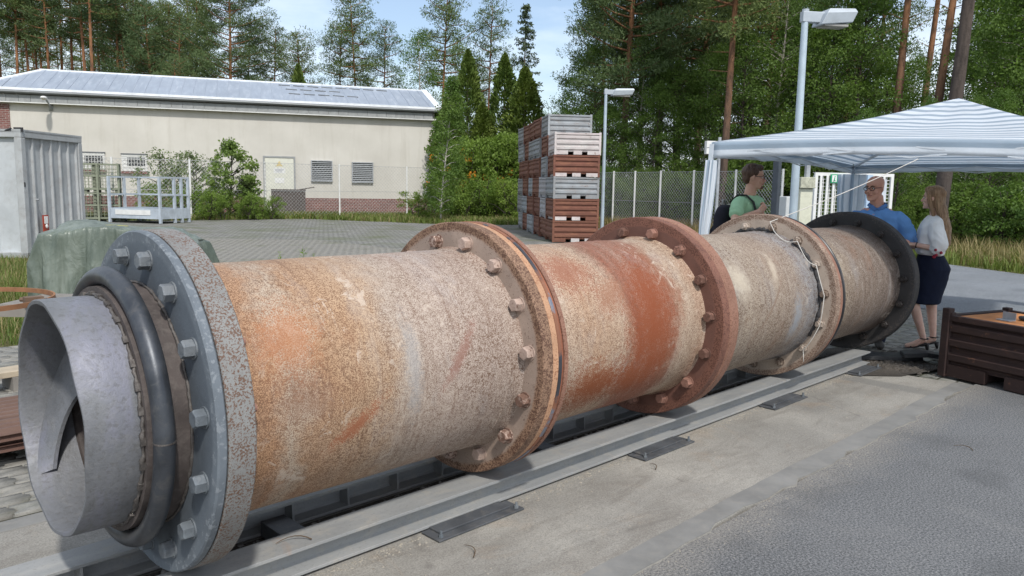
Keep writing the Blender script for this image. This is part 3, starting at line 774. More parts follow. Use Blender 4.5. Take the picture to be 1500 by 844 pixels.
# ------------------------------------------------------------------ render-finished hall behind the yard
def m_plaster():
    t = NT('cream_render'); v = t.obj()
    n1 = t.noise(v, 0.35, 7, 0.6); n2 = t.noise(v, 25, 5, 0.7); st = t.noise(t.mapping(v, (1.2, 1.2, 0.12)), 1.6, 7, 0.7)
    c = t.ramp(n1, [(0.3, (0.485, 0.465, 0.42)), (0.6, (0.565, 0.545, 0.498)), (0.8, (0.605, 0.588, 0.54))])
    c = t.mix(t.ramp(st, [(0.52, 0.0), (0.74, 0.5)]), c, (0.40, 0.375, 0.32))
    return t.pbr(c, 0.9, 0, t.bump(n2, 0.25, 0.01), 0.2)
def m_brick(name='red_brick', sx=1.0):
    t = NT(name); v = t.obj()
    b = t.n('ShaderNodeTexBrick'); t.l(t.mapping(v, (1, 1, 1), (0, 0, 0), (R_(90), 0, 0)), b.inputs['Vector'])
    b.inputs['Scale'].default_value = 1.0; b.inputs['Brick Width'].default_value = 0.30; b.inputs['Row Height'].default_value = 0.10; b.inputs['Mortar Size'].default_value = 0.012
    b.inputs['Color1'].default_value = (0.22, 0.085, 0.075, 1); b.inputs['Color2'].default_value = (0.15, 0.06, 0.055, 1); b.inputs['Mortar'].default_value = (0.32, 0.29, 0.26, 1)
    n = t.noise(v, 3, 6, 0.6)
    return t.pbr(t.mix(t.ramp(n, [(0.4, 0.0), (0.7, 0.4)]), b.outputs['Color'], (0.10, 0.05, 0.045)), 0.85, 0, t.bump(b.outputs['Fac'], -0.3, 0.02), 0.3)
def m_roof():
    t = NT('weathered_zinc_sheet'); v = t.obj(True)
    n1 = t.noise(t.mapping(v, (3.0, 0.5, 1)), 1.1, 7, 0.7, 0.3); n2 = t.noise(v, 0.5, 5, 0.6)
    c = t.ramp(n1, [(0.3, (0.27, 0.31, 0.375)), (0.55, (0.33, 0.375, 0.44)), (0.66, (0.40, 0.44, 0.50)), (0.73, (0.66, 0.69, 0.73))])
    c = t.mix(t.ramp(n2, [(0.4, 0.0), (0.7, 0.3)]), c, (0.24, 0.265, 0.31))
    return t.pbr(c, 0.5, 0.25, None, 0.4)
M_PLAST, M_BRICK, M_ROOF = m_plaster(), m_brick(), m_roof()
M_WHITE = mat('white_sheet_trim', (0.74, 0.77, 0.80), 0.5, 0.1, 0.12, 3)
M_FASC = mat('pale_grey_fascia', (0.30, 0.31, 0.31), 0.7, 0, 0.15, 3, dirt=(0.18, 0.18, 0.17), dirt_amt=0.4)
M_GUT = mat('dark_zinc_gutter', (0.15, 0.16, 0.165), 0.5, 0.4, 0.2, 3)
M_GLASS = mat('dark_window_glass', (0.03, 0.035, 0.04), 0.12, 0, 0.3, 2, bump=0.0, spec=0.6)
M_WFRM = mat('white_painted_frame', (0.66, 0.66, 0.64), 0.55, 0, 0.1, 6)
M_GALV = mat('galvanised_steel', (0.40, 0.42, 0.44), 0.5, 0.45, 0.2, 6, dirt=(0.22, 0.20, 0.18), dirt_amt=0.35)
M_WIRE = mat('weathered_wire', (0.42, 0.43, 0.43), 0.6, 0.3, 0.2, 6)
M_BLACKST = mat('black_steel', (0.03, 0.03, 0.032), 0.6, 0.1, 0.3, 8)

bl, br = lat(-29.6, 43.75), lat(-5.0, 52.0)
ux = (br-bl).normalized(); uy = Vector((-ux.y, ux.x, 0))          # uy points away from the yard
WL = (br-bl).length
ang = math.atan2(ux.y, ux.x)
bld = empty('hall', bl, ang, 'long cream rendered hall with pale metal roof behind the yard', 'building')
HE, RUN, RISE = 6.55, 4.6, 1.60
q = MB(); q.b(0.9, WL-0.25, 0, 9.0, 0.9, HE-0.75); q.b(0.9, WL-0.25, 0.02, 9.0, HE-0.75, HE)
q.build('wall', M_PLAST, bld)
q = MB(); q.b(0.88, WL-0.23, -0.04, 9.02, -0.05, 0.9); q.build('brick_plinth', M_BRICK, bld)
q = MB(); q.b(-0.4, 1.55, -0.06, 9.0, -0.05, HE-0.62); q.build('brick_pier', M_BRICK, bld)
# fascia boards under the gutter, each board its own piece
x, k_ = -0.3, 0
fm = MB().b(0, 0.585, -0.34, -0.29, HE-0.52, HE-0.12).mesh('fascia_board', M_FASC)
while x < WL-0.6:
    o = link('fascia_board', fm, bld); o.location = (x, random.uniform(-0.008, 0.0), 0); x += 0.6
q = MB(); q.b(-0.35, WL-0.2, -0.30, 0.05, HE-0.50, HE-0.46); q.b(-0.35, WL-0.2, -0.36, -0.28, HE-0.56, HE-0.515); q.build('soffit', M_WFRM, bld)
q = MB(); q.tube([(-0.4, -0.46, HE+0.02), (WL+0.05, -0.46, HE+0.02)], [(0.11, 0.13)]*2, 12); q.build('gutter', M_GUT, bld)
q = MB(); q.b(-0.4, WL+0.1, -0.46, -0.36, HE+0.10, HE+0.26); q.build('eaves_trim', M_WHITE, bld)
# roof slope of overlapping sheets, hip at the left end
sl_len = math.hypot(RUN, RISE); al = math.atan2(RISE, RUN)
rx0, rx1 = 2.35, WL+0.05
def roofpt(x, t): return (x, -0.40+RUN*t, HE+0.20+RISE*t)
NS = 40
rf = None
tris = []
for i in range(NS):
    a, b = i/NS*(WL+0.05), (i+1)/NS*(WL+0.05)
    g = 0.012
    def tmax(x): return min(1.0, max(0.0, x/rx0))
    m_ = MB()
    dz = random.uniform(0.0, 0.012)
    pts = [roofpt(a+g, 0), roofpt(b-g, 0), roofpt(b-g, tmax(b-g)), roofpt(a+g, tmax(a+g))]
    up = Vector((0, -math.sin(al), math.cos(al)))
    m_.rings([[Vector(p)+up*(0.0+dz) for p in pts], [Vector(p)+up*(0.03+dz) for p in pts]])
    m_.build('roof_sheet', M_ROOF, bld)
    if a > rx0:
        s_ = MB(); s_.bar(Vector(roofpt(a, 0))+up*0.03, Vector(roofpt(a, 1))+up*0.03, 0.03, 0.05, up); s_.build('standing_seam', M_ROOF, bld)
q = MB(); q.add([roofpt(rx0, 1), roofpt(rx1, 1), (rx1, 9.4, HE+0.2), (0, 9.4, HE+0.2), roofpt(0, 0)], [(0, 1, 2, 3), (0, 3, 4)]); q.build('rear_roof', M_ROOF, bld)
q = MB(); q.bar(roofpt(rx0-0.1, 1.01), roofpt(rx1, 1.01), 0.42, 0.10); q.build('ridge_cap', M_WHITE, bld)
q = MB(); q.bar(roofpt(-0.25, 0.0), roofpt(rx0, 1.0), 0.55, 0.09); q.build('hip_cap', M_WHITE, bld)
q = MB(); q.bar(Vector(roofpt(WL-0.1, -0.02))+Vector((0, 0, 0.05)), Vector(roofpt(WL-0.1, 1.0))+Vector((0, 0, 0.05)), 0.42, 0.10); q.build('verge_trim', M_WHITE, bld)
# lifted laps: dark lines where sheets near the right end have come loose
for r_, t_ in ((0, 0.62), (1, 0.84), (2, 0.38)):
    for i in range(8 if r_ == 1 else 5):
        x = WL*(0.60+0.035*i+0.02*r_)
        if random.random() < 0.2: continue
        p0, p1 = Vector(roofpt(x, t_)), Vector(roofpt(x+0.7, t_-0.015))
        MB().bar(p0+Vector((0, 0, 0.06)), p1+Vector((0, 0, 0.06)), 0.08, 0.05).build('loose_lap', M_GUT, bld)
def px_on_wall(px):       # distance along the wall seen at a column
    a = (px-750)/FPX
    # solve (bl + t ux) lateral/depth = a
    w = bl-Vector((CAM.x, CAM.y, 0)); l0, d0 = w.dot(RL), w.dot(FL); l1, d1 = ux.dot(RL), ux.dot(FL)
    return (a*d0-l0)/(l1-a*d1)
def zrow(px, row, d):     # height of a row at a distance
    return CAM.z-(row-(274+0.016*(px-750)))*d/FPX
for (pa, pb, ya, yb) in ((120, 158, 226, 249), (182, 219, 228, 251)):
    xa, xb = px_on_wall(pa), px_on_wall(pb); dm = 46.5; z1, z0 = zrow(pa, ya, dm), zrow(pa, yb, dm)
    w = MB(); w.b(xa, xb, -0.06, -0.02, z0, z1); wo = w.build('window', M_WFRM, bld)
    MB().b(xa+0.3, xb-0.12, -0.075, -0.062, z0+0.3, z1-0.16).build('pane', M_GLASS, wo)
    MB().b(xa-0.06, xb+0.06, -0.16, -0.02, z0-0.14, z0-0.02).build('window_sill', M_BRICK, wo)
    MB().b(xa-0.03, xb+0.03, -0.09, -0.02, z1, z1+0.08).build('lintel', M_GUT, wo)
    g_ = MB()
    for i in range(9): x = xa+0.05+(xb-xa-0.1)*i/8; g_.bar((x, -0.13, z0), (x, -0.13, z1), 0.022)
    for i in range(5): z = z0+0.04+(z1-z0-0.08)*i/4; g_.bar((xa, -0.13, z), (xb, -0.13, z), 0.018)
    g_.build('window_grille', M_WFRM, wo)
for (pa, pb, ya, yb) in ((456, 487, 236, 266), (515, 546, 238, 268)):
    xa, xb = px_on_wall(pa), px_on_wall(pb); dm = 49.8; z1, z0 = zrow(pa, ya, dm), zrow(pa, yb, dm)
    lv = MB(); lv.b(xa, xb, -0.03, -0.005, z0, z1); lo = lv.build('louvre', M_GUT, bld)
    nsl = 11
    sm = MB().box((0, 0, 0), (xb-xa-0.06, 0.12, 0.03), Matrix.Rotation(R_(-38), 3, 'X')).mesh('slat', M_GALV)
    for i in range(nsl):
        o = link('slat', sm, lo); o.location = ((xa+xb)/2, -0.075, z0+(z1-z0)*(i+0.5)/nsl)
    fr = MB()
    for (a, b, c, d) in ((xa, xb, z1-0.05, z1), (xa, xb, z0, z0+0.05), (xa, xa+0.05, z0+0.05, z1-0.05), (xb-0.05, xb, z0+0.05, z1-0.05)): fr.b(a, b, -0.14, -0.031, c, d)
    fr.build('louvre_frame', M_GALV, lo)
# steel door with notices
xa, xb = px_on_wall(389), px_on_wall(431); dm = 48.8; z1 = zrow(400, 232, dm)
M_DOOR = mat('cream_steel_door', (0.60, 0.60, 0.52), 0.6, 0, 0.08, 3)
fr = MB(); fr.b(xa-0.1, xa, -0.08, 0, 0, z1+0.1); fr.b(xb, xb+0.1, -0.08, 0, 0, z1+0.1); fr.b(xa, xb, -0.08, 0, z1, z1+0.1); fr.build('door_frame', M_FASC, bld)
dr = MB(); dr.b(xa+0.01, xb-0.01, -0.05, -0.012, 0.02, z1-0.01); do = dr.build('door', M_DOOR, bld)
xm = (xa+xb)/2
MB().b(xm-0.35, xm+0.35, -0.056, -0.051, z1-0.95, z1-0.62).build('notice', M_WFRM, do)
MB().b(xm-0.28, xm+0.28, -0.056, -0.051, z1-1.55, z1-1.22).build('notice', M_WFRM, do)
tr = MB(); tr.prism([(xm-0.2, 0), (xm+0.2, 0), (xm, 0.34)], 0, 0.006)
tr.xf(Matrix.Translation((0, -0.051, z1-0.52)) @ Matrix.Rotation(R_(90), 4, 'X')); tr.build('warning_sign', mat('yellow_sign', (0.55, 0.45, 0.22), 0.5), do)
ink = mat('printed_grey', (0.28, 0.29, 0.33), 0.6)
for i in range(3): MB().b(xm-0.28+0.03*i, xm+0.26-0.05*i, -0.0595, -0.0565, z1-0.72-0.08*i, z1-0.69-0.08*i).build('printed_line', ink, do)
MB().b(xb-0.2, xb-0.12, -0.09, -0.051, 0.95, 1.25).build('door_handle', M_BLACKST, do)
# wall lamp on a bracket
xl = px_on_wall(84); zl = zrow(84, 158, 46)
q = MB(); q.tube([(xl, -0.02, zl-0.25), (xl, -0.3, zl-0.1), (xl-0.05, -0.75, zl+0.12)], 0.05, 10); q.b(xl-0.1, xl+0.1, -0.06, 0.01, zl-0.4, zl-0.05)
wl = empty('wall_lamp', (0, 0, 0), 0); wl.parent = None
wl.matrix_world = bld.matrix_world
wl.location = bl; wl.rotation_euler = (0, 0, ang)
tag(wl, 'grey street-style wall lamp high on the cream hall near the brick pier', 'lamp')
q.build('bracket', M_GALV, wl, smooth=True)
q = MB(); q.ball((xl-0.1, -1.05, zl+0.2), (0.16, 0.42, 0.11), 12, 8); q.build('lamp_head', M_WFRM, wl, smooth=True)

# ------------------------------------------------------------------ grey container at the left
ct0 = lat(-10.86, 17.4)
ct = empty('container', ct0, math.atan2(FL.y, FL.x)-PI/2-R_(0.5), 'pale grey ribbed steel container at the left edge of the yard', 'container')
M_CT = mat('light_grey_container_paint', (0.45, 0.475, 0.49), 0.6, 0.05, 0.12, 1.6, dirt=(0.30, 0.29, 0.28), dirt_amt=0.4)
M_CTF = mat('grey_container_frame', (0.36, 0.375, 0.38), 0.6, 0.05, 0.14, 2, dirt=(0.2, 0.17, 0.15), dirt_amt=0.4)
HC, LC, WC = 2.86, 6.0, 2.42
# local frame: x to the right (corner at 0), y away
q = MB()
for (x, y) in ((-0.08, 0.08), (-0.08, WC-0.08), (-LC+0.08, 0.08), (-LC+0.08, WC-0.08)): q.b(x-0.08, x+0.08, y-0.08, y+0.08, 0.02, HC-0.16)
q.b(-LC, 0, 0, 0.14, HC-0.16, HC); q.b(-LC, 0, WC-0.14, WC, HC-0.16, HC); q.b(-0.14, 0, 0.14, WC-0.14, HC-0.16, HC); q.b(-LC, -LC+0.14, 0.14, WC-0.14, HC-0.16, HC)
q.b(-LC, 0, 0, 0.14, 0.02, 0.16); q.b(-0.14, 0, 0.14, WC-0.14, 0.02, 0.16); q.b(-LC, -LC+0.14, 0.14, WC-0.14, 0.02, 0.16); q.b(-LC, 0, WC-0.14, WC, 0.02, 0.16)
q.build('frame', M_CTF, ct, bevel=0.015)
def corr(length, z0, z1, pitch, depth, fn):
    m_ = MB(); prof = []; x = 0
    while x < length:
        for (a, d) in ((0, 0), (0.80, 0), (0.84, 1), (0.94, 1), (0.98, 0)):
            xx = x+a*pitch
            if xx <= length: prof.append((xx, d*depth))
        x += pitch
    for z in (z0, z1): pass
    vs = [fn(a, d, z0) for a, d in prof]+[fn(a, d, z1) for a, d in prof]; n_ = len(prof)
    m_.add(vs, [(i, i+1, n_+i+1, n_+i) for i in range(n_-1)]); return m_
corr(WC-0.32, 0.16, HC-0.16, 0.35, 0.05, lambda a, d, z: (-0.08+d, 0.16+a, z)).build('end_wall', M_CTF, ct)
corr(LC-0.32, 0.16, HC-0.16, 0.62, 0.045, lambda a, d, z: (-0.16-a, 0.09-d, z)).build('side_wall', M_CT, ct)
q = MB(); q.b(-LC, 0, 0, WC, HC-0.05, HC+0.02); q.build('roof', M_CTF, ct)
q = MB(); q.b(-0.10, 0.012, 0.02, 0.05, 1.62, 1.72); q.build('lock', M_BLACKST, ct)
q = MB(); q.cyl((0.0, 0.42, 1.33), (0.07, 0.42, 1.33), 0.025, 0.02, 10); q.build('door_knob', M_GALV, ct)
q = MB(); q.b(-0.16, 0.04, 0.02, 0.05, HC-0.03, HC+0.06); q.cyl((-0.35, 0.03, HC-0.02), (-0.2, 0.0, HC+0.02), 0.03); q.build('hinge', M_BLACKST, ct)
lt = empty('warning_lantern', ct0+Vector(RL)*0.06+FL*0.62+Vector((0, 0, 0)), 0, 'small red and white warning plate hung low on the container end', 'sign')
q = MB(); q.b(-0.005, 0.02, -0.10, 0.10, 0.55, 0.98); q.build('plate', mat('red_enamel', (0.30, 0.05, 0.03), 0.45), lt); 
q = MB(); q.b(0.021, 0.03, -0.07, 0.06, 0.78, 0.95); q.ball((0.03, 0.0, 0.72), (0.02, 0.05, 0.05), 8, 5); q.build('white_mark', M_WFRM, lt)
lt.rotation_euler = (0, 0, ct.rotation_euler[2])

# ------------------------------------------------------------------ wire-mesh pallets, stillage, dark bin
def mesh_pallet(w, dpt, h):
    m1 = MB()
    for x in (-w/2, w/2):
        for y in (0, dpt): m1.b(x-0.04, x+0.04, y-0.04, y+0.04, 0, h)
    for z in (0.14, h-0.05, h*0.55):
        for y in (0, dpt): m1.bar((-w/2, y, z), (w/2, y, z), 0.06)
        for x in (-w/2, w/2): m1.bar((x, 0, z), (x, dpt, z), 0.06)
    m2 = MB(); st_ = 0.14
    for i in range(int(w/st_)):
        x = -w/2+st_*(i+0.5)
        for y in (0, dpt): m2.bar((x, y, 0.16), (x, y, h-0.08), 0.018)
    for j in range(int((h-0.2)/st_)):
        z = 0.18+st_*j
        for y in (0, dpt): m2.bar((-w/2, y, z), (w/2, y, z), 0.018)
        for x in (-w/2, w/2): m2.bar((x, 0, z), (x, dpt, z), 0.018)
    m3 = MB(); m3.b(-w/2, w/2, 0, dpt, 0.10, 0.15)
    for x in (-w/2+0.1, 0, w/2-0.1): m3.b(x-0.06, x+0.06, 0.02, dpt-0.02, 0.0, 0.10)
    return m1, m2, m3
M_OLIVE = mat('olive_grey_paint', (0.20, 0.22, 0.16), 0.7, 0, 0.2, 4, dirt=(0.12, 0.10, 0.07), dirt_amt=0.4)
ph = 1.27
g1, g2, g3 = [m_.mesh(nm, M_OLIVE) for m_, nm in zip(mesh_pallet(0.95, 1.1, ph), ('frame', 'wire_mesh', 'deck'))]
for i, (px, dd, lv, lb) in enumerate(((127, 34.0, 0, 'olive wire-mesh pallet box at the bottom left of its stack'), (127, 34.0, 1, 'olive wire-mesh pallet box on top, beside the container'), (149, 34.4, 0, 'olive wire-mesh pallet box at the bottom right of its stack'), (149, 34.4, 1, 'olive wire-mesh pallet box on top, under the first window'))):
    e = empty('mesh_pallet', spot(px if px < 130 else 158, dd, lv*ph), ang+R_(4), lb, 'pallet box', 'stacked wire-mesh pallet boxes')
    for nm, me in (('frame', g1), ('wire_mesh', g2), ('deck', g3)): link(nm, me, e)
# grey steel stillage with rails
q0 = spot(160, 34.0); q1 = spot(236, 33.2)
ax_ = (q1-q0); Ls = ax_.length; an = math.atan2(ax_.y, ax_.x)
stl = empty('stillage', q0, an, 'pale grey steel stillage with a slatted deck and tall tube rails', 'stillage')
M_STL = mat('pale_blue_grey_paint', (0.42, 0.47, 0.52), 0.55, 0.1, 0.15, 3, dirt=(0.25, 0.22, 0.2), dirt_amt=0.35)
Dp = 1.75
q = MB(); q.b(0, Ls, 0, 0.06, 0.18, 0.62); q.b(0, Ls, Dp-0.06, Dp, 0.18, 0.62); q.b(0, 0.06, 0.06, Dp-0.06, 0.18, 0.62); q.b(Ls-0.06, Ls, 0.06, Dp-0.06, 0.18, 0.62); q.build('deck_frame', M_STL, stl)
dm_ = MB().b(0, Ls-0.14, 0, 0.40, 0.56, 0.61).mesh('deck_board', mat('worn_blue_grey_board', (0.22, 0.26, 0.30), 0.6, 0, 0.2, 3))
for i in range(4):
    o = link('deck_board', dm_, stl); o.location = (0.07, 0.05+0.42*i, 0.02)
for (x, y) in ((0.04, 0.0), (Ls-0.04, 0.0), (0.04, Dp), (Ls-0.04, Dp), (0.04, Dp*0.5), (Ls-0.04, Dp*0.5), (Ls-0.04, Dp*0.75)):
    MB().b(x-0.05, x+0.05, y-0.05, y+0.05, 0.0, 1.98).build('post', M_STL, stl)
for z in (1.2, 1.95):
    r_ = MB(); r_.bar((0, Dp, z), (Ls, Dp, z), 0.07); r_.bar((0.04, 0, z), (0.04, Dp, z), 0.07); r_.bar((Ls-0.04, 0, z), (Ls-0.04, Dp, z), 0.07); r_.build('rail', M_STL, stl)
MB().b(0.35, Ls-0.55, -0.02, -0.003, 0.34, 0.55).build('label_plate', M_WFRM, stl)
# dark bin before the door
dbp = spot(398, 46.6)
db = empty('steel_bin', dbp, ang, 'dark brown steel bin standing behind the fence under the cream door', 'bin')
M_BIN = mat('dark_brown_bin', (0.085, 0.07, 0.065), 0.7, 0, 0.25, 3, dirt=(0.16, 0.14, 0.13), dirt_amt=0.4)
q = MB(); q.b(0, 1.95, 0, 0.06, 0.12, 1.38); q.b(0, 1.95, 0.94, 1.0, 0.12, 1.38); q.b(0, 0.06, 0.06, 0.94, 0.12, 1.38); q.b(1.89, 1.95, 0.06, 0.94, 0.12, 1.38); q.b(0.06, 1.89, 0.06, 0.94, 0.12, 0.2); q.build('body', M_BIN, db)
q = MB()
for i in range(9): x = 0.1+0.218*i; q.b(x, x+0.03, -0.03, -0.001, 0.16, 1.34)
q.b(-0.03, 1.98, -0.05, -0.001, 1.345, 1.44); q.build('ribs', M_BIN, db)
q = MB(); q.bar((1.5, 0.3, 1.40), (2.5, 0.35, 1.58), 0.10, 0.06); q.build('plank', M_BIN, db)
for x in (0.1, 1.75): MB().b(x, x+0.1, 0.05, 0.95, 0, 0.12).build('foot', M_BIN, db)

# ------------------------------------------------------------------ tall stack of steel crates
def m_crate(name, c, dirt, amt):
    t = NT(name); v = t.obj(True)
    n1 = t.noise(v, 1.8, 7, 0.65, 0.3); n2 = t.noise(t.mapping(v, (0.8, 0.8, 2.5)), 3.0, 7, 0.7, 0.6); n3 = t.noise(v, 22, 5, 0.7)
    cc = t.ramp(n1, [(0.3, sc(c, 0.75)), (0.7, sc(c, 1.2))])
    cc = t.mix(t.ramp(n2, [(0.48, 0.0), (0.66, amt)]), cc, dirt)
    oi = t.n('ShaderNodeObjectInfo'); cc = t.mix(t.math('MULTIPLY', oi.outputs['Random'], 0.45), cc, sc(dirt, 0.7))
    ch = t.noise(v, 9, 6, 0.75); cc = t.mix(t.ramp(ch, [(0.60, 0.0), (0.66, 0.6)]), cc, (0.16, 0.075, 0.045))
    return t.pbr(cc, 0.72, 0.05, t.bump(n3, 0.3, 0.01), 0.35)
CR = {'r': m_crate('rust_red_crate', (0.155, 0.062, 0.045), (0.26, 0.12, 0.07), 0.7), 'g': m_crate('grey_crate_paint', (0.30, 0.325, 0.345), (0.22, 0.17, 0.14), 0.5),
      'p': m_crate('pinkish_white_crate', (0.52, 0.45, 0.44), (0.60, 0.58, 0.56), 0.7), 'w': m_crate('pale_chalky_crate', (0.42, 0.43, 0.46), (0.30, 0.24, 0.21), 0.5)}
CW, CD, CH = 1.54, 1.46, 0.715
def ribbed(L, z0, z1, nr):
    """side panel in its own plane: horizontal pressed ribs"""
    m_ = MB(); pr = [(0.0, z0)]
    hh = (z1-z0)/nr
    for i in range(nr):
        a = z0+i*hh
        pr += [(0.0, a+hh*0.16), (-0.035, a+hh*0.30), (-0.035, a+hh*0.72), (0.0, a+hh*0.86)]
    pr.append((0.0, z1))
    vs = [(-L/2, d, z) for d, z in pr]+[(L/2, d, z) for d, z in pr]; n_ = len(pr)
    m_.add(vs, [(i, n_+i, n_+i+1, i+1) for i in range(n_-1)])
    m_.add([(x, d+0.02, z) for x, d, z in vs], [(i, i+1, n_+i+1, n_+i) for i in range(n_-1)])
    return m_
def crate_meshes(CW, CD, CH):
    fr_ = MB()
    for x in (-CW/2+0.035, CW/2-0.035):
        for y in (0.035, CD-0.035): fr_.b(x-0.035, x+0.035, y-0.035, y+0.035, 0.0, CH+0.02)
    fr_.b(-CW/2, CW/2, -0.008, 0.05, CH-0.06, CH-0.005); fr_.b(-CW/2, CW/2, CD-0.05, CD+0.008, CH-0.06, CH-0.005)
    fr_.b(-CW/2-0.008, -CW/2+0.05, 0.05, CD-0.05, CH-0.06, CH-0.005); fr_.b(CW/2-0.05, CW/2+0.008, 0.05, CD-0.05, CH-0.06, CH-0.005)
    a = ribbed(CW-0.14, 0.13, CH-0.06, 3); a.xf(Matrix.Translation((0, 0.03, 0)))
    b = ribbed(CW-0.14, 0.13, CH-0.06, 3); b.xf(Matrix.Translation((0, CD-0.03, 0)) @ Matrix.Rotation(PI, 4, 'Z'))
    c = ribbed(CD-0.14, 0.13, CH-0.06, 3); c.xf(Matrix.Translation((-CW/2+0.03, CD/2, 0)) @ Matrix.Rotation(-PI/2, 4, 'Z'))
    d = ribbed(CD-0.14, 0.13, CH-0.06, 3); d.xf(Matrix.Translation((CW/2-0.03, CD/2, 0)) @ Matrix.Rotation(PI/2, 4, 'Z'))
    fl_ = MB(); fl_.b(-CW/2+0.04, CW/2-0.04, 0.04, CD-0.04, 0.105, 0.13)
    ft = []
    for (x0, x1) in ((-CW/2+0.07, -CW*0.21), (-CW*0.09, CW*0.09), (CW*0.21, CW/2-0.07)):
        q = MB(); q.b(x0, x1, -0.004, 0.05, 0.012, 0.13); q.b(x0, x1, CD-0.05, CD+0.004, 0.012, 0.13); q.b(x0+0.02, x1-0.02, 0.05, CD-0.05, 0.02, 0.10); ft.append(q)
    return fr_, [a, b, c, d], fl_, ft
fr_, pn, fl_, ft = crate_meshes(CW, CD, CH)
me_fr = fr_.mesh('frame', CR['r']); me_pn = [q.mesh('side_panel', CR['r']) for q in pn]; me_fl = fl_.mesh('floor', CR['r']); me_ft = [q.mesh('foot', CR['r']) for q in ft]
def obj_mat(o, m): o.material_slots[0].link = 'OBJECT'; o.material_slots[0].material = m
rowd = (RL*(-0.118)+FL*0.993).normalized()
cr0 = lat(1.31, 25.72)
crx = Vector((rowd.y, -rowd.x, 0))
an_c = math.atan2(crx.y, crx.x)
COLS = ['rrgrp', 'rwwgrg', 'rrrrgr', 'grgrgr', 'rgrrrr', 'gggrgg']
CN = {'r': 'rust-red', 'g': 'grey', 'p': 'pinkish white', 'w': 'pale chalky'}
ORD = ['nearest', 'second', 'third', 'fourth', 'fifth', 'rearmost']
LEV = ['bottom', 'second from bottom', 'third from bottom', 'fourth from bottom', 'fifth from bottom', 'topmost']
for ci, colr in enumerate(COLS):
    for li, c in enumerate(colr):
        base = cr0+rowd*(1.55*ci)+crx*(CW/2+random.uniform(-0.025, 0.025)); base.z = 0.0+li*CH
        lv = 'topmost' if li == len(colr)-1 else LEV[li]
        e = empty('steel_crate', base, an_c+R_(random.uniform(-2.2, 2.2)), f'{CN[c]} ribbed steel crate, {lv} in the {ORD[ci]} column of the tall stack', 'crate', 'steel crates piled in the tall stack')
        pc = CR[c]
        for nm, me in [('frame', me_fr), ('floor', me_fl)]+[('side_panel', m_) for m_ in me_pn]+[('foot', m_) for m_ in me_ft]:
            o = link(nm, me, e)
            obj_mat(o, CR['p'] if (nm == 'foot' and c == 'r' and ci == 0 and li in (0, 1, 3) and random.random() < 0.8) else pc)

# ------------------------------------------------------------------ lamp posts
M_LAMP = mat('light_blue_grey_lamp', (0.42, 0.50, 0.56), 0.5, 0.2, 0.1, 3)
M_LHEAD = mat('grey_lamp_housing', (0.40, 0.44, 0.48), 0.5, 0.2, 0.1, 3)
def lamp(px, d, h, hx, label, lean=0.0, w=0.72, r=0.062):
    p = spot(px, d); e = empty('lamp_post', p, math.atan2(RL.y, RL.x)+hx, label, 'street lamp', 'box-headed lamp posts')
    q = MB(); q.tube([(0, 0, -0.05), (0, 0, h*0.55), (0, 0, h-0.12)], [r*1.25, r*1.08, r*0.9], 16); q.build('pole', M_LAMP, e, smooth=True, auto=40)
    q = MB(); q.b(-0.07, 0.34, -0.06, 0.06, h-0.2, h-0.02); q.build('bracket', M_LHEAD, e, bevel=0.01)
    q = MB(); q.rings([[(0.22, -0.17, h-0.25), (0.22+w*1.08, -0.17, h-0.19), (0.22+w*1.08, 0.17, h-0.19), (0.22, 0.17, h-0.25)], [(0.30, -0.2, h-0.06), (0.28+w*1.1, -0.2, h-0.02), (0.28+w*1.1, 0.2, h-0.02), (0.30, 0.2, h-0.06)], [(0.36, -0.18, h+0.02), (0.24+w*1.1, -0.18, h+0.04), (0.24+w*1.1, 0.18, h+0.04), (0.36, 0.18, h+0.02)]]); hd = q.build('lamp_head', M_LHEAD, e, bevel=0.012)
    q = MB(); q.b(0.30, 0.20+w, -0.14, 0.14, h-0.262, h-0.225); q.build('lens', mat('frosted_lens', (0.30, 0.29, 0.27), 0.3), hd)
    q = MB(); q.cyl((0, 0, h-0.12), (0, 0, h+0.02), r*0.95, r*0.95, 14); q.build('cap', M_LHEAD, e)
    return e
lamp(1158, 14.0, 4.90, R_(10), 'tall light blue lamp post with box head rising beside the canopy', 0, 0.54)
lamp(880, 30.5, 5.55, R_(8), 'smaller distant lamp post just behind the tall crate stack', 0, 0.72, 0.062)

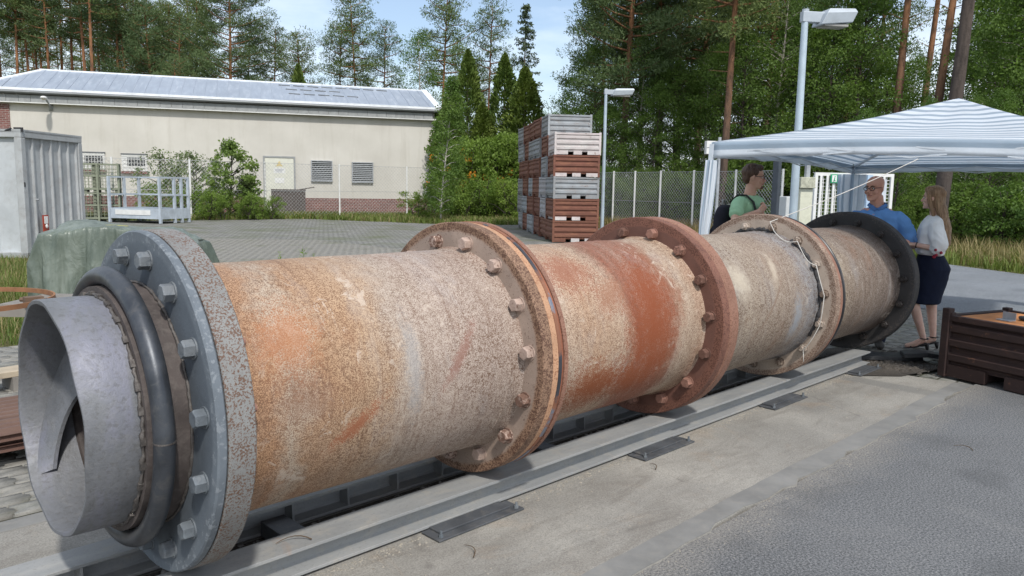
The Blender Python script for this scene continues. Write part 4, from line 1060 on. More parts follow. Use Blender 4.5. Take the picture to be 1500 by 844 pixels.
# ------------------------------------------------------------------ chain-link fences
def fence(pts, h, label, posts=None, cell=0.16, wire=0.011):
    root = empty('wire_fence', pts[0], 0, label, 'fence')
    o0 = Vector(pts[0])
    me_p = MB().cyl((0, 0, -0.1), (0, 0, h+0.06), 0.045, 0.045, 10).mesh('post', M_WFRM)
    for p in (posts or pts):
        o = link('post', me_p, root); o.location = Vector(p)-o0
    V, F_ = [], []
    tw = MB()
    for a, b in zip(pts[:-1], pts[1:]):
        a, b = Vector(a), Vector(b); L = (b-a).length; ux_ = (b-a)/L; nn = Vector((-ux_.y, ux_.x, 0))
        k0 = -int(h/cell)
        for s_ in (1, -1):
            for i in range(k0, int(L/cell)+int(h/cell)+1):
                # line x = i*cell + s*z clipped to 0..L
                x0, z0 = i*cell, 0.05
                pts2 = []
                zlo, zhi = 0.05, h
                if s_ > 0:
                    za, zb = max(zlo, -x0), min(zhi, L-x0)
                else:
                    za, zb = max(zlo, x0-L), min(zhi, x0)
                if zb-za < 0.05: continue
                p0 = a+ux_*(x0+s_*za)+Vector((0, 0, za)); p1 = a+ux_*(x0+s_*zb)+Vector((0, 0, zb))
                dv = (p1-p0).normalized(); sd = dv.cross(nn)*wire*0.5; nv = nn*wire*0.5
                o_ = len(V)
                for pp in (p0, p1): V += [pp+sd-o0, pp+nv-o0, pp-sd-o0, pp-nv-o0]
                F_ += [(o_+j, o_+(j+1) % 4, o_+4+(j+1) % 4, o_+4+j) for j in range(4)]
        for z in (h, h*0.5, 0.1): tw.bar(a+Vector((0, 0, z))-o0, b+Vector((0, 0, z))-o0, 0.02)
    o = link('wire_mesh', npmesh('wire_mesh', np.array([tuple(v) for v in V]), np.array(F_), M_WIRE), root); tag(o, kind='stuff')
    tw.build('tension_wire', M_WIRE, root)
    return root
fence([spot(100, 34.8), spot(280, 37.6), spot(400, 40.2), spot(497, 42.6), spot(595, 45.0), spot(694, 48.0), spot(760, 50.0)], 2.8, 'chain-link fence with thin pale posts in front of the cream hall', [spot(167, 35.8), spot(280, 37.6), spot(389, 40.0), spot(497, 42.6), spot(595, 45.0), spot(694, 48.0)], 0.19, 0.010)
fence([spot(868, 37.5), spot(895, 36), spot(926, 34.9), spot(963, 33.6), spot(1011, 32), spot(1072, 30), spot(1140, 28)], 2.52, 'tall chain-link fence in front of the dark forest right of the crates', None, 0.15, 0.0135)

# ------------------------------------------------------------------ gate corner behind the canopy
gp = spot(1186, 20.0); gq = spot(1300, 20.4); gv = gq-gp; ga = math.atan2(gv.y, gv.x); GL = gv.length
gate = empty('gate', gp, ga, 'white steel gate of upright bars with mesh behind the canopy', 'gate')
q = MB(); q.b(0, GL, -0.03, 0.03, 2.2, 2.28); q.b(0, GL, -0.03, 0.03, 0.08, 0.16); q.b(0, 0.08, -0.03, 0.03, 0.16, 2.2); q.b(GL-0.08, GL, -0.03, 0.03, 0.16, 2.2); q.build('gate_frame', M_WFRM, gate)
bm_ = MB().b(-0.03, 0.03, -0.05, -0.032, 0.16, 2.2).mesh('bar', M_WFRM)
for i in range(11):
    o = link('bar', bm_, gate); o.location = (0.16+0.178*i, 0, 0)
q = MB()
for i in range(int(GL/0.09)): q.bar((0.09*i, 0.04, 0.16), (0.09*i, 0.04, 2.2), 0.016)
for i in range(22): q.bar((0, 0.04, 0.18+0.092*i), (GL, 0.04, 0.18+0.092*i), 0.016)
o = q.build('wire_mesh', M_WFRM, gate); tag(o, kind='stuff')
ex = empty('exit_sign', gp+gv.normalized()*0.40+Vector((0.0, 0.0, 2.02)), ga, 'green running-man exit sign with arrow fixed to the white gate', 'sign')
M_EXG = mat('exit_green', (0.02, 0.30, 0.14), 0.4, 0, 0.06)
q = MB(); q.b(0, 0.42, -0.09, -0.055, 0, 0.22); q.build('panel', M_EXG, ex)
q = MB(); q.prism([(0.20, 0.09), (0.28, 0.09), (0.28, 0.05), (0.36, 0.11), (0.28, 0.17), (0.28, 0.13), (0.20, 0.13)], 0.0, 0.004); q.xf(Matrix.Translation((0, -0.091, 0)) @ Matrix.Rotation(R_(90), 4, 'X')); q.build('arrow', M_WFRM, ex)
q = MB(); q.b(0.03, 0.16, -0.096, -0.0905, 0.025, 0.195); q.build('door_symbol', M_WFRM, ex)
q = MB(); q.tube([(0.075, -0.099, 0.04), (0.09, -0.099, 0.09), (0.10, -0.099, 0.135)], 0.012, 6); q.tube([(0.12, -0.099, 0.05), (0.09, -0.099, 0.09)], 0.010, 6); q.ball((0.105, -0.099, 0.16), 0.014, 8, 5); q.build('running_man', M_EXG, ex)
wb_ = empty('white_board', spot(1270, 19.4), ga, 'plain pale sheet standing upright behind the bald man', 'board')
q = MB(); q.b(0, 0.40, 0, 0.03, 0.15, 2.12); q.build('sheet', mat('pale_blue_grey_sheet', (0.46, 0.50, 0.54), 0.6), wb_); q = MB(); q.b(-0.14, -0.003, -0.02, 0.05, 0.0, 2.22); q.build('blue_upright', mat('light_blue_paint', (0.36, 0.47, 0.60), 0.5), wb_)
cab = empty('electrical_cabinet', spot(1147, 17.0), ga, 'low pale grey electrical cabinet left of the cream meter box', 'cabinet')
q = MB(); q.b(0, 0.52, 0, 0.35, 0.10, 1.68); q.build('housing', mat('pale_grey_cabinet', (0.50, 0.52, 0.52), 0.55, 0, 0.08), cab, bevel=0.015)
q = MB(); q.b(0.05, 0.47, 0.04, 0.31, 0.0, 0.10); q.build('plinth', M_FASC, cab); q = MB(); q.b(0.44, 0.47, -0.02, -0.001, 0.9, 1.05); q.build('handle', M_BLACKST, cab)
mbx = empty('meter_box', spot(1167, 15.8), ga, 'cream meter box with a dirty lamp housing on top beside the white gate', 'meter box')
M_CRM = mat('cream_plastic', (0.60, 0.60, 0.48), 0.5, 0, 0.08, 3, dirt=(0.25, 0.24, 0.18), dirt_amt=0.3)
q = MB(); q.b(0, 0.27, 0, 0.2, 0.4, 1.86); q.build('housing', M_CRM, mbx, bevel=0.01)
q = MB(); q.b(-0.04, 0.28, -0.06, 0.2, 1.88, 2.08); q.b(-0.05, 0.29, -0.07, 0.21, 1.862, 1.885); q.build('lamp_housing', mat('dirty_cream', (0.42, 0.42, 0.33), 0.6, 0, 0.25, 8, dirt=(0.07, 0.07, 0.05), dirt_amt=0.7), mbx, bevel=0.01)
q = MB(); q.b(0.03, 0.24, 0.03, 0.17, 0.0, 0.4); q.build('stand', M_GALV, mbx); q = MB(); q.b(0.14, 0.22, 0.06, 0.14, 2.08, 2.35); q.build('conduit', M_GALV, mbx)
dp_ = empty('steel_post', spot(1131, 15.2), 0, 'dark grey square steel post behind the man in the green shirt', 'post')
q = MB(); q.b(-0.06, 0.06, -0.06, 0.06, 0, 2.6); q.build('shaft', mat('dark_blue_grey_post', (0.05, 0.06, 0.075), 0.5, 0.2), dp_, bevel=0.008); q = MB(); q.b(-0.07, 0.07, -0.07, 0.07, 2.6, 2.63); q.build('cap', M_BLACKST, dp_)
fb_ = empty('junction_box', spot(1046, 22), ga, 'small white box on a thin post sticking up behind the canopy corner', 'box')
q = MB(); q.cyl((0, 0, 0), (0, 0, 3.25), 0.045, 0.045, 10); q.build('post', M_GALV, fb_); q = MB(); q.b(-0.4, -0.06, -0.05, 0.1, 2.78, 3.14); q.build('housing', M_WFRM, fb_, bevel=0.01); q = MB(); q.b(-0.39, -0.07, -0.056, -0.0505, 2.95, 2.965); q.build('seam', M_GUT, fb_)
# ------------------------------------------------------------------ vegetation
def m_leaf(name, c0, c1, trans=0.35, vscale=0.9, hue=0.10):
    t = NT(name); v = t.obj(True)
    n1 = t.noise(v, vscale, 4, 0.6); n2 = t.noise(v, 11.0, 3, 0.7)
    c = t.mix(t.ramp(n1, [(0.32, 0.0), (0.68, 1.0)]), c0, c1)
    c = t.mix(t.ramp(n2, [(0.35, 0.35), (0.65, 0.0)]), c, sc(c0, 0.55))
    oi = t.n('ShaderNodeObjectInfo')
    c = t.mix(t.math('MULTIPLY', oi.outputs['Random'], hue*3.2), c, (c1[0]*1.25, c1[1]*1.05, c1[2]*0.8))
    d = t.n('ShaderNodeBsdfPrincipled'); t.l(c, d.inputs['Base Color']); d.inputs['Roughness'].default_value = 0.6; d.inputs['Specular IOR Level'].default_value = 0.25
    tr = t.n('ShaderNodeBsdfTranslucent'); t.l(t.mix(1.0, c, (1.15, 1.25, 0.7), 'MULTIPLY'), tr.inputs['Color'])
    mx = t.n('ShaderNodeMixShader'); mx.inputs[0].default_value = trans
    t.l(d.outputs[0], mx.inputs[1]); t.l(tr.outputs[0], mx.inputs[2]); t.l(mx.outputs[0], t.out.inputs['Surface'])
    return t.m
def m_bark(name, low, high, z0, z1, sc_=6):
    t = NT(name); v = t.obj(); s = t.sep(v)
    n = t.noise(t.mapping(v, (1, 1, 0.25)), sc_, 6, 0.7); n2 = t.noise(v, sc_*3, 4, 0.7)
    z = t.math('ADD', s[2], t.math('MULTIPLY', t.math('SUBTRACT', n, 0.5), 4.0))
    c = t.mix(t.maprange(z, z0, z1), low, high)
    c = t.mix(t.ramp(n, [(0.38, 0.65), (0.56, 0.0)]), c, sc(low, 0.4))
    return t.pbr(c, 0.9, 0, t.bump(n2, 0.7, 0.03), 0.2)
L_PINE = m_leaf('pine_needles', (0.056, 0.100, 0.034), (0.150, 0.205, 0.066), 0.18)
L_PINE2 = m_leaf('blue_green_needles', (0.050, 0.094, 0.040), (0.130, 0.188, 0.078), 0.18)
L_BIRCH = m_leaf('birch_leaves', (0.065, 0.130, 0.036), (0.160, 0.255, 0.070), 0.4)
L_WOOD = m_leaf('woodland_leaves', (0.052, 0.110, 0.026), (0.150, 0.240, 0.052), 0.4)
L_THUJA = m_leaf('thuja_sprays', (0.060, 0.115, 0.026), (0.165, 0.225, 0.050), 0.2)
L_SPRUCE = m_leaf('spruce_needles', (0.049, 0.084, 0.046), (0.104, 0.142, 0.072), 0.15)
L_SHRUB = m_leaf('shrub_leaves', (0.11, 0.19, 0.035), (0.22, 0.32, 0.07), 0.4)
L_SAPL = m_leaf('sapling_birch_leaves', (0.095, 0.17, 0.04), (0.19, 0.28, 0.075), 0.45)
L_GRASS = m_leaf('grass_blades', (0.085, 0.140, 0.030), (0.175, 0.225, 0.060), 0.35, 0.5)
L_DRY = m_leaf('dry_grass_blades', (0.21, 0.18, 0.085), (0.34, 0.29, 0.15), 0.3, 0.5)
L_ORANGE = m_leaf('orange_blossom', (0.50, 0.19, 0.02), (0.62, 0.28, 0.03), 0.3)
K_PINE = m_bark('pine_bark', (0.115, 0.085, 0.068), (0.30, 0.145, 0.072), 3.0, 11.0)
K_DARK = m_bark('dark_bark', (0.075, 0.062, 0.055), (0.13, 0.095, 0.075), 4.0, 14.0)
K_BIRCH = m_bark('birch_bark', (0.50, 0.48, 0.44), (0.42, 0.38, 0.33), 1.0, 9.0, 9)

def quads(cen, a, b, bend=None):
    """diamond leaves: centres, half-length vectors a, half-width vectors b"""
    V = np.stack([cen-a, cen-b*1.0+a*0.1, cen+a, cen+b*1.0+a*0.1], 1).reshape(-1, 3)
    F = np.arange(len(V)).reshape(-1, 4)
    return V, F
def unit(v): return v/np.maximum(np.linalg.norm(v, axis=-1, keepdims=True), 1e-9)
def clump_leaves(rng, C, R, n, ln, wd, up=0.2, out=0.6, shell=0.55):
    """C (k,3) clump centres, R (k,3) radii, n leaves each"""
    k = len(C)
    d = unit(rng.normal(size=(k, n, 3)))
    rr = shell+(1-shell)*rng.random((k, n, 1))**0.6
    P = C[:, None]+d*R[:, None]*rr
    dirv = unit(d*out+rng.normal(size=(k, n, 3))*0.7+np.array([0, 0, up]))
    sd = unit(np.cross(dirv, rng.normal(size=(k, n, 3))))
    s = (0.65+0.7*rng.random((k, n, 1)))
    return quads(P.reshape(-1, 3), (dirv*ln*s).reshape(-1, 3), (sd*wd*s).reshape(-1, 3))
def tree_obj(name, tm, cm, label, loc, rz, s, group, cat='tree'):
    e = empty(name, loc, rz, label, cat, group); e.scale = s if isinstance(s, tuple) else (s, s, s)
    link('trunk', tm, e); link('crown', cm, e)
    return e
def bend_trunk(rng, h, sway):
    ph = rng.random(2)*6.28; 
    def f(z): u = z/h; return np.array([sway*math.sin(u*2.1+ph[0])*u, sway*math.sin(u*1.7+ph[1])*u, z])
    return f
def pine(seed, h, c0, rad, nb, needle=None, bark=None, r0=0.17, plate=0.30, dens=1.0, dead=6):
    rng = np.random.default_rng(seed); f = bend_trunk(rng, h, 0.45)
    tr = MB(); zs = np.linspace(-0.1, h, 12)
    tr.tube([f(z) for z in zs], [r0*(1-0.86*max(0, z)/h)+0.012 for z in zs], 9)
    C, R = [], []
    for i in range(nb):
        u = (i+rng.random())/nb; z = c0+(h-c0)*u**0.9
        az = i*2.4+rng.normal(0, 0.4)
        prof = (1-u)**0.42*(0.5+0.5*min(1, u*3.0+0.15))
        L = rad*prof*(0.65+0.5*rng.random())+0.25
        p0 = f(z); dirh = np.array([math.cos(az), math.sin(az), 0.0])
        rise = 0.15+0.35*u+rng.normal(0, 0.12)
        pts = [p0+dirh*L*t+np.array([0, 0, rise*L*t-0.25*L*(t*(1-t))]) for t in (0, 0.35, 0.7, 1.0)]
        tr.tube(pts, [0.055*(1-u*0.6)+0.012, 0.04*(1-u*0.6)+0.01, 0.022, 0.008], 5, cap=False)
        nc = max(2, int(1.7*L*dens+1))
        for j in range(nc):
            t = 0.35+0.68*(j+rng.random())/nc
            q = p0+dirh*L*t+np.array([0, 0, rise*L*t])+np.append(rng.normal(0, 0.22*L*0.5, 2), rng.normal(0, 0.12))
            s = 0.40+0.42*rng.random()**1.5
            C.append(q); R.append((s*1.2, s*1.2, s*plate*2.4))
    for i in range(dead):
        z = c0*(0.45+0.5*rng.random()); az = rng.random()*6.28; L = 0.5+0.9*rng.random()
        tr.tube([f(z), f(z)+np.array([math.cos(az)*L, math.sin(az)*L, 0.1*L])], [0.025, 0.006], 4, cap=False)
    V, F = clump_leaves(rng, np.array(C), np.array(R), int(84), 0.100, 0.024, 0.45, 0.8, 0.45)
    return tr.mesh('trunk', bark or K_PINE, smooth=True), npmesh('crown', V, F, needle or L_PINE)
def broad(seed, h, c0, rad, nc, leaf=None, bark=None, r0=0.10, droop=0.0, ls=0.075, n=46, multi=1, cl=0.55):
    rng = np.random.default_rng(seed); tr = MB(); C, R = [], []
    for m_ in range(multi):
        f0 = bend_trunk(rng, h, 0.5); off = np.array([rng.normal(0, 0.3), rng.normal(0, 0.3), 0]) if multi > 1 else np.zeros(3)
        lean = np.append(rng.normal(0, 0.10, 2), 0) if multi > 1 else np.zeros(3)
        f = lambda z, f0=f0, off=off, lean=lean: f0(z)+off+lean*z
        zs = np.linspace(-0.1, h*0.97, 10)
        tr.tube([f(z) for z in zs], [r0*(1-0.9*max(0, z)/h)+0.006 for z in zs], 8)
        for i in range(nc//multi):
            u = rng.random(); z = c0+(h-c0)*u; az = rng.random()*6.28
            prof = math.sin(PI*min(1, 0.16+0.84*u**0.85))**0.7 if droop < 0.5 else (1-u)**0.5*0.8+0.2
            L = rad*prof*(0.25+0.75*rng.random()**0.6)
            p0 = f(max(0.3, z-0.35*L)); q = f(z)+np.array([math.cos(az)*L, math.sin(az)*L, 0.15*L-droop*L*0.5])
            if i % 3 == 0: tr.tube([p0, (p0+q)/2+np.array([0, 0, 0.12*L]), q], [0.028, 0.016, 0.005], 4, cap=False)
            s = cl*(0.6+0.7*rng.random())
            C.append(q); R.append((s, s, s*(0.75+droop*0.9)))
    V, F = clump_leaves(rng, np.array(C), np.array(R), n, ls, ls*0.62, -0.15-droop*0.6, 0.5, 0.2)
    return tr.mesh('trunk', bark or K_DARK, smooth=True), npmesh('crown', V, F, leaf or L_WOOD)
def column(seed, h, rad, leaf, n=9000, sharp=1.0, size=0.10, ragged=0.16):
    rng = np.random.default_rng(seed); tr = MB(); zs = np.linspace(-0.1, h*0.95, 6)
    tr.tube([(0, 0, z) for z in zs], [0.12*(1-0.85*max(z, 0)/h)+0.01 for z in zs], 7)
    u = rng.random(n)**0.8; az = rng.random(n)*6.283
    lob = 1+0.16*np.sin(az*3+u*9)+0.14*np.sin(az*7-u*23)+0.10*np.sin(u*60+az*2)
    prof = np.clip(np.minimum(1, (1-u)*2.2*sharp), 0, 1)**0.75*np.clip(u*9+0.55, 0, 1)
    r = rad*prof*lob*(1-ragged*2*rng.random(n)**2.2)
    P = np.stack([r*np.cos(az), r*np.sin(az), u*h+0.05], -1)
    d = unit(np.stack([np.cos(az), np.sin(az), np.full(n, 1.1)], -1)+rng.normal(size=(n, 3))*0.45)
    sd = unit(np.cross(d, rng.normal(size=(n, 3)))); s = (0.6+0.8*rng.random((n, 1)))*size
    V, F = quads(P, d*s*1.25, sd*s*0.55)
    return tr.mesh('trunk', K_DARK, smooth=True), npmesh('crown', V, F, leaf)
def spruce(seed, h, rad, leaf, nb=46):
    rng = np.random.default_rng(seed); tr = MB(); tr.tube([(0, 0, -0.1), (0, 0, h*0.5), (0, 0, h)], [0.16, 0.09, 0.01], 8)
    C, R = [], []
    for i in range(nb*4):
        u = rng.random(); z = h*(0.08+0.92*u); az = rng.random()*6.283; L = rad*(1-u)**0.85*(0.7+0.45*rng.random())+0.12
        if i % 3 == 0: tr.tube([(0, 0, z), (math.cos(az)*L, math.sin(az)*L, z-0.18*L)], [0.03, 0.006], 4, cap=False)
        for t in np.linspace(0.35, 1, max(2, int(L*2.2))):
            C.append((math.cos(az)*L*t, math.sin(az)*L*t, z-0.16*L*t)); R.append((0.26, 0.26, 0.13))
    V, F = clump_leaves(rng, np.array(C), np.array(R), 18, 0.11, 0.035, -0.3, 0.7, 0.2)
    return tr.mesh('trunk', K_DARK, smooth=True), npmesh('crown', V, F, leaf)

P_TALL = [pine(21, 22, 13.2, 2.6, 34), pine(22, 22, 12.4, 2.9, 38, L_PINE2), pine(23, 21, 13.5, 2.2, 30)]
P_SLIM = [pine(31, 16, 8.6, 2.6, 34, r0=0.13), pine(32, 16, 9.4, 2.2, 28, L_PINE2, r0=0.12)]
P_FULL = [pine(41, 18, 4.0, 3.6, 62, dens=1.25, r0=0.22), pine(42, 17, 3.0, 3.8, 66, L_PINE2, dens=1.25, r0=0.22)]
P_BIG = [pine(45, 19, 6.2, 4.2, 72, L_PINE2, dens=1.5, r0=0.21), pine(46, 19, 9.0, 3.4, 54, L_PINE, dens=1.3, r0=0.20)]
B_WOOD = [broad(51, 11, 1.2, 3.0, 240, L_WOOD, ls=0.055, n=74, cl=0.58), broad(52, 9.5, 0.6, 3.1, 230, L_WOOD, ls=0.055, n=74, cl=0.58), broad(53, 12, 2.4, 2.8, 210, L_BIRCH, K_BIRCH, 0.10, 0.35, 0.050, 70)]
B_BIRCH = [broad(54, 13, 3.2, 2.4, 190, L_BIRCH, K_BIRCH, 0.11, 0.6, 0.055, 56)]
B_BUSH = [broad(55, 3.0, 0.15, 1.7, 130, L_WOOD, None, 0.05, 0, 0.06, 46, 4, 0.40), broad(56, 2.6, 0.1, 1.5, 120, L_SHRUB, None, 0.045, 0, 0.055, 46, 4, 0.36)]
FOR = 'forest trees behind the right-hand fence'
BACK = 'pines behind the cream hall'

used = {}
NTH = ['first', 'second', 'third', 'fourth', 'fifth', 'sixth', 'seventh', 'eighth', 'ninth', 'tenth', 'eleventh', 'twelfth', 'thirteenth', 'fourteenth', 'fifteenth', 'sixteenth', 'seventeenth', 'eighteenth', 'nineteenth', 'twentieth', 'twenty-first', 'twenty-second', 'twenty-third', 'twenty-fourth', 'twenty-fifth']
def ranks(L, key=None):
    o = sorted(range(len(L)), key=lambda i: L[i][0]); r = [0]*len(L)
    for k, i in enumerate(o): r[i] = k
    return r
def put(kind, proto, label, px, d, s=1.0, group=None, cat='tree', z=0.0):
    tm, cm = proto
    return tree_obj(kind, tm, cm, label, spot(px, d, z), random.uniform(0, 6.28), s, group, cat)
# pines behind the hall, left to right
trunks = [(-6, 66), (1, 64), (17, 70), (39, 65), (56, 66), (71, 68), (78, 76), (88, 64), (102, 72), (120, 66), (134, 63), (147, 62), (160, 74), (166, 70), (178, 66)]
for i, (px, d) in enumerate(trunks):
    put('pine_tree', P_TALL[i % 3], f'slender bare-stemmed pine above the hall roof, {NTH[i]} stem from the left', px, d, random.uniform(0.94, 1.08), BACK)
back2 = [(-20, 84, 0), (12, 90, 1), (48, 92, 1), (64, 86, 0), (95, 88, 1), (128, 92, 1), (154, 86, 0), (172, 90, 1), (190, 82, 0), (212, 86, 1), (246, 84, 1), (284, 86, 0)]
for i, (px, d, k_) in enumerate(back2):
    put('pine_tree', P_TALL[(i*2) % 3], f'pine in the second row behind the hall, {NTH[i]} from the left', px, d, random.uniform(0.9, 1.1), 'second-row pines behind the hall')
for i, (px, d, s) in enumerate(((-10, 74, .62), (22, 78, .7), (48, 76, .6), (84, 80, .66), (110, 76, .62), (140, 80, .68), (172, 76, .66), (320, 80, .66), (360, 78, .55), (470, 82, .5), (540, 84, .5), (580, 80, .55))):
    put('woodland_tree', B_WOOD[i % 2], f'low leafy tree between the stems behind the hall, {NTH[i]} from the left', px, d, s, 'low leafy trees behind the hall')
mid = [(196, 66, 1, .86), (214, 70, 0, 1.0), (232, 65, 1, .92), (252, 70, 0, .95), (272, 66, 1, .88), (296, 72, 0, 1.02)]
for i, (px, d, k_, s) in enumerate(mid):
    put('pine_tree', P_FULL[k_], f'full-crowned pine above the hall roof, {NTH[i]} from the left in the dense clump', px, d, s, BACK+' (dense clump)')
put('pine_tree', P_BIG[0], 'broad pine with an open crown and reddish stem standing over the hall ridge', 338, 64, 0.98)
put('pine_tree', P_FULL[1], 'paler small pine in front of the dense clump, its tip at ridge height', 262, 58, 0.62)
for (px, d, k_, s, lb) in ((372, 70, 1, 0.92, 'slim pine standing just right of the broad open-crowned pine'), (404, 68, 0, 0.92, 'slim pine with rounded head, second from the broad pine'), (447, 67, 0, 0.88, 'pine with a dense ivy-like lower crown above the hall ridge'), (502, 67, 1, 0.93, 'slim pine, left stem of the pair in the open sky'), (524, 66, 0, 1.05, 'slim pine, right stem of the pair in the open sky'), (558, 68, 1, 0.94, 'slim pine standing alone right of the pair in the open sky')):
    put('pine_tree', P_SLIM[k_], lb, px, d, s)
put('ivy_column', column(61, 8.0, 1.3, L_THUJA, 5000, 0.9, 0.12, 0.3), 'yellowish ivy-grown stem in front of the slim pines above the roof ridge', 440, 62, (1, 1, 1.35))
put('birch_tree', B_BIRCH[0], 'pale airy birch with drooping twigs beside the end of the hall', 608, 62, 1.02)
put('birch_tree', B_BIRCH[0], 'pale birch filling the gap between the two pines right of the hall', 672, 70, 1.08)
put('pine_tree', P_SLIM[0], 'tall pine with a side branch pointing right, behind the hall end', 646, 64, 1.08)
put('pine_tree', P_SLIM[1], 'bushy pine with a forked head left of the pointed spruce', 712, 66, 1.03)
put('pine_tree', P_FULL[1], 'dark pine filling the background behind the thuja columns', 700, 76, 0.78)
put('spruce_tree', spruce(63, 15.2, 2.3, L_SPRUCE), 'narrow pointed spruce standing highest behind the thujas', 763, 60, 1.0)
TH = [column(64, 10.5, 1.25, L_THUJA), column(65, 9.5, 1.2, L_THUJA)]
for (px, d, k_, s, lb) in ((682, 52, 0, 1.0, 'tallest dark green thuja column right of the hall'), (656, 51, 1, (0.95, 0.95, 0.82), 'shorter thuja column nearest the hall corner'), (636, 54, 1, (0.9, 0.9, 0.72), 'low thuja half hidden behind the hall corner'), (704, 51, 1, (0.95, 0.95, 0.74), 'low thuja to the right of the tallest thuja'), (735, 52, 0, (1.0, 1.0, 0.98), 'thuja column just left of the spruce'), (764, 51, 1, (1.25, 1.25, 0.98), 'broad thuja in front of the spruce')):
    put('thuja', TH[k_], lb, px, d, s)
# yellow-green hedge shrubs with orange blossom beside the crates
HEDGE = [broad(66, 4.6, 0.2, 1.9, 200, L_SHRUB, None, 0.05, 0, 0.075, 48, 4, 0.45)]
for (px, d, s, lb) in ((672, 45.5, 0.92, 'flowering shrub with orange blossom behind the birch sapling'), (706, 46.5, 0.98, 'flowering shrub with orange blossom in the middle of the hedge'), (738, 45.5, 1.02, 'bright green shrub in the hedge next to the crates'), (764, 47.5, 1.0, 'shrub half hidden by the rear of the crate stack')):
    e = put('hedge_shrub', HEDGE[0], lb, px, d, s, None, 'shrub')
    if 'orange' in lb:
        rng = np.random.default_rng(int(px)); k_ = 15
        az = rng.random(k_)*6.28; zz = 1.4+2.6*rng.random(k_); rr = 2.05*np.sqrt(np.clip(1-((zz-2.2)/2.6)**2, 0.1, 1))
        V, F = clump_leaves(rng, np.stack([rr*np.cos(az), rr*np.sin(az), zz], -1), np.full((k_, 3), 0.26), 26, 0.07, 0.055)
        link('blossom', npmesh('blossom', V, F, L_ORANGE), e)
# young birch at the yard edge
put('birch_sapling', broad(67, 6.9, 0.5, 0.95, 190, L_SAPL, K_BIRCH, 0.045, 0.25, 0.055, 44, 1, 0.36), 'young birch with a thin white stem at the edge of the paving', 644, 38.6, 1.0)
# growth along the left fence
put('pine_sapling', broad(68, 4.7, 0.2, 1.75, 130, m_leaf('young_pine_needles', (0.105, 0.18, 0.045), (0.235, 0.325, 0.09), 0.3), K_DARK, 0.05, 0, 0.085, 40, 1, 0.34), 'bushy young pine with upright tips before the cream wall', 336, 39.0, 0.80, None, 'tree')
put('small_pine', broad(69, 2.1, 0.3, 0.62, 46, L_PINE, K_DARK, 0.03, 0, 0.07, 40, 1, 0.3), 'small slender pine right of the bushy young pine', 371, 40, 1.0)
put('grey_shrub', broad(70, 3.4, 0.1, 1.9, 130, m_leaf('olive_leaves', (0.102, 0.152, 0.065), (0.196, 0.254, 0.116), 0.3), None, 0.04, 0, 0.06, 44, 5, 0.42), 'grey-green shrub leaning over the fence left of the young pine', 268, 41.0, 0.96, None, 'shrub')
for (px, d, s, lb) in ((290, 38.5, 0.62, 'low leafy bush at the left foot of the young pine'), (312, 37.8, 0.55, 'lowest bush directly before the young pine'), (368, 38.4, 0.48, 'low bush under the small slender pine'), (398, 39.5, 0.42, 'small bush before the dark bin'), (220, 39.5, 0.62, 'low bush seen through the stillage rails')):
    put('bush', B_BUSH[1], lb, px, d, s, None, 'shrub')
for (px, d, s, lb) in ((612, 41.5, 0.55, 'small bush left of the birch sapling foot'), (676, 43, 0.8, 'leafy bush at the fence right of the birch sapling'), (712, 43.5, 0.85, 'leafy bush at the fence in the middle of the hedge'), (748, 42.5, 0.8, 'leafy bush at the fence beside the crates')):
    put('bush', B_BUSH[1], lb, px, d, s, None, 'shrub')
# far rounded wood between spruce and forest
for i, (px, d, s) in enumerate(((786, 105, 1.05), (806, 110, 1.25), (826, 100, 1.05), (846, 104, 1.15), (866, 95, 1.1))):
    put('far_tree', B_WOOD[i % 2], f'distant round-headed tree in the gap left of the forest, {NTH[i]} from the left', px, d, s, 'far trees in the gap')
# forest right of the crates: individual big pines first
for (px, d, k_, s, lb) in ((905, 41, 0, 1.02, 'dark spreading pine at the left edge of the forest'), (960, 43, 0, 1.08, 'dark pine second from the left forest edge'), (1052, 35, 1, 0.93, 'pine with a bare red-brown stem left of the near lamp post'), (1012, 45, 0, 1.05, 'dark pine behind the bare red-brown stem'), (1108, 46, 1, 1.05, 'pine whose stem shows left of the near lamp post')):
    put('pine_tree', P_BIG[k_], lb, px, d, s)
LEAN = [pine(47, 19, 11.5, 2.6, 36, L_PINE, None, 0.21), pine(48, 19, 12.5, 2.4, 30, L_PINE2, K_DARK, 0.21)]
for (px, d, k_, s, lx, lb) in ((1296, 34, 0, 1.0, 0.02, 'red-stemmed pine, left of the three above the canopy'), (1328, 40, 0, 1.0, 0.05, 'forked red-stemmed pine, middle of the three above the canopy'), (1346, 32, 0, 1.0, 0.06, 'leaning red-stemmed pine, right of the three above the canopy'), (1366, 21.5, 1, 0.98, 0.045, 'dark-stemmed pine rising right behind the canopy peak')):
    e = put('pine_tree', LEAN[k_], lb, px, d, s); e.rotation_euler = (0, lx, math.atan2(RL.y, RL.x))
for i, (px, d, s) in enumerate(((880, 52, .9), (930, 54, 1.0), (985, 52, 1.0), (1035, 56, 1.1), (1085, 53, 1.0), (1135, 50, 1.0), (1180, 54, 1.1), (1225, 50, 1.0), (1262, 54, 1.05), (1440, 52, 1.0), (1480, 48, 1.0), (1520, 50, 1.1))):
    put('pine_tree', P_FULL[i % 2], f'pine in the back row of the forest, {NTH[i]} from the left', px, d, s, 'pines in the back row of the forest')
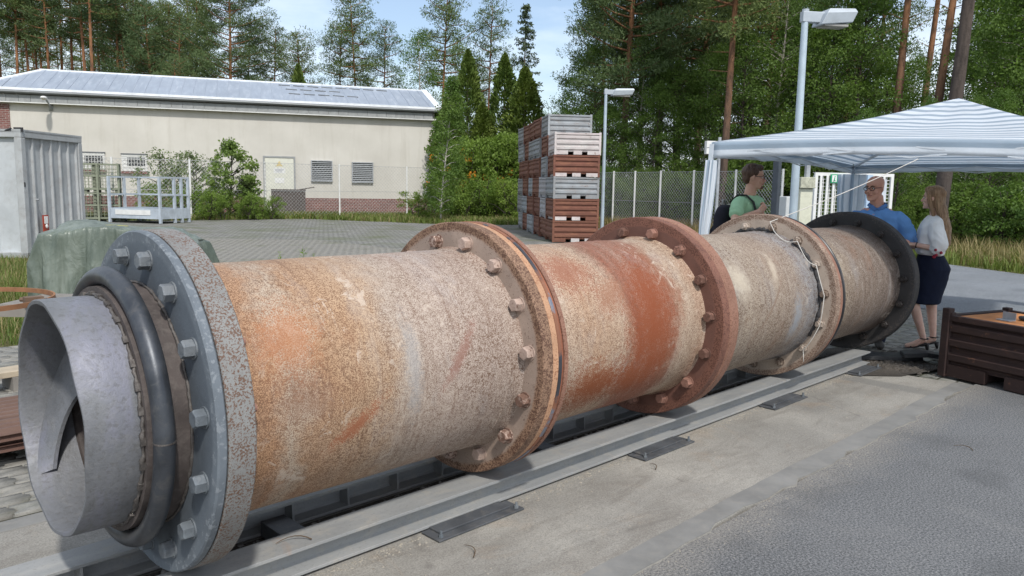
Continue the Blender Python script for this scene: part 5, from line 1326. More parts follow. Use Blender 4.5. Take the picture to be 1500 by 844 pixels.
THICK = ((870, 43, .85), (893, 40, .62), (925, 41, .8), (950, 39, .62), (985, 40.5, .85), (1020, 39.5, .7), (1050, 40, .8), (1085, 38, .95), (1120, 38, 1.0), (1150, 40, .95), (1185, 36, 1.0), (1215, 38, .98), (1245, 35, 1.0), (1278, 37, .82), (1310, 38, .68), (1345, 42, .6), (1385, 44, .62), (1415, 36, .8), (1440, 33, .95), (1470, 30, 1.02), (1500, 29, 1.05), (1535, 28, 1.0), (1262, 29, 0.5), (1400, 27, .42), (1436, 26, .46), (1300, 26, .40), (1340, 28, .42))
rkA = ranks([t for i, t in enumerate(THICK) if i % 3 < 2]); rkB = ranks([t for i, t in enumerate(THICK) if i % 3 == 2])
ia = ib = 0
for i, (px, d, s) in enumerate(THICK):
    k_ = (0, 1, 2)[i % 3]
    if k_ < 2: nth = NTH[rkA[ia]]; ia += 1
    else: nth = NTH[rkB[ib]]; ib += 1
    put('woodland_tree', B_WOOD[k_], f'leafy broad-leaved tree below the forest pines, {nth} from the left of its kind' if k_ < 2 else f'light green birch below the forest pines, {nth} from the left of its kind', px, d, s, 'broad-leaved trees in the thicket' if k_ < 2 else 'birches in the thicket')
for i, (px, d, s) in enumerate([(875+26*j, 38.5+random.uniform(-0.6, 1.2)-0.012*26*j*0.9, random.uniform(0.75, 1.15)) for j in range(11)]+[(1225+24*j, 28.5-0.14*j*3+random.uniform(-0.8, 0.8), random.uniform(0.42, 0.72)) for j in range(13)]):
    put('bush', B_BUSH[0], f'dark undergrowth bush at the foot of the forest edge, {NTH[i]} from the left', px, d, s, 'undergrowth bushes along the forest edge', 'shrub')

# ------------------------------------------------------------------ grass
def inpoly(P, poly):
    x, y = P[:, 0], P[:, 1]; r = np.zeros(len(P), bool); n_ = len(poly); j = n_-1
    for i in range(n_):
        xi, yi = poly[i]; xj, yj = poly[j]
        c = ((yi > y) != (yj > y)) & (x < (xj-xi)*(y-yi)/((yj-yi) if yj != yi else 1e-9)+xi)
        r ^= c; j = i
    return r
def blades(poly, n, h, w, seed, leaf, name, label, clump=0.5, z0=-0.02):
    rng = np.random.default_rng(seed); P_ = np.array(poly); lo, hi = P_.min(0), P_.max(0); out = []
    while sum(len(o) for o in out) < n:
        q = lo+(hi-lo)*rng.random((n*2, 2)); q = q[inpoly(q, poly)]
        f = np.sin(q[:, 0]*1.9+seed)*np.sin(q[:, 1]*2.3)+np.sin(q[:, 0]*5.1+q[:, 1]*4.3)*0.6
        out.append(q[f > rng.normal(-0.5/clump*0.5, 0.8, len(q))])
    q = np.concatenate(out)[:n]
    az = rng.random(n)*6.28; hh = h*(0.35+0.9*rng.random(n)**1.5); ww = w*(0.6+0.8*rng.random(n)); ln = hh*(0.15+0.7*rng.random(n))
    b = np.stack([np.cos(az), np.sin(az)], -1); s = np.stack([-np.sin(az), np.cos(az)], -1)
    p = np.c_[q, np.full(n, z0)]
    v0 = p-np.c_[s*ww[:, None], np.zeros(n)]; v1 = p+np.c_[s*ww[:, None], np.zeros(n)]
    mid_ = p+np.c_[b*(ln*0.35)[:, None], hh*0.6]; tip = p+np.c_[b*ln[:, None], hh]
    v2 = mid_+np.c_[s*(ww*0.7)[:, None], np.zeros(n)]; v3 = mid_-np.c_[s*(ww*0.7)[:, None], np.zeros(n)]
    V = np.stack([v0, v1, v2, v3, tip], 1).reshape(-1, 3); I = np.arange(n)[:, None]*5
    F = np.concatenate([I+np.array([[0, 1, 2]]), I+np.array([[0, 2, 3]]), I+np.array([[3, 2, 4]])])
    return tag(link(name, npmesh(name, V, F, leaf)), label, 'grass', None, 'stuff')
XY = lambda p: (p.x, p.y)
gl = [(-3.0, 6.3), (0.7, 6.25), (1.2, 6.45), (3.3, 7.2), (3.6, 12), (4.6, 17.6), XY(ct0+FL*0.1), XY(ct0-RL*4)]
blades(gl, 26000, 0.16, 0.006, 3, L_GRASS, 'grass_patch', 'green grass patch between the container and the paving')
blades(gl, 9000, 0.22, 0.004, 4, L_DRY, 'dry_grass', 'dry stalks mixed into the grass patch by the container')
vg = [(20.9, 2.9), (19.4, 0.55), (17, -3.2), (22, -4), (36, 6), (36, 20), (33.5, 21.5)]
blades(vg, 34000, 0.34, 0.014, 5, L_GRASS, 'verge_grass', 'green roadside grass along the far asphalt road', 0.9)
blades([(21.7, 3.2), (20.2, 0.55), (18, -3.2), (22, -4), (36, 6), (36, 20), (34, 21.5)], 26000, 0.58, 0.012, 6, L_DRY, 'dry_verge_grass', 'tall dry straw-coloured grass behind the roadside verge', 0.8)
fw = [XY(spot(90, 35.0)), XY(spot(250, 36.2)), XY(spot(440, 40.2)), XY(spot(640, 37.0)), XY(spot(790, 37.5)), XY(spot(770, 46)), XY(spot(600, 46.5)), XY(spot(460, 46)), XY(spot(280, 41.5)), XY(spot(90, 39))]
blades(fw, 30000, 0.26, 0.022, 8, L_GRASS, 'fence_weeds', 'green weeds along the foot of the left fence', 0.8)
blades(fw, 9000, 0.30, 0.016, 9, L_DRY, 'dry_weeds', 'dry brownish weeds along the foot of the left fence', 0.6)
blades([XY(spot(860, 36)), XY(spot(960, 32.5)), XY(spot(1150, 27)), XY(spot(1190, 30)), XY(spot(1000, 37)), XY(spot(870, 41))], 12000, 0.5, 0.02, 10, L_DRY, 'fence_foot_grass', 'pale grass behind the tall fence right of the crates', 0.8)
# a few weeds growing out of the joints behind the drum
for i, (px, d, s, lb) in enumerate(((442, 17.0, 1.0, 'upright leafy weed growing from the paving behind the drum'), (408, 17.5, 0.6, 'small weed tuft left of the upright weed'), (458, 17.6, 0.5, 'smaller weed right of the upright weed'), (312, 15.5, 0.5, 'weed tuft near the green tarpaulin'))):
    rng = np.random.default_rng(80+i); k_ = 26
    z = rng.random(k_)*0.42; az = rng.random(k_)*6.28
    c = np.stack([0.03*np.cos(az), 0.03*np.sin(az), z], -1); d_ = unit(np.stack([np.cos(az), np.sin(az), np.full(k_, 0.7)], -1))
    V, F = quads(c+d_*0.05, d_*0.055, unit(np.cross(d_, [0, 0, 1.0]))*0.014)
    e = empty('weed', spot(px, d), 0, lb, 'weed'); e.scale = (s, s, s)
    link('leaves', npmesh('leaves', V, F, L_SHRUB), e); MB().tube([(0, 0, -0.02), (0.01, 0, 0.25), (0.0, 0.01, 0.45)], [0.006, 0.005, 0.002], 5).build('stem', L_SHRUB, e)
# ------------------------------------------------------------------ striped party canopy
def m_stripe(name, a, b, duty=0.5, trans=0.35):
    t = NT(name); tc = t.n('ShaderNodeTexCoord'); u = t.sep(tc.outputs['UV'])
    fr = t.math('FRACT', u[0], 0.0)
    f = t.ramp(fr, [(0.0, 0.0), (0.06, 1.0), (duty, 1.0), (duty+0.06, 0.0)])
    v = t.obj(); n1 = t.noise(v, 2.2, 6, 0.65); n2 = t.noise(v, 9, 4, 0.6)
    c = t.mix(f, a, b)
    c = t.mix(t.ramp(n1, [(0.5, 0.0), (0.75, 0.25)]), c, sc(a, 0.6))
    p = t.n('ShaderNodeBsdfPrincipled'); t.l(c, p.inputs['Base Color']); p.inputs['Roughness'].default_value = 0.55; p.inputs['Specular IOR Level'].default_value = 0.35
    t.l(t.bump(n2, 0.25, 0.02), p.inputs['Normal'])
    tr = t.n('ShaderNodeBsdfTranslucent'); t.l(c, tr.inputs['Color'])
    mx = t.n('ShaderNodeMixShader'); mx.inputs[0].default_value = trans
    t.l(p.outputs[0], mx.inputs[1]); t.l(tr.outputs[0], mx.inputs[2]); t.l(mx.outputs[0], t.out.inputs['Surface'])
    return t.m
M_STR = m_stripe('blue_white_striped_canvas', (0.82, 0.86, 0.90), (0.46, 0.545, 0.63), 0.42, 0.52)
def uvgrid(name, nu, nv, fn, uvfn, m, parent, solid=0.004):
    V, F, UV = [], [], []
    for j in range(nv+1):
        for i in range(nu+1): V.append(tuple(fn(i/nu, j/nv)))
    me = bpy.data.meshes.new(name); 
    for j in range(nv):
        for i in range(nu): F.append((j*(nu+1)+i, j*(nu+1)+i+1, (j+1)*(nu+1)+i+1, (j+1)*(nu+1)+i))
    me.from_pydata(V, [], F); uvl = me.uv_layers.new(name='UVMap')
    for p in me.polygons:
        for li in p.loop_indices:
            k_ = me.loops[li].vertex_index; i, j = k_ % (nu+1), k_//(nu+1)
            uvl.data[li].uv = uvfn(i/nu, j/nv)
    me.materials.append(m); me.polygons.foreach_set('use_smooth', [True]*len(me.polygons))
    o = link(name, me, parent)
    if solid:
        s_ = o.modifiers.new('solid', 'SOLIDIFY'); s_.thickness = solid; s_.offset = 0
    return o
cA, cB, cC, cD = lat(2.056, 8.2), lat(5.88, 13.66), lat(5.09, 6.08), lat(8.92, 11.54)
can0 = (cA+cB+cC+cD)/4
can = empty('party_canopy', can0, 0, 'blue and white striped party canopy behind the drum', 'canopy')
loc = lambda p, z: Vector((p.x-can0.x, p.y-can0.y, z))
EZ = {0: 2.285, 1: 2.27, 2: 2.27, 3: 2.195}
cor = [loc(cA, 2.285), loc(cB, 2.27), loc(cD, 2.25), loc(cC, 2.200)]
apex = Vector((0, 0, 2.965))
for k_ in range(4):
    a, b = cor[k_], cor[(k_+1) % 4]
    def rp_(s, t, a=a, b=b):
        e = a.lerp(b, s); e = e+Vector((0, 0, 0.035*math.sin(PI*s)))
        p = e.lerp(apex, t)
        p.z -= 0.10*math.sin(PI*t)**1.2*(0.55+0.45*math.sin(PI*s))+0.010*math.sin(s*21+t*5)*t*(1-t)*2
        return p
    uvgrid('roof_panel', 28, 22, rp_, lambda s, t: (t*13.0+0.30, s), M_STR, can)
    nrm = (b-a).cross(Vector((0, 0, 1))).normalized()
    if nrm.dot((a+b)/2) < 0: nrm = -nrm
    def vp_(s, t, a=a, b=b, nrm=nrm):
        e = a.lerp(b, s)+Vector((0, 0, 0.035*math.sin(PI*s)))+nrm*(0.012+0.010*t*math.sin(s*31+k_))
        e.z -= (0.165-0.025*math.sin(PI*s))*t
        return e
    uvgrid('valance', 40, 4, vp_, lambda s, t: (0.02+t*0.93, s), m_stripe('valance_canvas_%d' % k_, (0.80, 0.85, 0.90), (0.38, 0.47, 0.56), 0.46) if k_ == 0 else M_STR2, can) if k_ else None
    if k_ == 0:
        M_STR2 = m_stripe('valance_canvas', (0.80, 0.85, 0.90), (0.38, 0.47, 0.56), 0.46)
        uvgrid('valance', 40, 4, vp_, lambda s, t: (0.02+t*0.93, s), M_STR2, can)
M_POLE = mat('white_powder_coat', (0.58, 0.62, 0.66), 0.45, 0.2, 0.08)
foot_off = [Vector((-0.10, 0.02, 0))+RL*-0.05, Vector((0, 0, 0)), Vector((0, 0, 0)), Vector((0, 0, 0))]
for k_, c in enumerate(cor):
    q = MB(); ft_ = Vector((c.x, c.y, 0.012))+foot_off[k_]
    q.bar(ft_, Vector((c.x, c.y, c.z-0.02)), 0.045); q.b(ft_.x-0.08, ft_.x+0.08, ft_.y-0.08, ft_.y+0.08, 0.003, 0.012); q.build('leg', M_POLE, can)
    b = cor[(k_+1) % 4]
    q = MB(); n_ = 4
    for i in range(n_):
        p0, p1 = c.lerp(b, i/n_), c.lerp(b, (i+1)/n_)
        up, dn = Vector((0, 0, -0.03)), Vector((0, 0, -0.13))
        q.bar(p0+up, p1+dn, 0.022, 0.012); q.bar(p0+dn, p1+up, 0.022, 0.012)
    q.build('truss', M_POLE, can)
    q = MB(); q.bar(c+Vector((0, 0, -0.05)), apex+Vector((0, 0, -0.16)), 0.03, 0.03); q.build('rafter', M_POLE, can)
def curtain(c, top, bot, w, lean, stripes, nfold):
    def fn(u, t):
        a = 2*PI*u; z = top+(bot-top)*t
        r = 1+0.22*math.sin(nfold*a)+0.10*math.sin(2*nfold*a+3*t)
        tie = 1-0.25*math.exp(-((t-0.45)/0.12)**2)
        return Vector((c.x, c.y, z))+RL*(w/2*r*tie*math.cos(a))+FL*(w*0.34*r*tie*math.sin(a))+lean*t
    uvgrid('side_curtain', 64, 16, fn, lambda u, t: (u*stripes, t), M_STR2, can, 0)
curtain(cor[0], 2.10, 0.06, 0.112, RL*-0.13, 7, 6)
curtain(cor[1], 2.10, 0.06, 0.40, Vector((0, 0, 0)), 9, 7)
curtain(cor[2], 2.10, 0.06, 0.30, Vector((0, 0, 0)), 9, 7)

# white cord from the canopy frame down to the drum and along the nuts
M_CORD = mat('white_cord', (0.55, 0.53, 0.49), 0.8, 0, 0.06)
bp_ = [bolt_pos(5.225, 102.9, i) for i in range(8)]
tie = can0+cor[0].lerp(cor[3], 0.52); tie.z = 2.10
path = [tie]
def sagline(a, b, sag, n_=8, side=Vector((0, 0, 0))):
    return [a.lerp(b, i/n_)+Vector((0, 0, -sag*math.sin(PI*i/n_)))+side*math.sin(PI*i/n_) for i in range(1, n_+1)]
path += sagline(tie, bp_[1]+Vector((-0.02, 0, 0.05)), 0.02, 10)
O_ = Vector((-0.05, -0.035, 0.0))
for i in range(1, 6):
    path += sagline(bp_[i]+O_*(1.0 if i > 1 else 0.6), bp_[i+1]+O_, 0.05 if i < 3 else 0.012, 9, Vector((-0.015, -0.01, 0)))
path += sagline(bp_[6]+O_, bp_[6]+O_+Vector((0, -0.01, -0.10)), 0.0, 3)
cd = MB().tube(path, 0.0036, 6).build('rope', M_CORD, None, smooth=True)
tag(cd, 'thin white rope stretched from the canopy and wound along the nuts of the drum', 'rope')
# ------------------------------------------------------------------ people
from mathutils import noise as mnoise
def solidify_union(m_, name, mt, voxel, parent, smooth_it=5, fac=0.5, wrinkle=0.0, strand=0.0):
    me = m_.mesh('tmp', mt); o = bpy.data.objects.new('tmp', me); col.objects.link(o)
    r = o.modifiers.new('r', 'REMESH'); r.mode = 'VOXEL'; r.voxel_size = voxel; r.use_smooth_shade = True
    s_ = o.modifiers.new('s', 'SMOOTH'); s_.factor = fac; s_.iterations = smooth_it
    dg = bpy.context.evaluated_depsgraph_get(); dg.update()
    nm = bpy.data.meshes.new_from_object(o.evaluated_get(dg)); nm.name = name
    bpy.data.objects.remove(o)
    if not nm.materials: nm.materials.append(mt)
    nm.polygons.foreach_set('use_smooth', [True]*len(nm.polygons))
    if wrinkle or strand:
        nv = len(nm.vertices); co = np.zeros(nv*3); nm.vertices.foreach_get('co', co); co = co.reshape(-1, 3)
        no = np.zeros(nv*3); nm.vertices.foreach_get('normal', no); no = no.reshape(-1, 3)
        if wrinkle:
            d_ = np.array([1-2*abs(mnoise.noise((x*7+3*mnoise.noise((x*4, y*4, z*4)), y*7, z*9+x*5))) for x, y, z in co])
            e_ = np.array([mnoise.noise((x*16, y*16, z*13)) for x, y, z in co])
            co = co+no*(wrinkle*(d_*0.9+e_*0.5))[:, None]
        else:
            d_ = np.array([mnoise.noise((x*55, y*55, z*6)) for x, y, z in co]); co = co+no*(strand*d_)[:, None]
        nm.vertices.foreach_set('co', co.ravel()); nm.update()
    return link(name, nm, parent)
def ell(cx, cy, z, rx, ry, n=20, tilt=0.0, sq=1.0):
    out = []
    for j in range(n):
        t = 2*PI*j/n; c, s_ = math.cos(t), math.sin(t)
        c = math.copysign(abs(c)**sq, c); s_ = math.copysign(abs(s_)**sq, s_)
        out.append(Vector((cx+rx*c, cy+ry*s_, z+tilt*ry*s_)))
    return out
def limb(m_, pts, rad, n=14, up=None):
    """smoothly interpolated tapered limb through joints, with rounded ends"""
    P_, R2 = [], []
    k_ = len(pts); pts = [Vector(p) for p in pts]
    for i in range(k_-1):
        for t in (0, 0.25, 0.5, 0.75):
            P_.append(pts[i].lerp(pts[i+1], t)); R2.append(rad[i]*(1-t)+rad[i+1]*t)
    P_.append(pts[-1]); R2.append(rad[-1])
    d0 = (P_[1]-P_[0]).normalized(); d1 = (P_[-1]-P_[-2]).normalized()
    P_ = [P_[0]-d0*R2[0]*0.6]+P_+[P_[-1]+d1*R2[-1]*0.5]; R2 = [R2[0]*0.55]+R2+[R2[-1]*0.55]
    m_.tube(P_, R2, n, up=up)
def hand(m_, w, d, nrm, side, s=1.0, curl=0.6, spread=0.10):
    """w wrist, d pointing direction, nrm palm normal; side +1: thumb along d x nrm"""
    w, d, nrm = Vector(w), Vector(d).normalized(), Vector(nrm); nrm = (nrm-d*nrm.dot(d)).normalized(); ac = d.cross(nrm)*side
    m_.tube([w-d*0.03*s, w+d*0.02*s, w+d*0.06*s, w+d*0.098*s], [(0.020*s, 0.026*s), (0.018*s, 0.036*s), (0.017*s, 0.043*s), (0.013*s, 0.040*s)], 14, up=nrm)
    for i, (off, ln) in enumerate(((0.031, 0.072), (0.010, 0.080), (-0.011, 0.075), (-0.031, 0.058))):
        p = w+d*0.092*s+ac*off*s; dd = (d+ac*(off*spread*12)).normalized(); pts = [p]
        c = 0.0
        for sg in (0.45, 0.32, 0.25):
            c += curl*(0.8+0.12*i)
            pts.append(pts[-1]+(dd*math.cos(c)+nrm*math.sin(c))*ln*sg*s)
        m_.tube(pts, [0.0098*s, 0.0092*s, 0.0085*s, 0.0066*s], 8)
    p = w+d*0.022*s+ac*0.030*s
    q1 = p+(d*0.5+ac*0.75+nrm*0.25).normalized()*0.038*s; q2 = q1+(d*0.75+ac*0.25+nrm*0.55).normalized()*0.032*s; q3 = q2+(d*0.7-ac*0.1+nrm*0.6).normalized()*0.024*s
    m_.tube([p, q1, q2, q3], [0.014*s, 0.0115*s, 0.0105*s, 0.0075*s], 8)
HEAD = [(-0.118, 0.020, -0.080, -0.035), (-0.104, 0.040, -0.096, -0.008), (-0.075, 0.055, -0.098, 0.040), (-0.045, 0.062, -0.094, 0.078), (-0.012, 0.068, -0.089, 0.094), (0.012, 0.072, -0.088, 0.100), (0.032, 0.074, -0.096, 0.103), (0.060, 0.075, -0.090, 0.103), (0.085, 0.069, -0.072, 0.093), (0.105, 0.053, -0.048, 0.072), (0.117, 0.030, -0.020, 0.042), (0.1215, 0.008, 0.004, 0.016)]
def head(m_, M_, s=1.0):
    st_ = len(m_.v)
    m_.rings([ell(0, (f+b)/2, z, rx, (b-f)/2, 24) for z, rx, f, b in HEAD])
    m_.tube([(0, -0.088, 0.022), (0, -0.102, -0.004), (0, -0.115, -0.028), (0, -0.104, -0.040)], [0.009, 0.011, 0.0155, 0.012], 10)
    m_.ball((0, -0.092, -0.062), (0.026, 0.012, 0.011), 12, 7); m_.ball((0, -0.090, -0.104), (0.024, 0.014, 0.016), 12, 7)
    for sx in (-1, 1):
        m_.ball((sx*0.074, 0.008, -0.004), (0.011, 0.020, 0.031), 10, 7, Matrix.Rotation(sx*0.35, 3, 'Z'))
        m_.ball((sx*0.045, -0.070, -0.032), (0.020, 0.020, 0.022), 10, 7)
    m_.xf(M_ @ Matrix.Scale(s, 4), st_)
def m_skin(name, c):
    t = NT(name); v = t.obj(); n1 = t.noise(v, 14, 5, 0.6); n2 = t.noise(v, 160, 3, 0.6)
    cc = t.ramp(n1, [(0.3, (c[0]*0.92, c[1]*0.82, c[2]*0.80)), (0.7, sc(c, 1.06))])
    return t.pbr(cc, 0.5, 0, t.bump(n2, 0.12, 0.001), 0.35, {'Subsurface Weight': 0.08, 'Subsurface Scale': 0.01})
def m_cloth(name, c, wr=0.5, scale=9):
    t = NT(name); v = t.obj(); n1 = t.noise(t.mapping(v, (1, 1, 0.55)), scale, 3, 0.5, 0.8); n2 = t.noise(v, 260, 2, 0.5)
    cc = t.ramp(n1, [(0.3, sc(c, 0.9)), (0.7, sc(c, 1.08))])
    b1 = t.n('ShaderNodeBump'); t.l(n1, b1.inputs['Height']); b1.inputs['Strength'].default_value = wr; b1.inputs['Distance'].default_value = 0.03
    b2 = t.n('ShaderNodeBump'); t.l(n2, b2.inputs['Height']); b2.inputs['Strength'].default_value = 0.15; b2.inputs['Distance'].default_value = 0.002; t.l(b1.outputs[0], b2.inputs['Normal'])
    return t.pbr(cc, 0.85, 0, b2.outputs[0], 0.2)
def m_hair(name, a, b):
    t = NT(name); v = t.obj(); n1 = t.noise(t.mapping(v, (1, 1, 0.10)), 110, 4, 0.65); n2 = t.noise(t.mapping(v, (1, 1, 0.2)), 26, 3, 0.6)
    c = t.mix(t.ramp(n1, [(0.32, 0.0), (0.68, 1.0)]), a, b); c = t.mix(t.ramp(n2, [(0.35, 0.5), (0.6, 0.0)]), c, sc(a, 0.6))
    return t.pbr(c, 0.5, 0, t.bump(n1, 0.8, 0.006), 0.4)
EYEW = mat('eye_white', (0.6, 0.58, 0.55), 0.3, 0, 0.02); EYED = mat('eye_dark', (0.03, 0.02, 0.015), 0.2, 0, 0.05); LIPS = mat('lips', (0.36, 0.15, 0.12), 0.5, 0, 0.05)
GLS = mat('dark_spectacle_frame', (0.025, 0.02, 0.02), 0.35, 0, 0.1)
def part(m_, name, mt, parent, M_=None, smooth=True):
    if M_ is not None: m_.xf(M_)
    return m_.build(name, mt, parent, smooth=smooth)
def face_parts(root, M_, s, brow, glasses=None, lips=LIPS):
    S = M_ @ Matrix.Scale(s, 4)
    for sx in (-1, 1):
        e = part(MB().ball((sx*0.030, -0.0835, 0.004), (0.0135, 0.010, 0.0085), 10, 7), 'eye', EYEW, root, S)
        part(MB().ball((sx*0.030, -0.0915, 0.004), (0.0058, 0.004, 0.0062), 8, 6), 'iris', EYED, e, S)
        part(MB().tube([(sx*0.012, -0.096, 0.023), (sx*0.030, -0.098, 0.029), (sx*0.050, -0.086, 0.024)], [0.004, 0.005, 0.003], 6), 'eyebrow', brow, root, S)
    part(MB().tube([(-0.026, -0.092, -0.063), (0, -0.1045, -0.061), (0.026, -0.092, -0.063)], [0.004, 0.008, 0.004], 8), 'lips', lips, root, S)
    if glasses:
        g = MB()
        for sx in (-1, 1):
            ring = [(sx*0.032+0.024*math.cos(t), -0.108+0.006*abs(sx*0.032+0.024*math.cos(t))/0.056, 0.002+0.018*math.sin(t)) for t in np.linspace(0, 2*PI, 17)[:-1]]
            g.tube(ring, 0.0028, 6, closed=True); g.tube([(sx*0.056, -0.102, 0.008), (sx*0.074, -0.04, 0.010), (sx*0.079, 0.01, 0.008)], 0.0026, 6)
        g.tube([(-0.008, -0.109, 0.006), (0.008, -0.109, 0.006)], 0.0026, 6)
        part(g, 'spectacles', glasses, root, S)
def torso(m_, levels, n=24, sq=0.88):
    m_.rings([ell(cx, cy, z, rx, ry, n, 0, sq) for z, rx, ry, cx, cy in levels])
def rotz_for(f): return math.atan2(f.y, f.x)+PI/2      # local -Y turned to face f

# ---- man in the green T-shirt (facing right, hand on the rucksack strap)
def man_green():
    sK = 2.06/1.80
    e = empty('person', spot(1093, 9.15, 0.03), rotz_for(RL*0.72-FL*0.70), 'man in a pale green T-shirt and spectacles holding his rucksack strap behind the drum', 'person')
    e.scale = (sK, sK, sK)
    skin = m_skin('tanned_skin', (0.56, 0.345, 0.255)); hair = m_hair('short_brown_hair', (0.045, 0.022, 0.014), (0.13, 0.07, 0.042))
    Mh = Matrix.Translation((0.0, -0.035, 1.675)) @ Matrix.Rotation(R_(32), 4, 'Z') @ Matrix.Rotation(R_(4), 4, 'X')
    m_ = MB(); head(m_, Mh)
    limb(m_, [(0, 0.005, 1.44), (0, -0.02, 1.60)], [0.062, 0.056])
    torso(m_, [(0.90, 0.15, 0.10, 0, 0), (1.0, 0.155, 0.105, 0, 0), (1.12, 0.15, 0.10, 0, 0), (1.28, 0.17, 0.115, 0, -0.005), (1.40, 0.185, 0.11, 0, 0), (1.47, 0.12, 0.075, 0, 0.0)])
    for sx in (-1, 1):
        limb(m_, [(sx*0.09, 0, 0.92), (sx*0.10, -0.01, 0.50), (sx*0.10, 0.01, 0.09)], [0.085, 0.055, 0.038]); limb(m_, [(sx*0.10, 0.03, 0.05), (sx*0.115, -0.15, 0.035)], [0.04, 0.034])
    # right arm (local -x): elbow out and low, hand at the strap on the chest
    sh, el, wr = Vector((-0.195, 0.005, 1.43)), Vector((-0.345, -0.03, 1.235)), Vector((-0.135, -0.185, 1.335))
    limb(m_, [sh, el, wr], [0.056, 0.044, 0.029]); hand(m_, wr, (0.75, -0.25, 0.62), (0.35, 0.9, 0.1), -1, 1.0, 0.95)
    sh2, el2, wr2 = Vector((0.195, 0.005, 1.43)), Vector((0.255, 0.02, 1.16)), Vector((0.24, -0.10, 0.93))
    limb(m_, [sh2, el2, wr2], [0.056, 0.042, 0.029]); hand(m_, wr2, (0, -0.2, -1), (-1, 0, 0), 1, 1.0, 0.4)
    solidify_union(m_, 'body', skin, 0.0065, e)
    c = MB(); torso(c, [(0.86, 0.178, 0.128, 0, 0), (1.0, 0.178, 0.130, 0, 0), (1.14, 0.172, 0.124, 0, 0), (1.28, 0.190, 0.136, 0, -0.005), (1.40, 0.205, 0.128, 0, 0), (1.455, 0.165, 0.098, 0, 0.002), (1.485, 0.100, 0.078, 0, 0.004)])
    limb(c, [(-0.165, 0, 1.43), sh.lerp(el, 0.25), sh.lerp(el, 0.66)], [0.068, 0.070, 0.070]); limb(c, [(0.165, 0, 1.43), sh2.lerp(el2, 0.25), sh2.lerp(el2, 0.66)], [0.068, 0.070, 0.070])
    solidify_union(c, 't_shirt', m_cloth('pale_green_cotton', (0.32, 0.53, 0.33), 0.4), 0.009, e, 5, wrinkle=0.009)
    t_ = MB()
    for sx in (-1, 1): limb(t_, [(sx*0.085, 0, 0.93), (sx*0.10, -0.01, 0.50), (sx*0.10, 0.01, 0.07)], [0.105, 0.080, 0.066])
    torso(t_, [(0.84, 0.165, 0.115, 0, 0), (0.98, 0.168, 0.118, 0, 0)]); solidify_union(t_, 'trousers', m_cloth('dark_jeans', (0.04, 0.05, 0.07)), 0.012, e)
    for sx in (-1, 1): part(MB().tube([(sx*0.10, 0.075, 0.04), (sx*0.10, 0.02, 0.055), (sx*0.112, -0.10, 0.045), (sx*0.118, -0.19, 0.032)], [(0.035, 0.035), (0.052, 0.042), (0.042, 0.048), (0.022, 0.032)], 12, up=(0, 0, 1)), 'shoe', mat('dark_shoe', (0.05, 0.045, 0.04), 0.6), e)
    h_ = MB(); h_.ball((0, 0.022, 0.049), (0.085, 0.103, 0.091), 18, 12); h_.ball((0, 0.058, -0.008), (0.066, 0.056, 0.066), 14, 9); h_.ball((0, -0.038, 0.098), (0.055, 0.05, 0.034), 14, 8)
    h_.xf(Mh); solidify_union(h_, 'hair', hair, 0.006, e, 3, strand=0.007)
    bd = MB(); bd.ball((0, -0.078, -0.094), (0.036, 0.030, 0.022), 12, 8); bd.xf(Mh); part(bd, 'beard', mat('brown_stubble', (0.13, 0.07, 0.05), 0.9), e)
    face_parts(e, Mh, 1.0, hair, GLS)
    return e, sK, sh
mg, sKg, shg = man_green()
# his rucksack hangs behind the shoulder
bp2 = empty('rucksack', mg.location, mg.rotation_euler[2], 'black rucksack on the back of the man in green', 'rucksack'); bp2.scale = mg.scale
NB = m_cloth('black_nylon', (0.018, 0.018, 0.026), 0.5, 7)
q = MB(); q.rings([ell(-0.06, 0.22, z, rx, ry, 20, 0, 0.7) for z, rx, ry in ((0.93, 0.10, 0.05), (0.95, 0.15, 0.085), (1.10, 0.165, 0.095), (1.28, 0.16, 0.085), (1.36, 0.13, 0.06), (1.39, 0.07, 0.035))]); q.build('bag', NB, bp2, smooth=True)
q = MB(); q.rings([ell(-0.06, 0.315, z, rx, ry, 16, 0, 0.7) for z, rx, ry in ((0.97, 0.09, 0.02), (0.99, 0.12, 0.035), (1.13, 0.12, 0.035), (1.17, 0.08, 0.02))]); q.build('pocket', NB, bp2, smooth=True)
q = MB(); q.tube([(-0.10, 0.15, 1.42), (-0.118, 0.06, 1.495), (-0.125, -0.03, 1.495), (-0.122, -0.11, 1.43), (-0.120, -0.142, 1.33), (-0.135, -0.135, 1.22), (-0.175, -0.06, 1.10), (-0.19, 0.06, 1.02), (-0.15, 0.16, 0.98)], [(0.008, 0.026)]*9, 8, up=(0, 0, 1)); q.build('strap', m_cloth('charcoal_webbing', (0.045, 0.05, 0.045), 0.3, 20), bp2, smooth=True)
q = MB(); q.tube([(-0.10, 0.24, 1.385), (-0.085, 0.25, 1.44), (-0.05, 0.25, 1.44), (-0.03, 0.24, 1.385)], 0.011, 8); q.build('grab_loop', mat('grey_webbing', (0.22, 0.22, 0.22), 0.8), bp2, smooth=True)

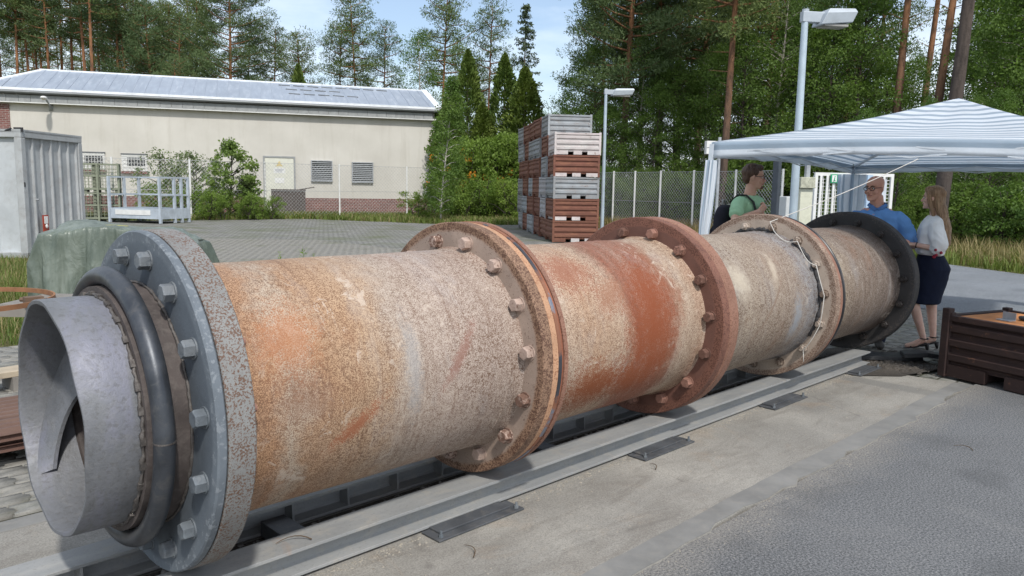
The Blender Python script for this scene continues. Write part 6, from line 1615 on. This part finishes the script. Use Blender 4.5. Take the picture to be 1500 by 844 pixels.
# ---- bald man in the blue shirt
def man_blue():
    sK = 1.97/1.80
    e = empty('person', spot(1280, 9.0), rotz_for(RL*-0.42-FL*0.90), 'bald man in a blue shirt with rolled sleeves and spectacles at the drum end', 'person')
    e.scale = (sK, sK, sK)
    skin = m_skin('ruddy_skin', (0.62, 0.345, 0.255))
    Mh = Matrix.Translation((-0.035, -0.03, 1.68)) @ Matrix.Rotation(R_(-30), 4, 'Z') @ Matrix.Rotation(R_(3), 4, 'X')
    m_ = MB(); head(m_, Mh, 1.07)
    limb(m_, [(0, 0.01, 1.44), (-0.015, -0.01, 1.60)], [0.075, 0.066])
    torso(m_, [(0.90, 0.17, 0.13, 0, 0), (1.05, 0.175, 0.14, 0, -0.01), (1.18, 0.17, 0.13, 0, -0.01), (1.30, 0.19, 0.125, 0, 0), (1.41, 0.20, 0.115, 0, 0), (1.475, 0.13, 0.08, 0, 0)])
    for sx in (-1, 1):
        limb(m_, [(sx*0.10, 0, 0.92), (sx*0.11, -0.01, 0.50), (sx*0.11, 0.01, 0.09)], [0.09, 0.06, 0.042]); limb(m_, [(sx*0.11, 0.03, 0.05), (sx*0.125, -0.15, 0.035)], [0.042, 0.035])
    sh, el, wr = Vector((0.212, 0.0, 1.385)), Vector((0.335, 0.02, 1.17)), Vector((0.17, -0.17, 1.06))
    limb(m_, [sh, el, wr], [0.062, 0.050, 0.033]); hand(m_, wr, (-0.8, -0.5, -0.2), (0.1, 0.5, -0.8), -1, 1.05, 0.6)
    s2, e2, w2 = Vector((-0.212, 0.0, 1.385)), Vector((-0.30, -0.01, 1.15)), Vector((-0.16, -0.19, 1.06))
    limb(m_, [s2, e2, w2], [0.062, 0.050, 0.033]); hand(m_, w2, (0.8, -0.4, -0.2), (-0.1, 0.5, -0.8), 1, 1.05, 0.6)
    solidify_union(m_, 'body', skin, 0.0065, e)
    c = MB(); torso(c, [(0.86, 0.195, 0.155, 0, 0), (1.02, 0.20, 0.165, 0, -0.01), (1.16, 0.195, 0.155, 0, -0.01), (1.30, 0.212, 0.148, 0, 0), (1.38, 0.222, 0.135, 0, 0), (1.435, 0.185, 0.108, 0, 0.002), (1.475, 0.098, 0.084, 0, 0.006)])
    limb(c, [(0.17, 0, 1.385), sh.lerp(el, 0.3), sh.lerp(el, 0.75), el.lerp(wr, 0.12)], [0.078, 0.082, 0.078, 0.070]); limb(c, [(-0.17, 0, 1.385), s2.lerp(e2, 0.3), s2.lerp(e2, 0.75), e2.lerp(w2, 0.12)], [0.078, 0.082, 0.078, 0.070])
    so = solidify_union(c, 'shirt', m_cloth('mid_blue_cotton', (0.13, 0.29, 0.60), 0.4), 0.009, e, 5, wrinkle=0.010)
    cl_ = MB()
    for sx in (-1, 1):
        cl_.tube([(sx*0.012, -0.100, 1.452), (sx*0.055, -0.088, 1.492), (sx*0.088, -0.03, 1.515), (sx*0.075, 0.05, 1.525), (0, 0.085, 1.53)], [(0.026, 0.006), (0.020, 0.006), (0.018, 0.006), (0.018, 0.006), (0.018, 0.006)], 8, up=(0, 0, 1))
    part(cl_, 'collar', m_cloth('mid_blue_collar', (0.10, 0.215, 0.48), 0.3), so)
    for (a, b) in ((sh.lerp(el, 0.97), el.lerp(wr, 0.13)),): part(MB().tube([a, b], [0.080, 0.074], 14), 'rolled_cuff', m_cloth('blue_cuff', (0.13, 0.27, 0.56), 0.4), so)
    t_ = MB()
    for sx in (-1, 1): limb(t_, [(sx*0.095, 0, 0.93), (sx*0.11, -0.01, 0.50), (sx*0.11, 0.01, 0.07)], [0.115, 0.086, 0.07])
    torso(t_, [(0.84, 0.18, 0.14, 0, 0), (0.98, 0.182, 0.145, 0, 0)]); solidify_union(t_, 'trousers', m_cloth('navy_trousers', (0.025, 0.03, 0.05)), 0.012, e)
    for sx in (-1, 1): part(MB().tube([(sx*0.11, 0.075, 0.04), (sx*0.11, 0.02, 0.055), (sx*0.122, -0.10, 0.045), (sx*0.128, -0.19, 0.032)], [(0.035, 0.035), (0.052, 0.042), (0.042, 0.048), (0.022, 0.032)], 12, up=(0, 0, 1)), 'shoe', mat('dark_shoe'), e)
    face_parts(e, Mh, 1.07, mat('sandy_brow', (0.16, 0.085, 0.05), 0.9), GLS)
    return e
man_blue()

# ---- woman in white blouse and navy skirt
def woman():
    sK = 1.845/1.72
    e = empty('person', Vector((8.45, -0.42, 0.014)), rotz_for(RL*-0.90+FL*0.42), 'woman with long blonde hair in a white blouse, navy skirt and sandals', 'person')
    e.scale = (sK, sK, sK)
    skin = m_skin('fair_skin', (0.66, 0.44, 0.35)); hair = m_hair('long_blonde_hair', (0.17, 0.095, 0.05), (0.44, 0.29, 0.17))
    Mh = Matrix.Translation((-0.01, -0.015, 1.612)) @ Matrix.Rotation(R_(-12), 4, 'Z') @ Matrix.Rotation(R_(2), 4, 'X')
    m_ = MB(); head(m_, Mh, 0.93)
    limb(m_, [(0, 0.02, 1.38), (0, 0.0, 1.54)], [0.052, 0.045])
    torso(m_, [(0.84, 0.165, 0.125, 0, 0.02), (0.95, 0.16, 0.12, 0, 0.02), (1.05, 0.125, 0.095, 0, 0.0), (1.20, 0.145, 0.105, 0, -0.01), (1.33, 0.155, 0.09, 0, 0), (1.40, 0.09, 0.06, 0, 0.01)])
    # left leg (+x, towards the viewer) bent at the knee, right leg straight
    limb(m_, [(0.085, 0.0, 0.90), (0.085, -0.12, 0.50), (0.075, 0.0, 0.12)], [0.088, 0.056, 0.031]); limb(m_, [(0.075, 0.01, 0.115), (0.078, -0.085, 0.055), (0.080, -0.16, 0.030)], [0.034, 0.033, 0.024])
    limb(m_, [(-0.085, 0.02, 0.90), (-0.08, 0.055, 0.49), (-0.075, 0.10, 0.12)], [0.088, 0.056, 0.031]); limb(m_, [(-0.075, 0.11, 0.115), (-0.078, 0.01, 0.055), (-0.080, -0.06, 0.030)], [0.034, 0.033, 0.024])
    sh, el, wr = Vector((0.165, 0.01, 1.34)), Vector((0.225, 0.075, 1.085)), Vector((0.15, -0.165, 1.125))
    limb(m_, [sh, el, wr], [0.048, 0.037, 0.024]); hand(m_, wr, (-0.30, -0.90, 0.22), (-0.2, 0.1, -0.95), 1, 0.86, 0.35)
    s2, e2, w2 = Vector((-0.165, 0.01, 1.34)), Vector((-0.20, -0.06, 1.07)), Vector((-0.09, -0.24, 1.10))
    limb(m_, [s2, e2, w2], [0.048, 0.037, 0.024]); hand(m_, w2, (0.4, -0.85, 0.1), (0.2, 0.1, -0.95), -1, 0.86, 0.35)
    solidify_union(m_, 'body', skin, 0.0062, e)
    WB = m_cloth('white_gauze', (0.80, 0.80, 0.80), 0.7, 8)
    c = MB(); torso(c, [(1.02, 0.150, 0.118, 0, 0.005), (1.05, 0.165, 0.135, 0, 0.0), (1.14, 0.172, 0.140, 0, -0.005), (1.24, 0.172, 0.132, 0, -0.005), (1.33, 0.178, 0.115, 0, 0.0), (1.39, 0.140, 0.092, 0, 0.01), (1.425, 0.075, 0.064, 0, 0.015)])
    limb(c, [(0.14, 0.01, 1.345), sh.lerp(el, 0.35), sh.lerp(el, 0.8), el.lerp(wr, 0.10), el.lerp(wr, 0.30)], [0.068, 0.076, 0.082, 0.076, 0.044]); limb(c, [(-0.14, 0.01, 1.345), s2.lerp(e2, 0.35), s2.lerp(e2, 0.8), e2.lerp(w2, 0.10), e2.lerp(w2, 0.30)], [0.068, 0.076, 0.082, 0.076, 0.044])
    bo = solidify_union(c, 'blouse', WB, 0.008, e, 5, wrinkle=0.009)
    fl_ = MB(); rng = np.random.default_rng(5)
    cc = el.lerp(wr, 0.12)
    for i in range(7):
        a = R_(-60+50*i*0.6); o_ = Vector((0.088*math.cos(a), 0.03*rng.normal(), 0.088*math.sin(a)*0.6-0.03)); fl_.ball(cc+o_, 0.014+0.006*rng.random(), 8, 6)
    part(fl_, 'embroidery', mat('red_embroidery', (0.32, 0.025, 0.05), 0.8), bo); bo.children[0]['kind'] = 'stuff'
    sk = MB(); NV = m_cloth('navy_wool', (0.010, 0.014, 0.032), 0.4, 7)
    sk.rings([ell(cx, cy, z, rx, ry, 28) for z, rx, ry, cx, cy in ((0.50, 0.165, 0.150, 0, -0.025), (0.505, 0.172, 0.158, 0, -0.025), (0.62, 0.176, 0.165, 0, -0.01), (0.76, 0.186, 0.172, 0, 0.015), (0.87, 0.186, 0.172, 0, 0.032), (0.96, 0.168, 0.145, 0, 0.015), (1.04, 0.140, 0.112, 0, 0.003), (1.065, 0.137, 0.109, 0, 0.0))])
    so = solidify_union(sk, 'skirt', NV, 0.010, e, 4, wrinkle=0.004)
    hr = MB(); hr.ball((0, 0.024, 0.044), (0.089, 0.105, 0.096), 18, 12); hr.ball((0, -0.03, 0.09), (0.062, 0.06, 0.045), 14, 9)
    hr.rings([ell(0.0, y, z, rx, ry, 18) for z, rx, ry, y in ((0.09, 0.05, 0.05, 0.04), (0.03, 0.084, 0.080, 0.040), (-0.05, 0.088, 0.070, 0.052), (-0.15, 0.094, 0.060, 0.090), (-0.26, 0.098, 0.050, 0.125), (-0.36, 0.092, 0.042, 0.150), (-0.46, 0.072, 0.032, 0.165), (-0.53, 0.026, 0.016, 0.170))])
    for sx in (-1, 1): hr.tube([(sx*0.058, -0.050, 0.085), (sx*0.080, -0.030, 0.02), (sx*0.083, -0.015, -0.06), (sx*0.082, 0.01, -0.15), (sx*0.075, 0.04, -0.24)], [0.018, 0.022, 0.022, 0.022, 0.012], 10)
    hr.xf(Mh @ Matrix.Scale(0.95, 4)); solidify_union(hr, 'hair', hair, 0.006, e, 3, strand=0.009)
    for (sx, y0) in ((0.075, 0.0), (-0.075, 0.10)):
        s_ = MB(); s_.tube([(sx, y0+0.035, 0.075), (sx, y0-0.03, 0.045), (sx*1.05, y0-0.09, 0.020), (sx*1.08, y0-0.185, 0.008)], [(0.010, 0.032), (0.008, 0.03), (0.008, 0.036), (0.006, 0.03)], 10, up=(0, 0, 1))
        sd = part(s_, 'sandal', mat('black_leather', (0.015, 0.014, 0.014), 0.45), e)
        hl = MB(); hl.tube([(sx, y0+0.045, 0.002), (sx, y0+0.035, 0.075)], [0.012, 0.026], 10); part(hl, 'heel', mat('black_leather'), sd)
        st_ = MB(); st_.tube([(sx+0.040*math.cos(t), y0+0.008+0.042*math.sin(t), 0.125) for t in np.linspace(0, 2*PI, 15)[:-1]], 0.006, 6, closed=True); st_.tube([(sx-0.036, y0-0.115, 0.030), (sx, y0-0.11, 0.062), (sx+0.036, y0-0.115, 0.030)], 0.006, 6); part(st_, 'strap', mat('black_leather'), sd)
    wt = MB(); d = (wr-el).normalized(); u_ = d.orthogonal().normalized(); v_ = d.cross(u_); cw = el.lerp(wr, 0.90)
    wt.tube([cw+(u_*math.cos(t)+v_*math.sin(t))*0.027 for t in np.linspace(0, 2*PI, 13)[:-1]], 0.006, 6, closed=True); part(wt, 'bracelet', mat('dark_bracelet', (0.06, 0.035, 0.02), 0.5), e)
    face_parts(e, Mh, 0.93, hair, None)
woman()
# ------------------------------------------------------------------ dark steel crate at the right edge
v0, v1 = Vector((7.23, -0.98, 0)), Vector((6.96, -1.76, 0))
dv = (v1-v0).normalized(); an = math.atan2(dv.y, dv.x)
bxw, bxd, bxh = 1.55, 0.95, 0.62
bc = empty('open_steel_crate', v0, an, 'dark brown ribbed steel crate holding a rusty plate at the right edge', 'crate')
M_BX = m_crate('dark_brown_crate', (0.032, 0.020, 0.019), (0.07, 0.038, 0.03), 0.45)
fr_, pn, fl_, ft = crate_meshes(bxw, bxd, bxh)
T_ = Matrix.Translation((bxw/2, 0, 0.0))
for m_ in [fr_, fl_]+pn+ft: m_.xf(T_)
# thick end post at the near left corner, taller than the rim
q = fr_; q.b(-0.02, 0.055, -0.02, 0.06, 0.0, bxh+0.06)
q.build('frame', M_BX, bc, bevel=0.006); fl_.build('floor', M_BX, bc)
for m_ in pn: m_.build('side_panel', M_BX, bc, bevel=0.004)
for m_ in ft: m_.build('foot', M_BX, bc)
rot_q = Matrix.Rotation(an, 4, 'Z')
def onbox(x, y, z): return v0+(rot_q @ Vector((x, y, z)))
M_OR = simple('orange_rust_plate', (0.46, 0.19, 0.065), 0.8, 0, 0.25, 5, 0.3, 60, False, (0.33, 0.20, 0.12), 0.5)
pt = MB().b(0.08, 1.45, 0.10, 0.86, 0, 0.02).build('rusty_plate', M_OR, None, bevel=0.003); pt.location = onbox(0, 0, bxh-0.035); pt.rotation_euler = (0, 0, an); tag(pt, 'flat orange rusty steel plate lying in the dark brown crate', 'plate')
pb = MB().b(0.10, 1.48, 0.07, 0.89, 0.10, bxh-0.04).build('packing_block', mat('grey_packing', (0.16, 0.15, 0.14), 0.8), None); pb.location = onbox(0, 0, -0.002); pb.rotation_euler = (0, 0, an); tag(pb, 'grey packing filling the dark brown crate below the rusty plate', 'packing')
sh_ = empty('clamp_tool', onbox(0.62, 0.46, bxh-0.012), an+R_(10), 'dark steel clamp with a grey ring lying on the rusty plate', 'clamp')
MD = mat('dark_tool_steel', (0.06, 0.06, 0.065), 0.45, 0.5, 0.2, 8)
q = MB(); q.tube([(-0.16, 0, 0.02), (-0.10, 0.05, 0.022), (0.02, 0.07, 0.024), (0.12, 0.05, 0.022), (0.14, 0, 0.022), (0.10, -0.05, 0.022), (0.0, -0.065, 0.022), (-0.12, -0.045, 0.02)], 0.020, 8, closed=True); q.build('ring', MD, sh_, smooth=True)
q = MB(); q.tube([(0.10, 0.0, 0.0), (0.11, 0, 0.08), (0.16, 0, 0.115), (0.22, 0, 0.10), (0.24, 0, 0.0)], [(0.05, 0.016)]*5, 10, up=(0, 1, 0)); q.build('bow', MD, sh_, smooth=True)
q = MB(); q.box((0.24, -0.02, 0.03), (0.14, 0.10, 0.05)); q.cyl((0.17, -0.06, 0.03), (0.17, 0.06, 0.03), 0.022, 0.022, 12); q.build('pin', mat('worn_grey_steel', (0.32, 0.33, 0.34), 0.4, 0.6, 0.2, 8), sh_, bevel=0.004)
gb = empty('steel_bracket', onbox(0.42, 0.28, bxh-0.014), an+R_(-4), 'small grey angle bracket standing on the rusty plate', 'bracket')
q = MB(); q.box((0, 0, 0.004), (0.13, 0.10, 0.008)); q.build('base', M_GALV, gb); q = MB(); q.box((0, 0.046, 0.042), (0.13, 0.008, 0.066)); q.build('upright', M_GALV, gb)

# ------------------------------------------------------------------ black rubber mats and debris at the drum's far end
M_RUB = simple('black_rubber', (0.022, 0.023, 0.026), 0.55, 0, 0.3, 5, 0.3, 40, False, (0.10, 0.095, 0.09), 0.4)
def mat_strip(name, pts, w, t_, label):
    P_ = [Vector(p) for p in pts]; m_ = MB(); rg = []
    for i, p in enumerate(P_):
        d = (P_[min(i+1, len(P_)-1)]-P_[max(0, i-1)]).normalized(); s_ = Vector((-d.y, d.x, 0))*w/2
        rg.append([p-s_, p+s_, p+s_*0.97+Vector((0, 0, t_)), p-s_*0.97+Vector((0, 0, t_*1.2))])
    o = m_.rings(rg).build(name, M_RUB, None, bevel=0.006); return tag(o, label, 'mat')
mat_strip('rubber_mat', [(7.28, -0.02, 0.018), (7.42, -0.22, 0.03), (7.60, -0.40, 0.022), (7.80, -0.55, 0.02)], 0.30, 0.035, 'black rubber mat lying from the drum end towards the brown crate')
mat_strip('rubber_strip', [(7.62, -0.48, 0.055), (7.72, -0.66, 0.085), (7.86, -0.80, 0.055), (7.95, -0.92, 0.03)], 0.26, 0.04, 'folded black rubber strip beside the woman\'s sandal')
rng = np.random.default_rng(21)
V, F = [], []
def chips(n_, sampler, s0, s1, seed):
    r = np.random.default_rng(seed); Vs, Fs = [], []
    base = np.array([(-1, -1, 0), (1, -0.8, 0), (0.9, 1, 0), (-0.8, 0.9, 0), (-0.5, -0.5, 1), (0.5, -0.6, 0.9), (0.6, 0.4, 1.1), (-0.4, 0.6, 0.8)], float)
    fc = np.array([(0, 1, 5, 4), (1, 2, 6, 5), (2, 3, 7, 6), (3, 0, 4, 7), (4, 5, 6, 7)])
    for i in range(n_):
        x, y, z = sampler(r); s_ = s0+(s1-s0)*r.random()**3; a = r.random()*6.28
        b = base*(s_*np.array([1, 0.5+r.random()*0.6, 0.6]))*(0.8+0.4*r.random((8, 3)))
        ca, sa = math.cos(a), math.sin(a)
        Vs.append(np.stack([b[:, 0]*ca-b[:, 1]*sa+x, b[:, 0]*sa+b[:, 1]*ca+y, b[:, 2]+z], -1)); Fs.append(fc+8*i)
    return np.concatenate(Vs), np.concatenate(Fs)
V, F = chips(900, lambda r: (7.05+0.36*abs(r.normal()), -0.42+0.26*r.normal(), 0.015), 0.004, 0.03, 1)
tag(link('debris', npmesh('debris', V, F, M_DIRT)), 'dark crumbs of scale and dirt at the far end of the concrete pad', 'debris', None, 'stuff')
V, F = chips(2600, lambda r: (-0.5+7.3*r.random(), -0.345-abs(r.normal())*0.05, 0.006), 0.002, 0.007, 2)
V2, F2 = chips(1500, lambda r: (-0.5+7.3*r.random(), -0.14+0.29*r.random(), 0.012), 0.003, 0.022, 3)
V3, F3 = chips(1500, lambda r: (0.3+6.5*r.random(), -1.34-abs(r.normal())*0.10, 0.0), 0.0012, 0.0045, 4)
V4, F4 = chips(500, lambda r: (0.5+6.3*r.random(), -1.25+0.85*r.random(), 0.006), 0.0015, 0.006, 6)
tag(link('grit', npmesh('grit', np.concatenate([V, V3, V4]), np.concatenate([F, F3+len(V), F4+len(V)+len(V3)]), simple('pale_grit', (0.27, 0.245, 0.205), 0.9, 0, 0.3, 20, 0.2, 60, False))), 'pale grit gathered along the beam and the pad edge', 'grit', None, 'stuff')
tag(link('scale_flakes', npmesh('scale_flakes', V2, F2, simple('grey_flakes', (0.22, 0.21, 0.20), 0.9, 0, 0.5, 20, 0.2, 60, False))), 'grey flakes of scale lying between the two beams', 'debris', None, 'stuff')
# dry twigs on the concrete
for i, (x, y, l, a, lb) in enumerate(((1.25, -0.72, 0.14, 0.4, 'thin dry twig on the concrete before the first anchor plate'), (0.62, -0.30, 0.16, 1.9, 'curved dry stalk lying on the near beam'), (2.9, -0.62, 0.10, 0.2, 'short twig on the concrete by the second anchor plate'), (4.9, -1.9, 0.13, 0.7, 'short dark twig on the asphalt'))):
    z = 0.157 if 'beam' in lb else (0.002 if 'asphalt' in lb else 0.01)
    pts = [(x+l*t*math.cos(a+0.8*t), y+l*t*math.sin(a+0.8*t), z+0.004+0.012*math.sin(PI*t)) for t in np.linspace(0, 1, 7)]
    tag(MB().tube(pts, [0.0035, 0.003, 0.003, 0.0025, 0.002, 0.002, 0.001], 5).build('twig', mat('dry_twig', (0.10, 0.07, 0.045), 0.9), None), lb, 'twig')

# ------------------------------------------------------------------ green tarpaulin over a load, left behind the drum
tp0 = lat(-5.60, 11.4)
tp_ = empty('covered_load', tp0, math.atan2(RL.y, RL.x)+R_(6), 'load covered by a dull green tarpaulin behind the first flange', 'tarpaulin')
def m_tarp():
    t = NT('green_tarpaulin'); v = t.obj(); n1 = t.noise(v, 2.4, 7, 0.65, 0.6); n2 = t.noise(t.mapping(v, (1, 1, 0.35)), 4.5, 5, 0.6, 1.2); n3 = t.noise(v, 60, 3, 0.6)
    c = t.ramp(n1, [(0.3, (0.075, 0.096, 0.076)), (0.55, (0.125, 0.15, 0.122)), (0.75, (0.20, 0.228, 0.195))])
    b1 = t.bump(n2, 0.7, 0.05)
    b2 = t.n('ShaderNodeBump'); t.l(n3, b2.inputs['Height']); b2.inputs['Strength'].default_value = 0.15; b2.inputs['Distance'].default_value = 0.004; t.l(b1, b2.inputs['Normal'])
    return t.pbr(c, 0.36, 0, b2.outputs[0], 0.5)
TL, TD, TH_ = 2.28, 1.5, 1.13
def tarp_pt(u, v):
    # u along the load, v across: front hem, front side, top, back side, back hem
    x = -TL/2+TL*u
    hgt = TH_*(0.93+0.08*math.sin(3.2*u+0.6)-0.28*max(0, u-0.74)/0.26*(0.4+0.6*v)-0.05*math.sin(9*u)*math.sin(7*v))
    s_ = v*2-1; side = abs(s_)
    if side > 0.52:
        k_ = (side-0.52)/0.48; y = math.copysign(TD/2*(0.86+0.14*k_)+0.05*math.sin(u*24+3*s_)*k_+0.03*math.sin(u*53)*k_, s_); z = hgt*(1-k_)*0.97+0.0
        z = max(0.005, z)
    else: y = s_/0.52*TD/2*0.86; z = hgt*(1.0-0.03*(s_/0.52)**4)+0.02*math.sin(u*11+s_*4)
    # gathered ends
    en = min(u, 1-u)
    if en < 0.09: z *= 0.0+en/0.09 if en < 0.02 else 0.25+0.75*min(1, (en/0.09))**0.5
    # sharp creases fanning down the sides and across the top
    n1 = mnoise.noise((u*4.2, v*3.1, 1.7)); cr_ = abs(mnoise.noise((u*9+2*n1, v*4+n1*2, 4.0))); cr2 = abs(mnoise.noise((u*21+3*n1, v*7, 9.0)))
    z += (0.055*(0.35-cr_)+0.022*(0.3-cr2))*(1 if side < 0.6 else 0.4)
    if side > 0.5: y += math.copysign(0.09*(0.3-abs(mnoise.noise((u*11+v*1.5, v*1.2, 2.0))))+0.035*(0.3-abs(mnoise.noise((u*26, v*2, 5.0)))), s_)
    x += 0.04*math.sin(v*17)*(1 if en < 0.1 else 0)
    return Vector((x, y, max(0.004, z)))
uvgrid('tarpaulin', 150, 90, tarp_pt, lambda a, b: (a, b), m_tarp(), tp_, 0.006)
MB().b(-TL/2+0.22, TL/2-0.35, -TD*0.36, TD*0.36, 0.0, 0.72).build('load', mat('brown_timber', (0.13, 0.09, 0.06), 0.85), tp_)
q = MB(); q.tube([(-0.55, -0.25, 1.12), (-0.35, -0.28, 1.15), (-0.1, -0.27, 1.155), (0.05, -0.20, 1.14)], [(0.012, 0.04)]*4, 8, up=(0, 0, 1)); q.build('strap', mat('yellow_webbing', (0.36, 0.34, 0.10), 0.7), tp_, smooth=True)

# ------------------------------------------------------------------ rusty hoop on trestles, ribbed sheets and timbers at the left edge
hp = empty('rusty_hoop', lat(-3.45, 4.75, 0.0), 0, 'flat rusty steel hoop resting on trestles left of the inlet', 'hoop')
q = MB(); n_ = 64; Rh, zh = 0.55, 1.025
rg = []
for (r, z) in ((Rh, zh), (Rh, zh+0.03), (Rh-0.012, zh+0.03), (Rh-0.012, zh)): rg.append([(r*math.cos(2*PI*j/n_), r*math.sin(2*PI*j/n_), z) for j in range(n_)])
q.rings(rg+[rg[0]], cap=False); q.build('hoop', simple('bright_orange_rust', (0.24, 0.115, 0.055), 0.8, 0, 0.25, 7, 0.3, 60, False, (0.14, 0.06, 0.035), 0.6), hp, auto=40)
q = MB(); q.box(tuple(RL*0.50+Vector((0, 0, zh+0.025))), (0.10, 0.07, 0.05)); q.cyl(RL*0.42+Vector((0, 0, zh+0.03)), RL*0.58+Vector((0, 0, zh+0.03)), 0.014, 0.014, 8); q.build('clamp', mat('rusty_clamp', (0.14, 0.09, 0.06), 0.7, 0.2), hp)
for k_, off in enumerate((RL*0.62+FL*0.25, RL*-1.0)):
    t_ = empty('trestle', hp.location+off, math.atan2(FL.y, FL.x), ('grey timber trestle hidden behind the inlet, carrying the hoop', 'grey timber trestle at the left frame edge, carrying the hoop')[k_], 'trestle')
    q = MB(); q.b(-0.25, 0.25, -0.34 if k_ == 0 else -0.04, 0.34 if k_ == 0 else 0.6, zh-0.08, zh-0.002); q.build('beam', mat('grey_timber', (0.20, 0.185, 0.165), 0.85, 0, 0.2, 5), t_)
    for sx in (-0.2, 0.2):
        for sy in (-1, 1): MB().bar((sx, sy*0.16, 0.0), (sx, sy*0.03, zh-0.06), 0.05, 0.035).build('leg', mat('grey_timber'), t_)
shp = lat(-3.47, 4.95)
rs = empty('ribbed_sheet_stack', shp, math.atan2(FL.y, FL.x)-R_(45), 'stack of brown ribbed steel sheets on a timber at the left edge', 'sheets')
M_RS = m_crate('brown_ribbed_sheet', (0.135, 0.07, 0.055), (0.21, 0.15, 0.12), 0.45)
for l_ in range(4):
    m_ = MB(); pr = []; y = 0
    while y < 0.8:
        for a, d in ((0, 0), (0.04, 0), (0.055, 0.028), (0.085, 0.028), (0.10, 0)): pr.append((y+a, d))
        y += 0.10
    vs = [(-1.3, a-0.4, d+0.10+0.034*l_) for a, d in pr]+[(0.55, a-0.4, d+0.10+0.034*l_) for a, d in pr]; n_ = len(pr)
    m_.add(vs, [(i, i+1, n_+i+1, n_+i) for i in range(n_-1)]); o = m_.build('ribbed_sheet', M_RS, rs); s_ = o.modifiers.new('s', 'SOLIDIFY'); s_.thickness = 0.004
    o.location = (random.uniform(-0.02, 0.02), random.uniform(-0.015, 0.015), 0)
for xk in (-0.8, 0.3): MB().b(xk-0.05, xk+0.05, -0.45, 0.45, 0.0, 0.096).build('bearer', mat('grey_timber'), rs)
pk = empty('timber_plank', lat(-4.35, 6.5), math.atan2(FL.y, FL.x)-R_(40), 'pale timber plank on low blocks behind the ribbed sheets', 'plank')
MB().b(-1.2, 0.35, -0.12, 0.12, 0.12, 0.17).build('board', mat('pale_timber', (0.36, 0.30, 0.22), 0.85, 0, 0.2, 4), pk, bevel=0.004)
for xk in (-0.8, 0.1): MB().b(xk-0.06, xk+0.06, -0.14, 0.14, 0.0, 0.119).build('block', mat('grey_timber'), pk)
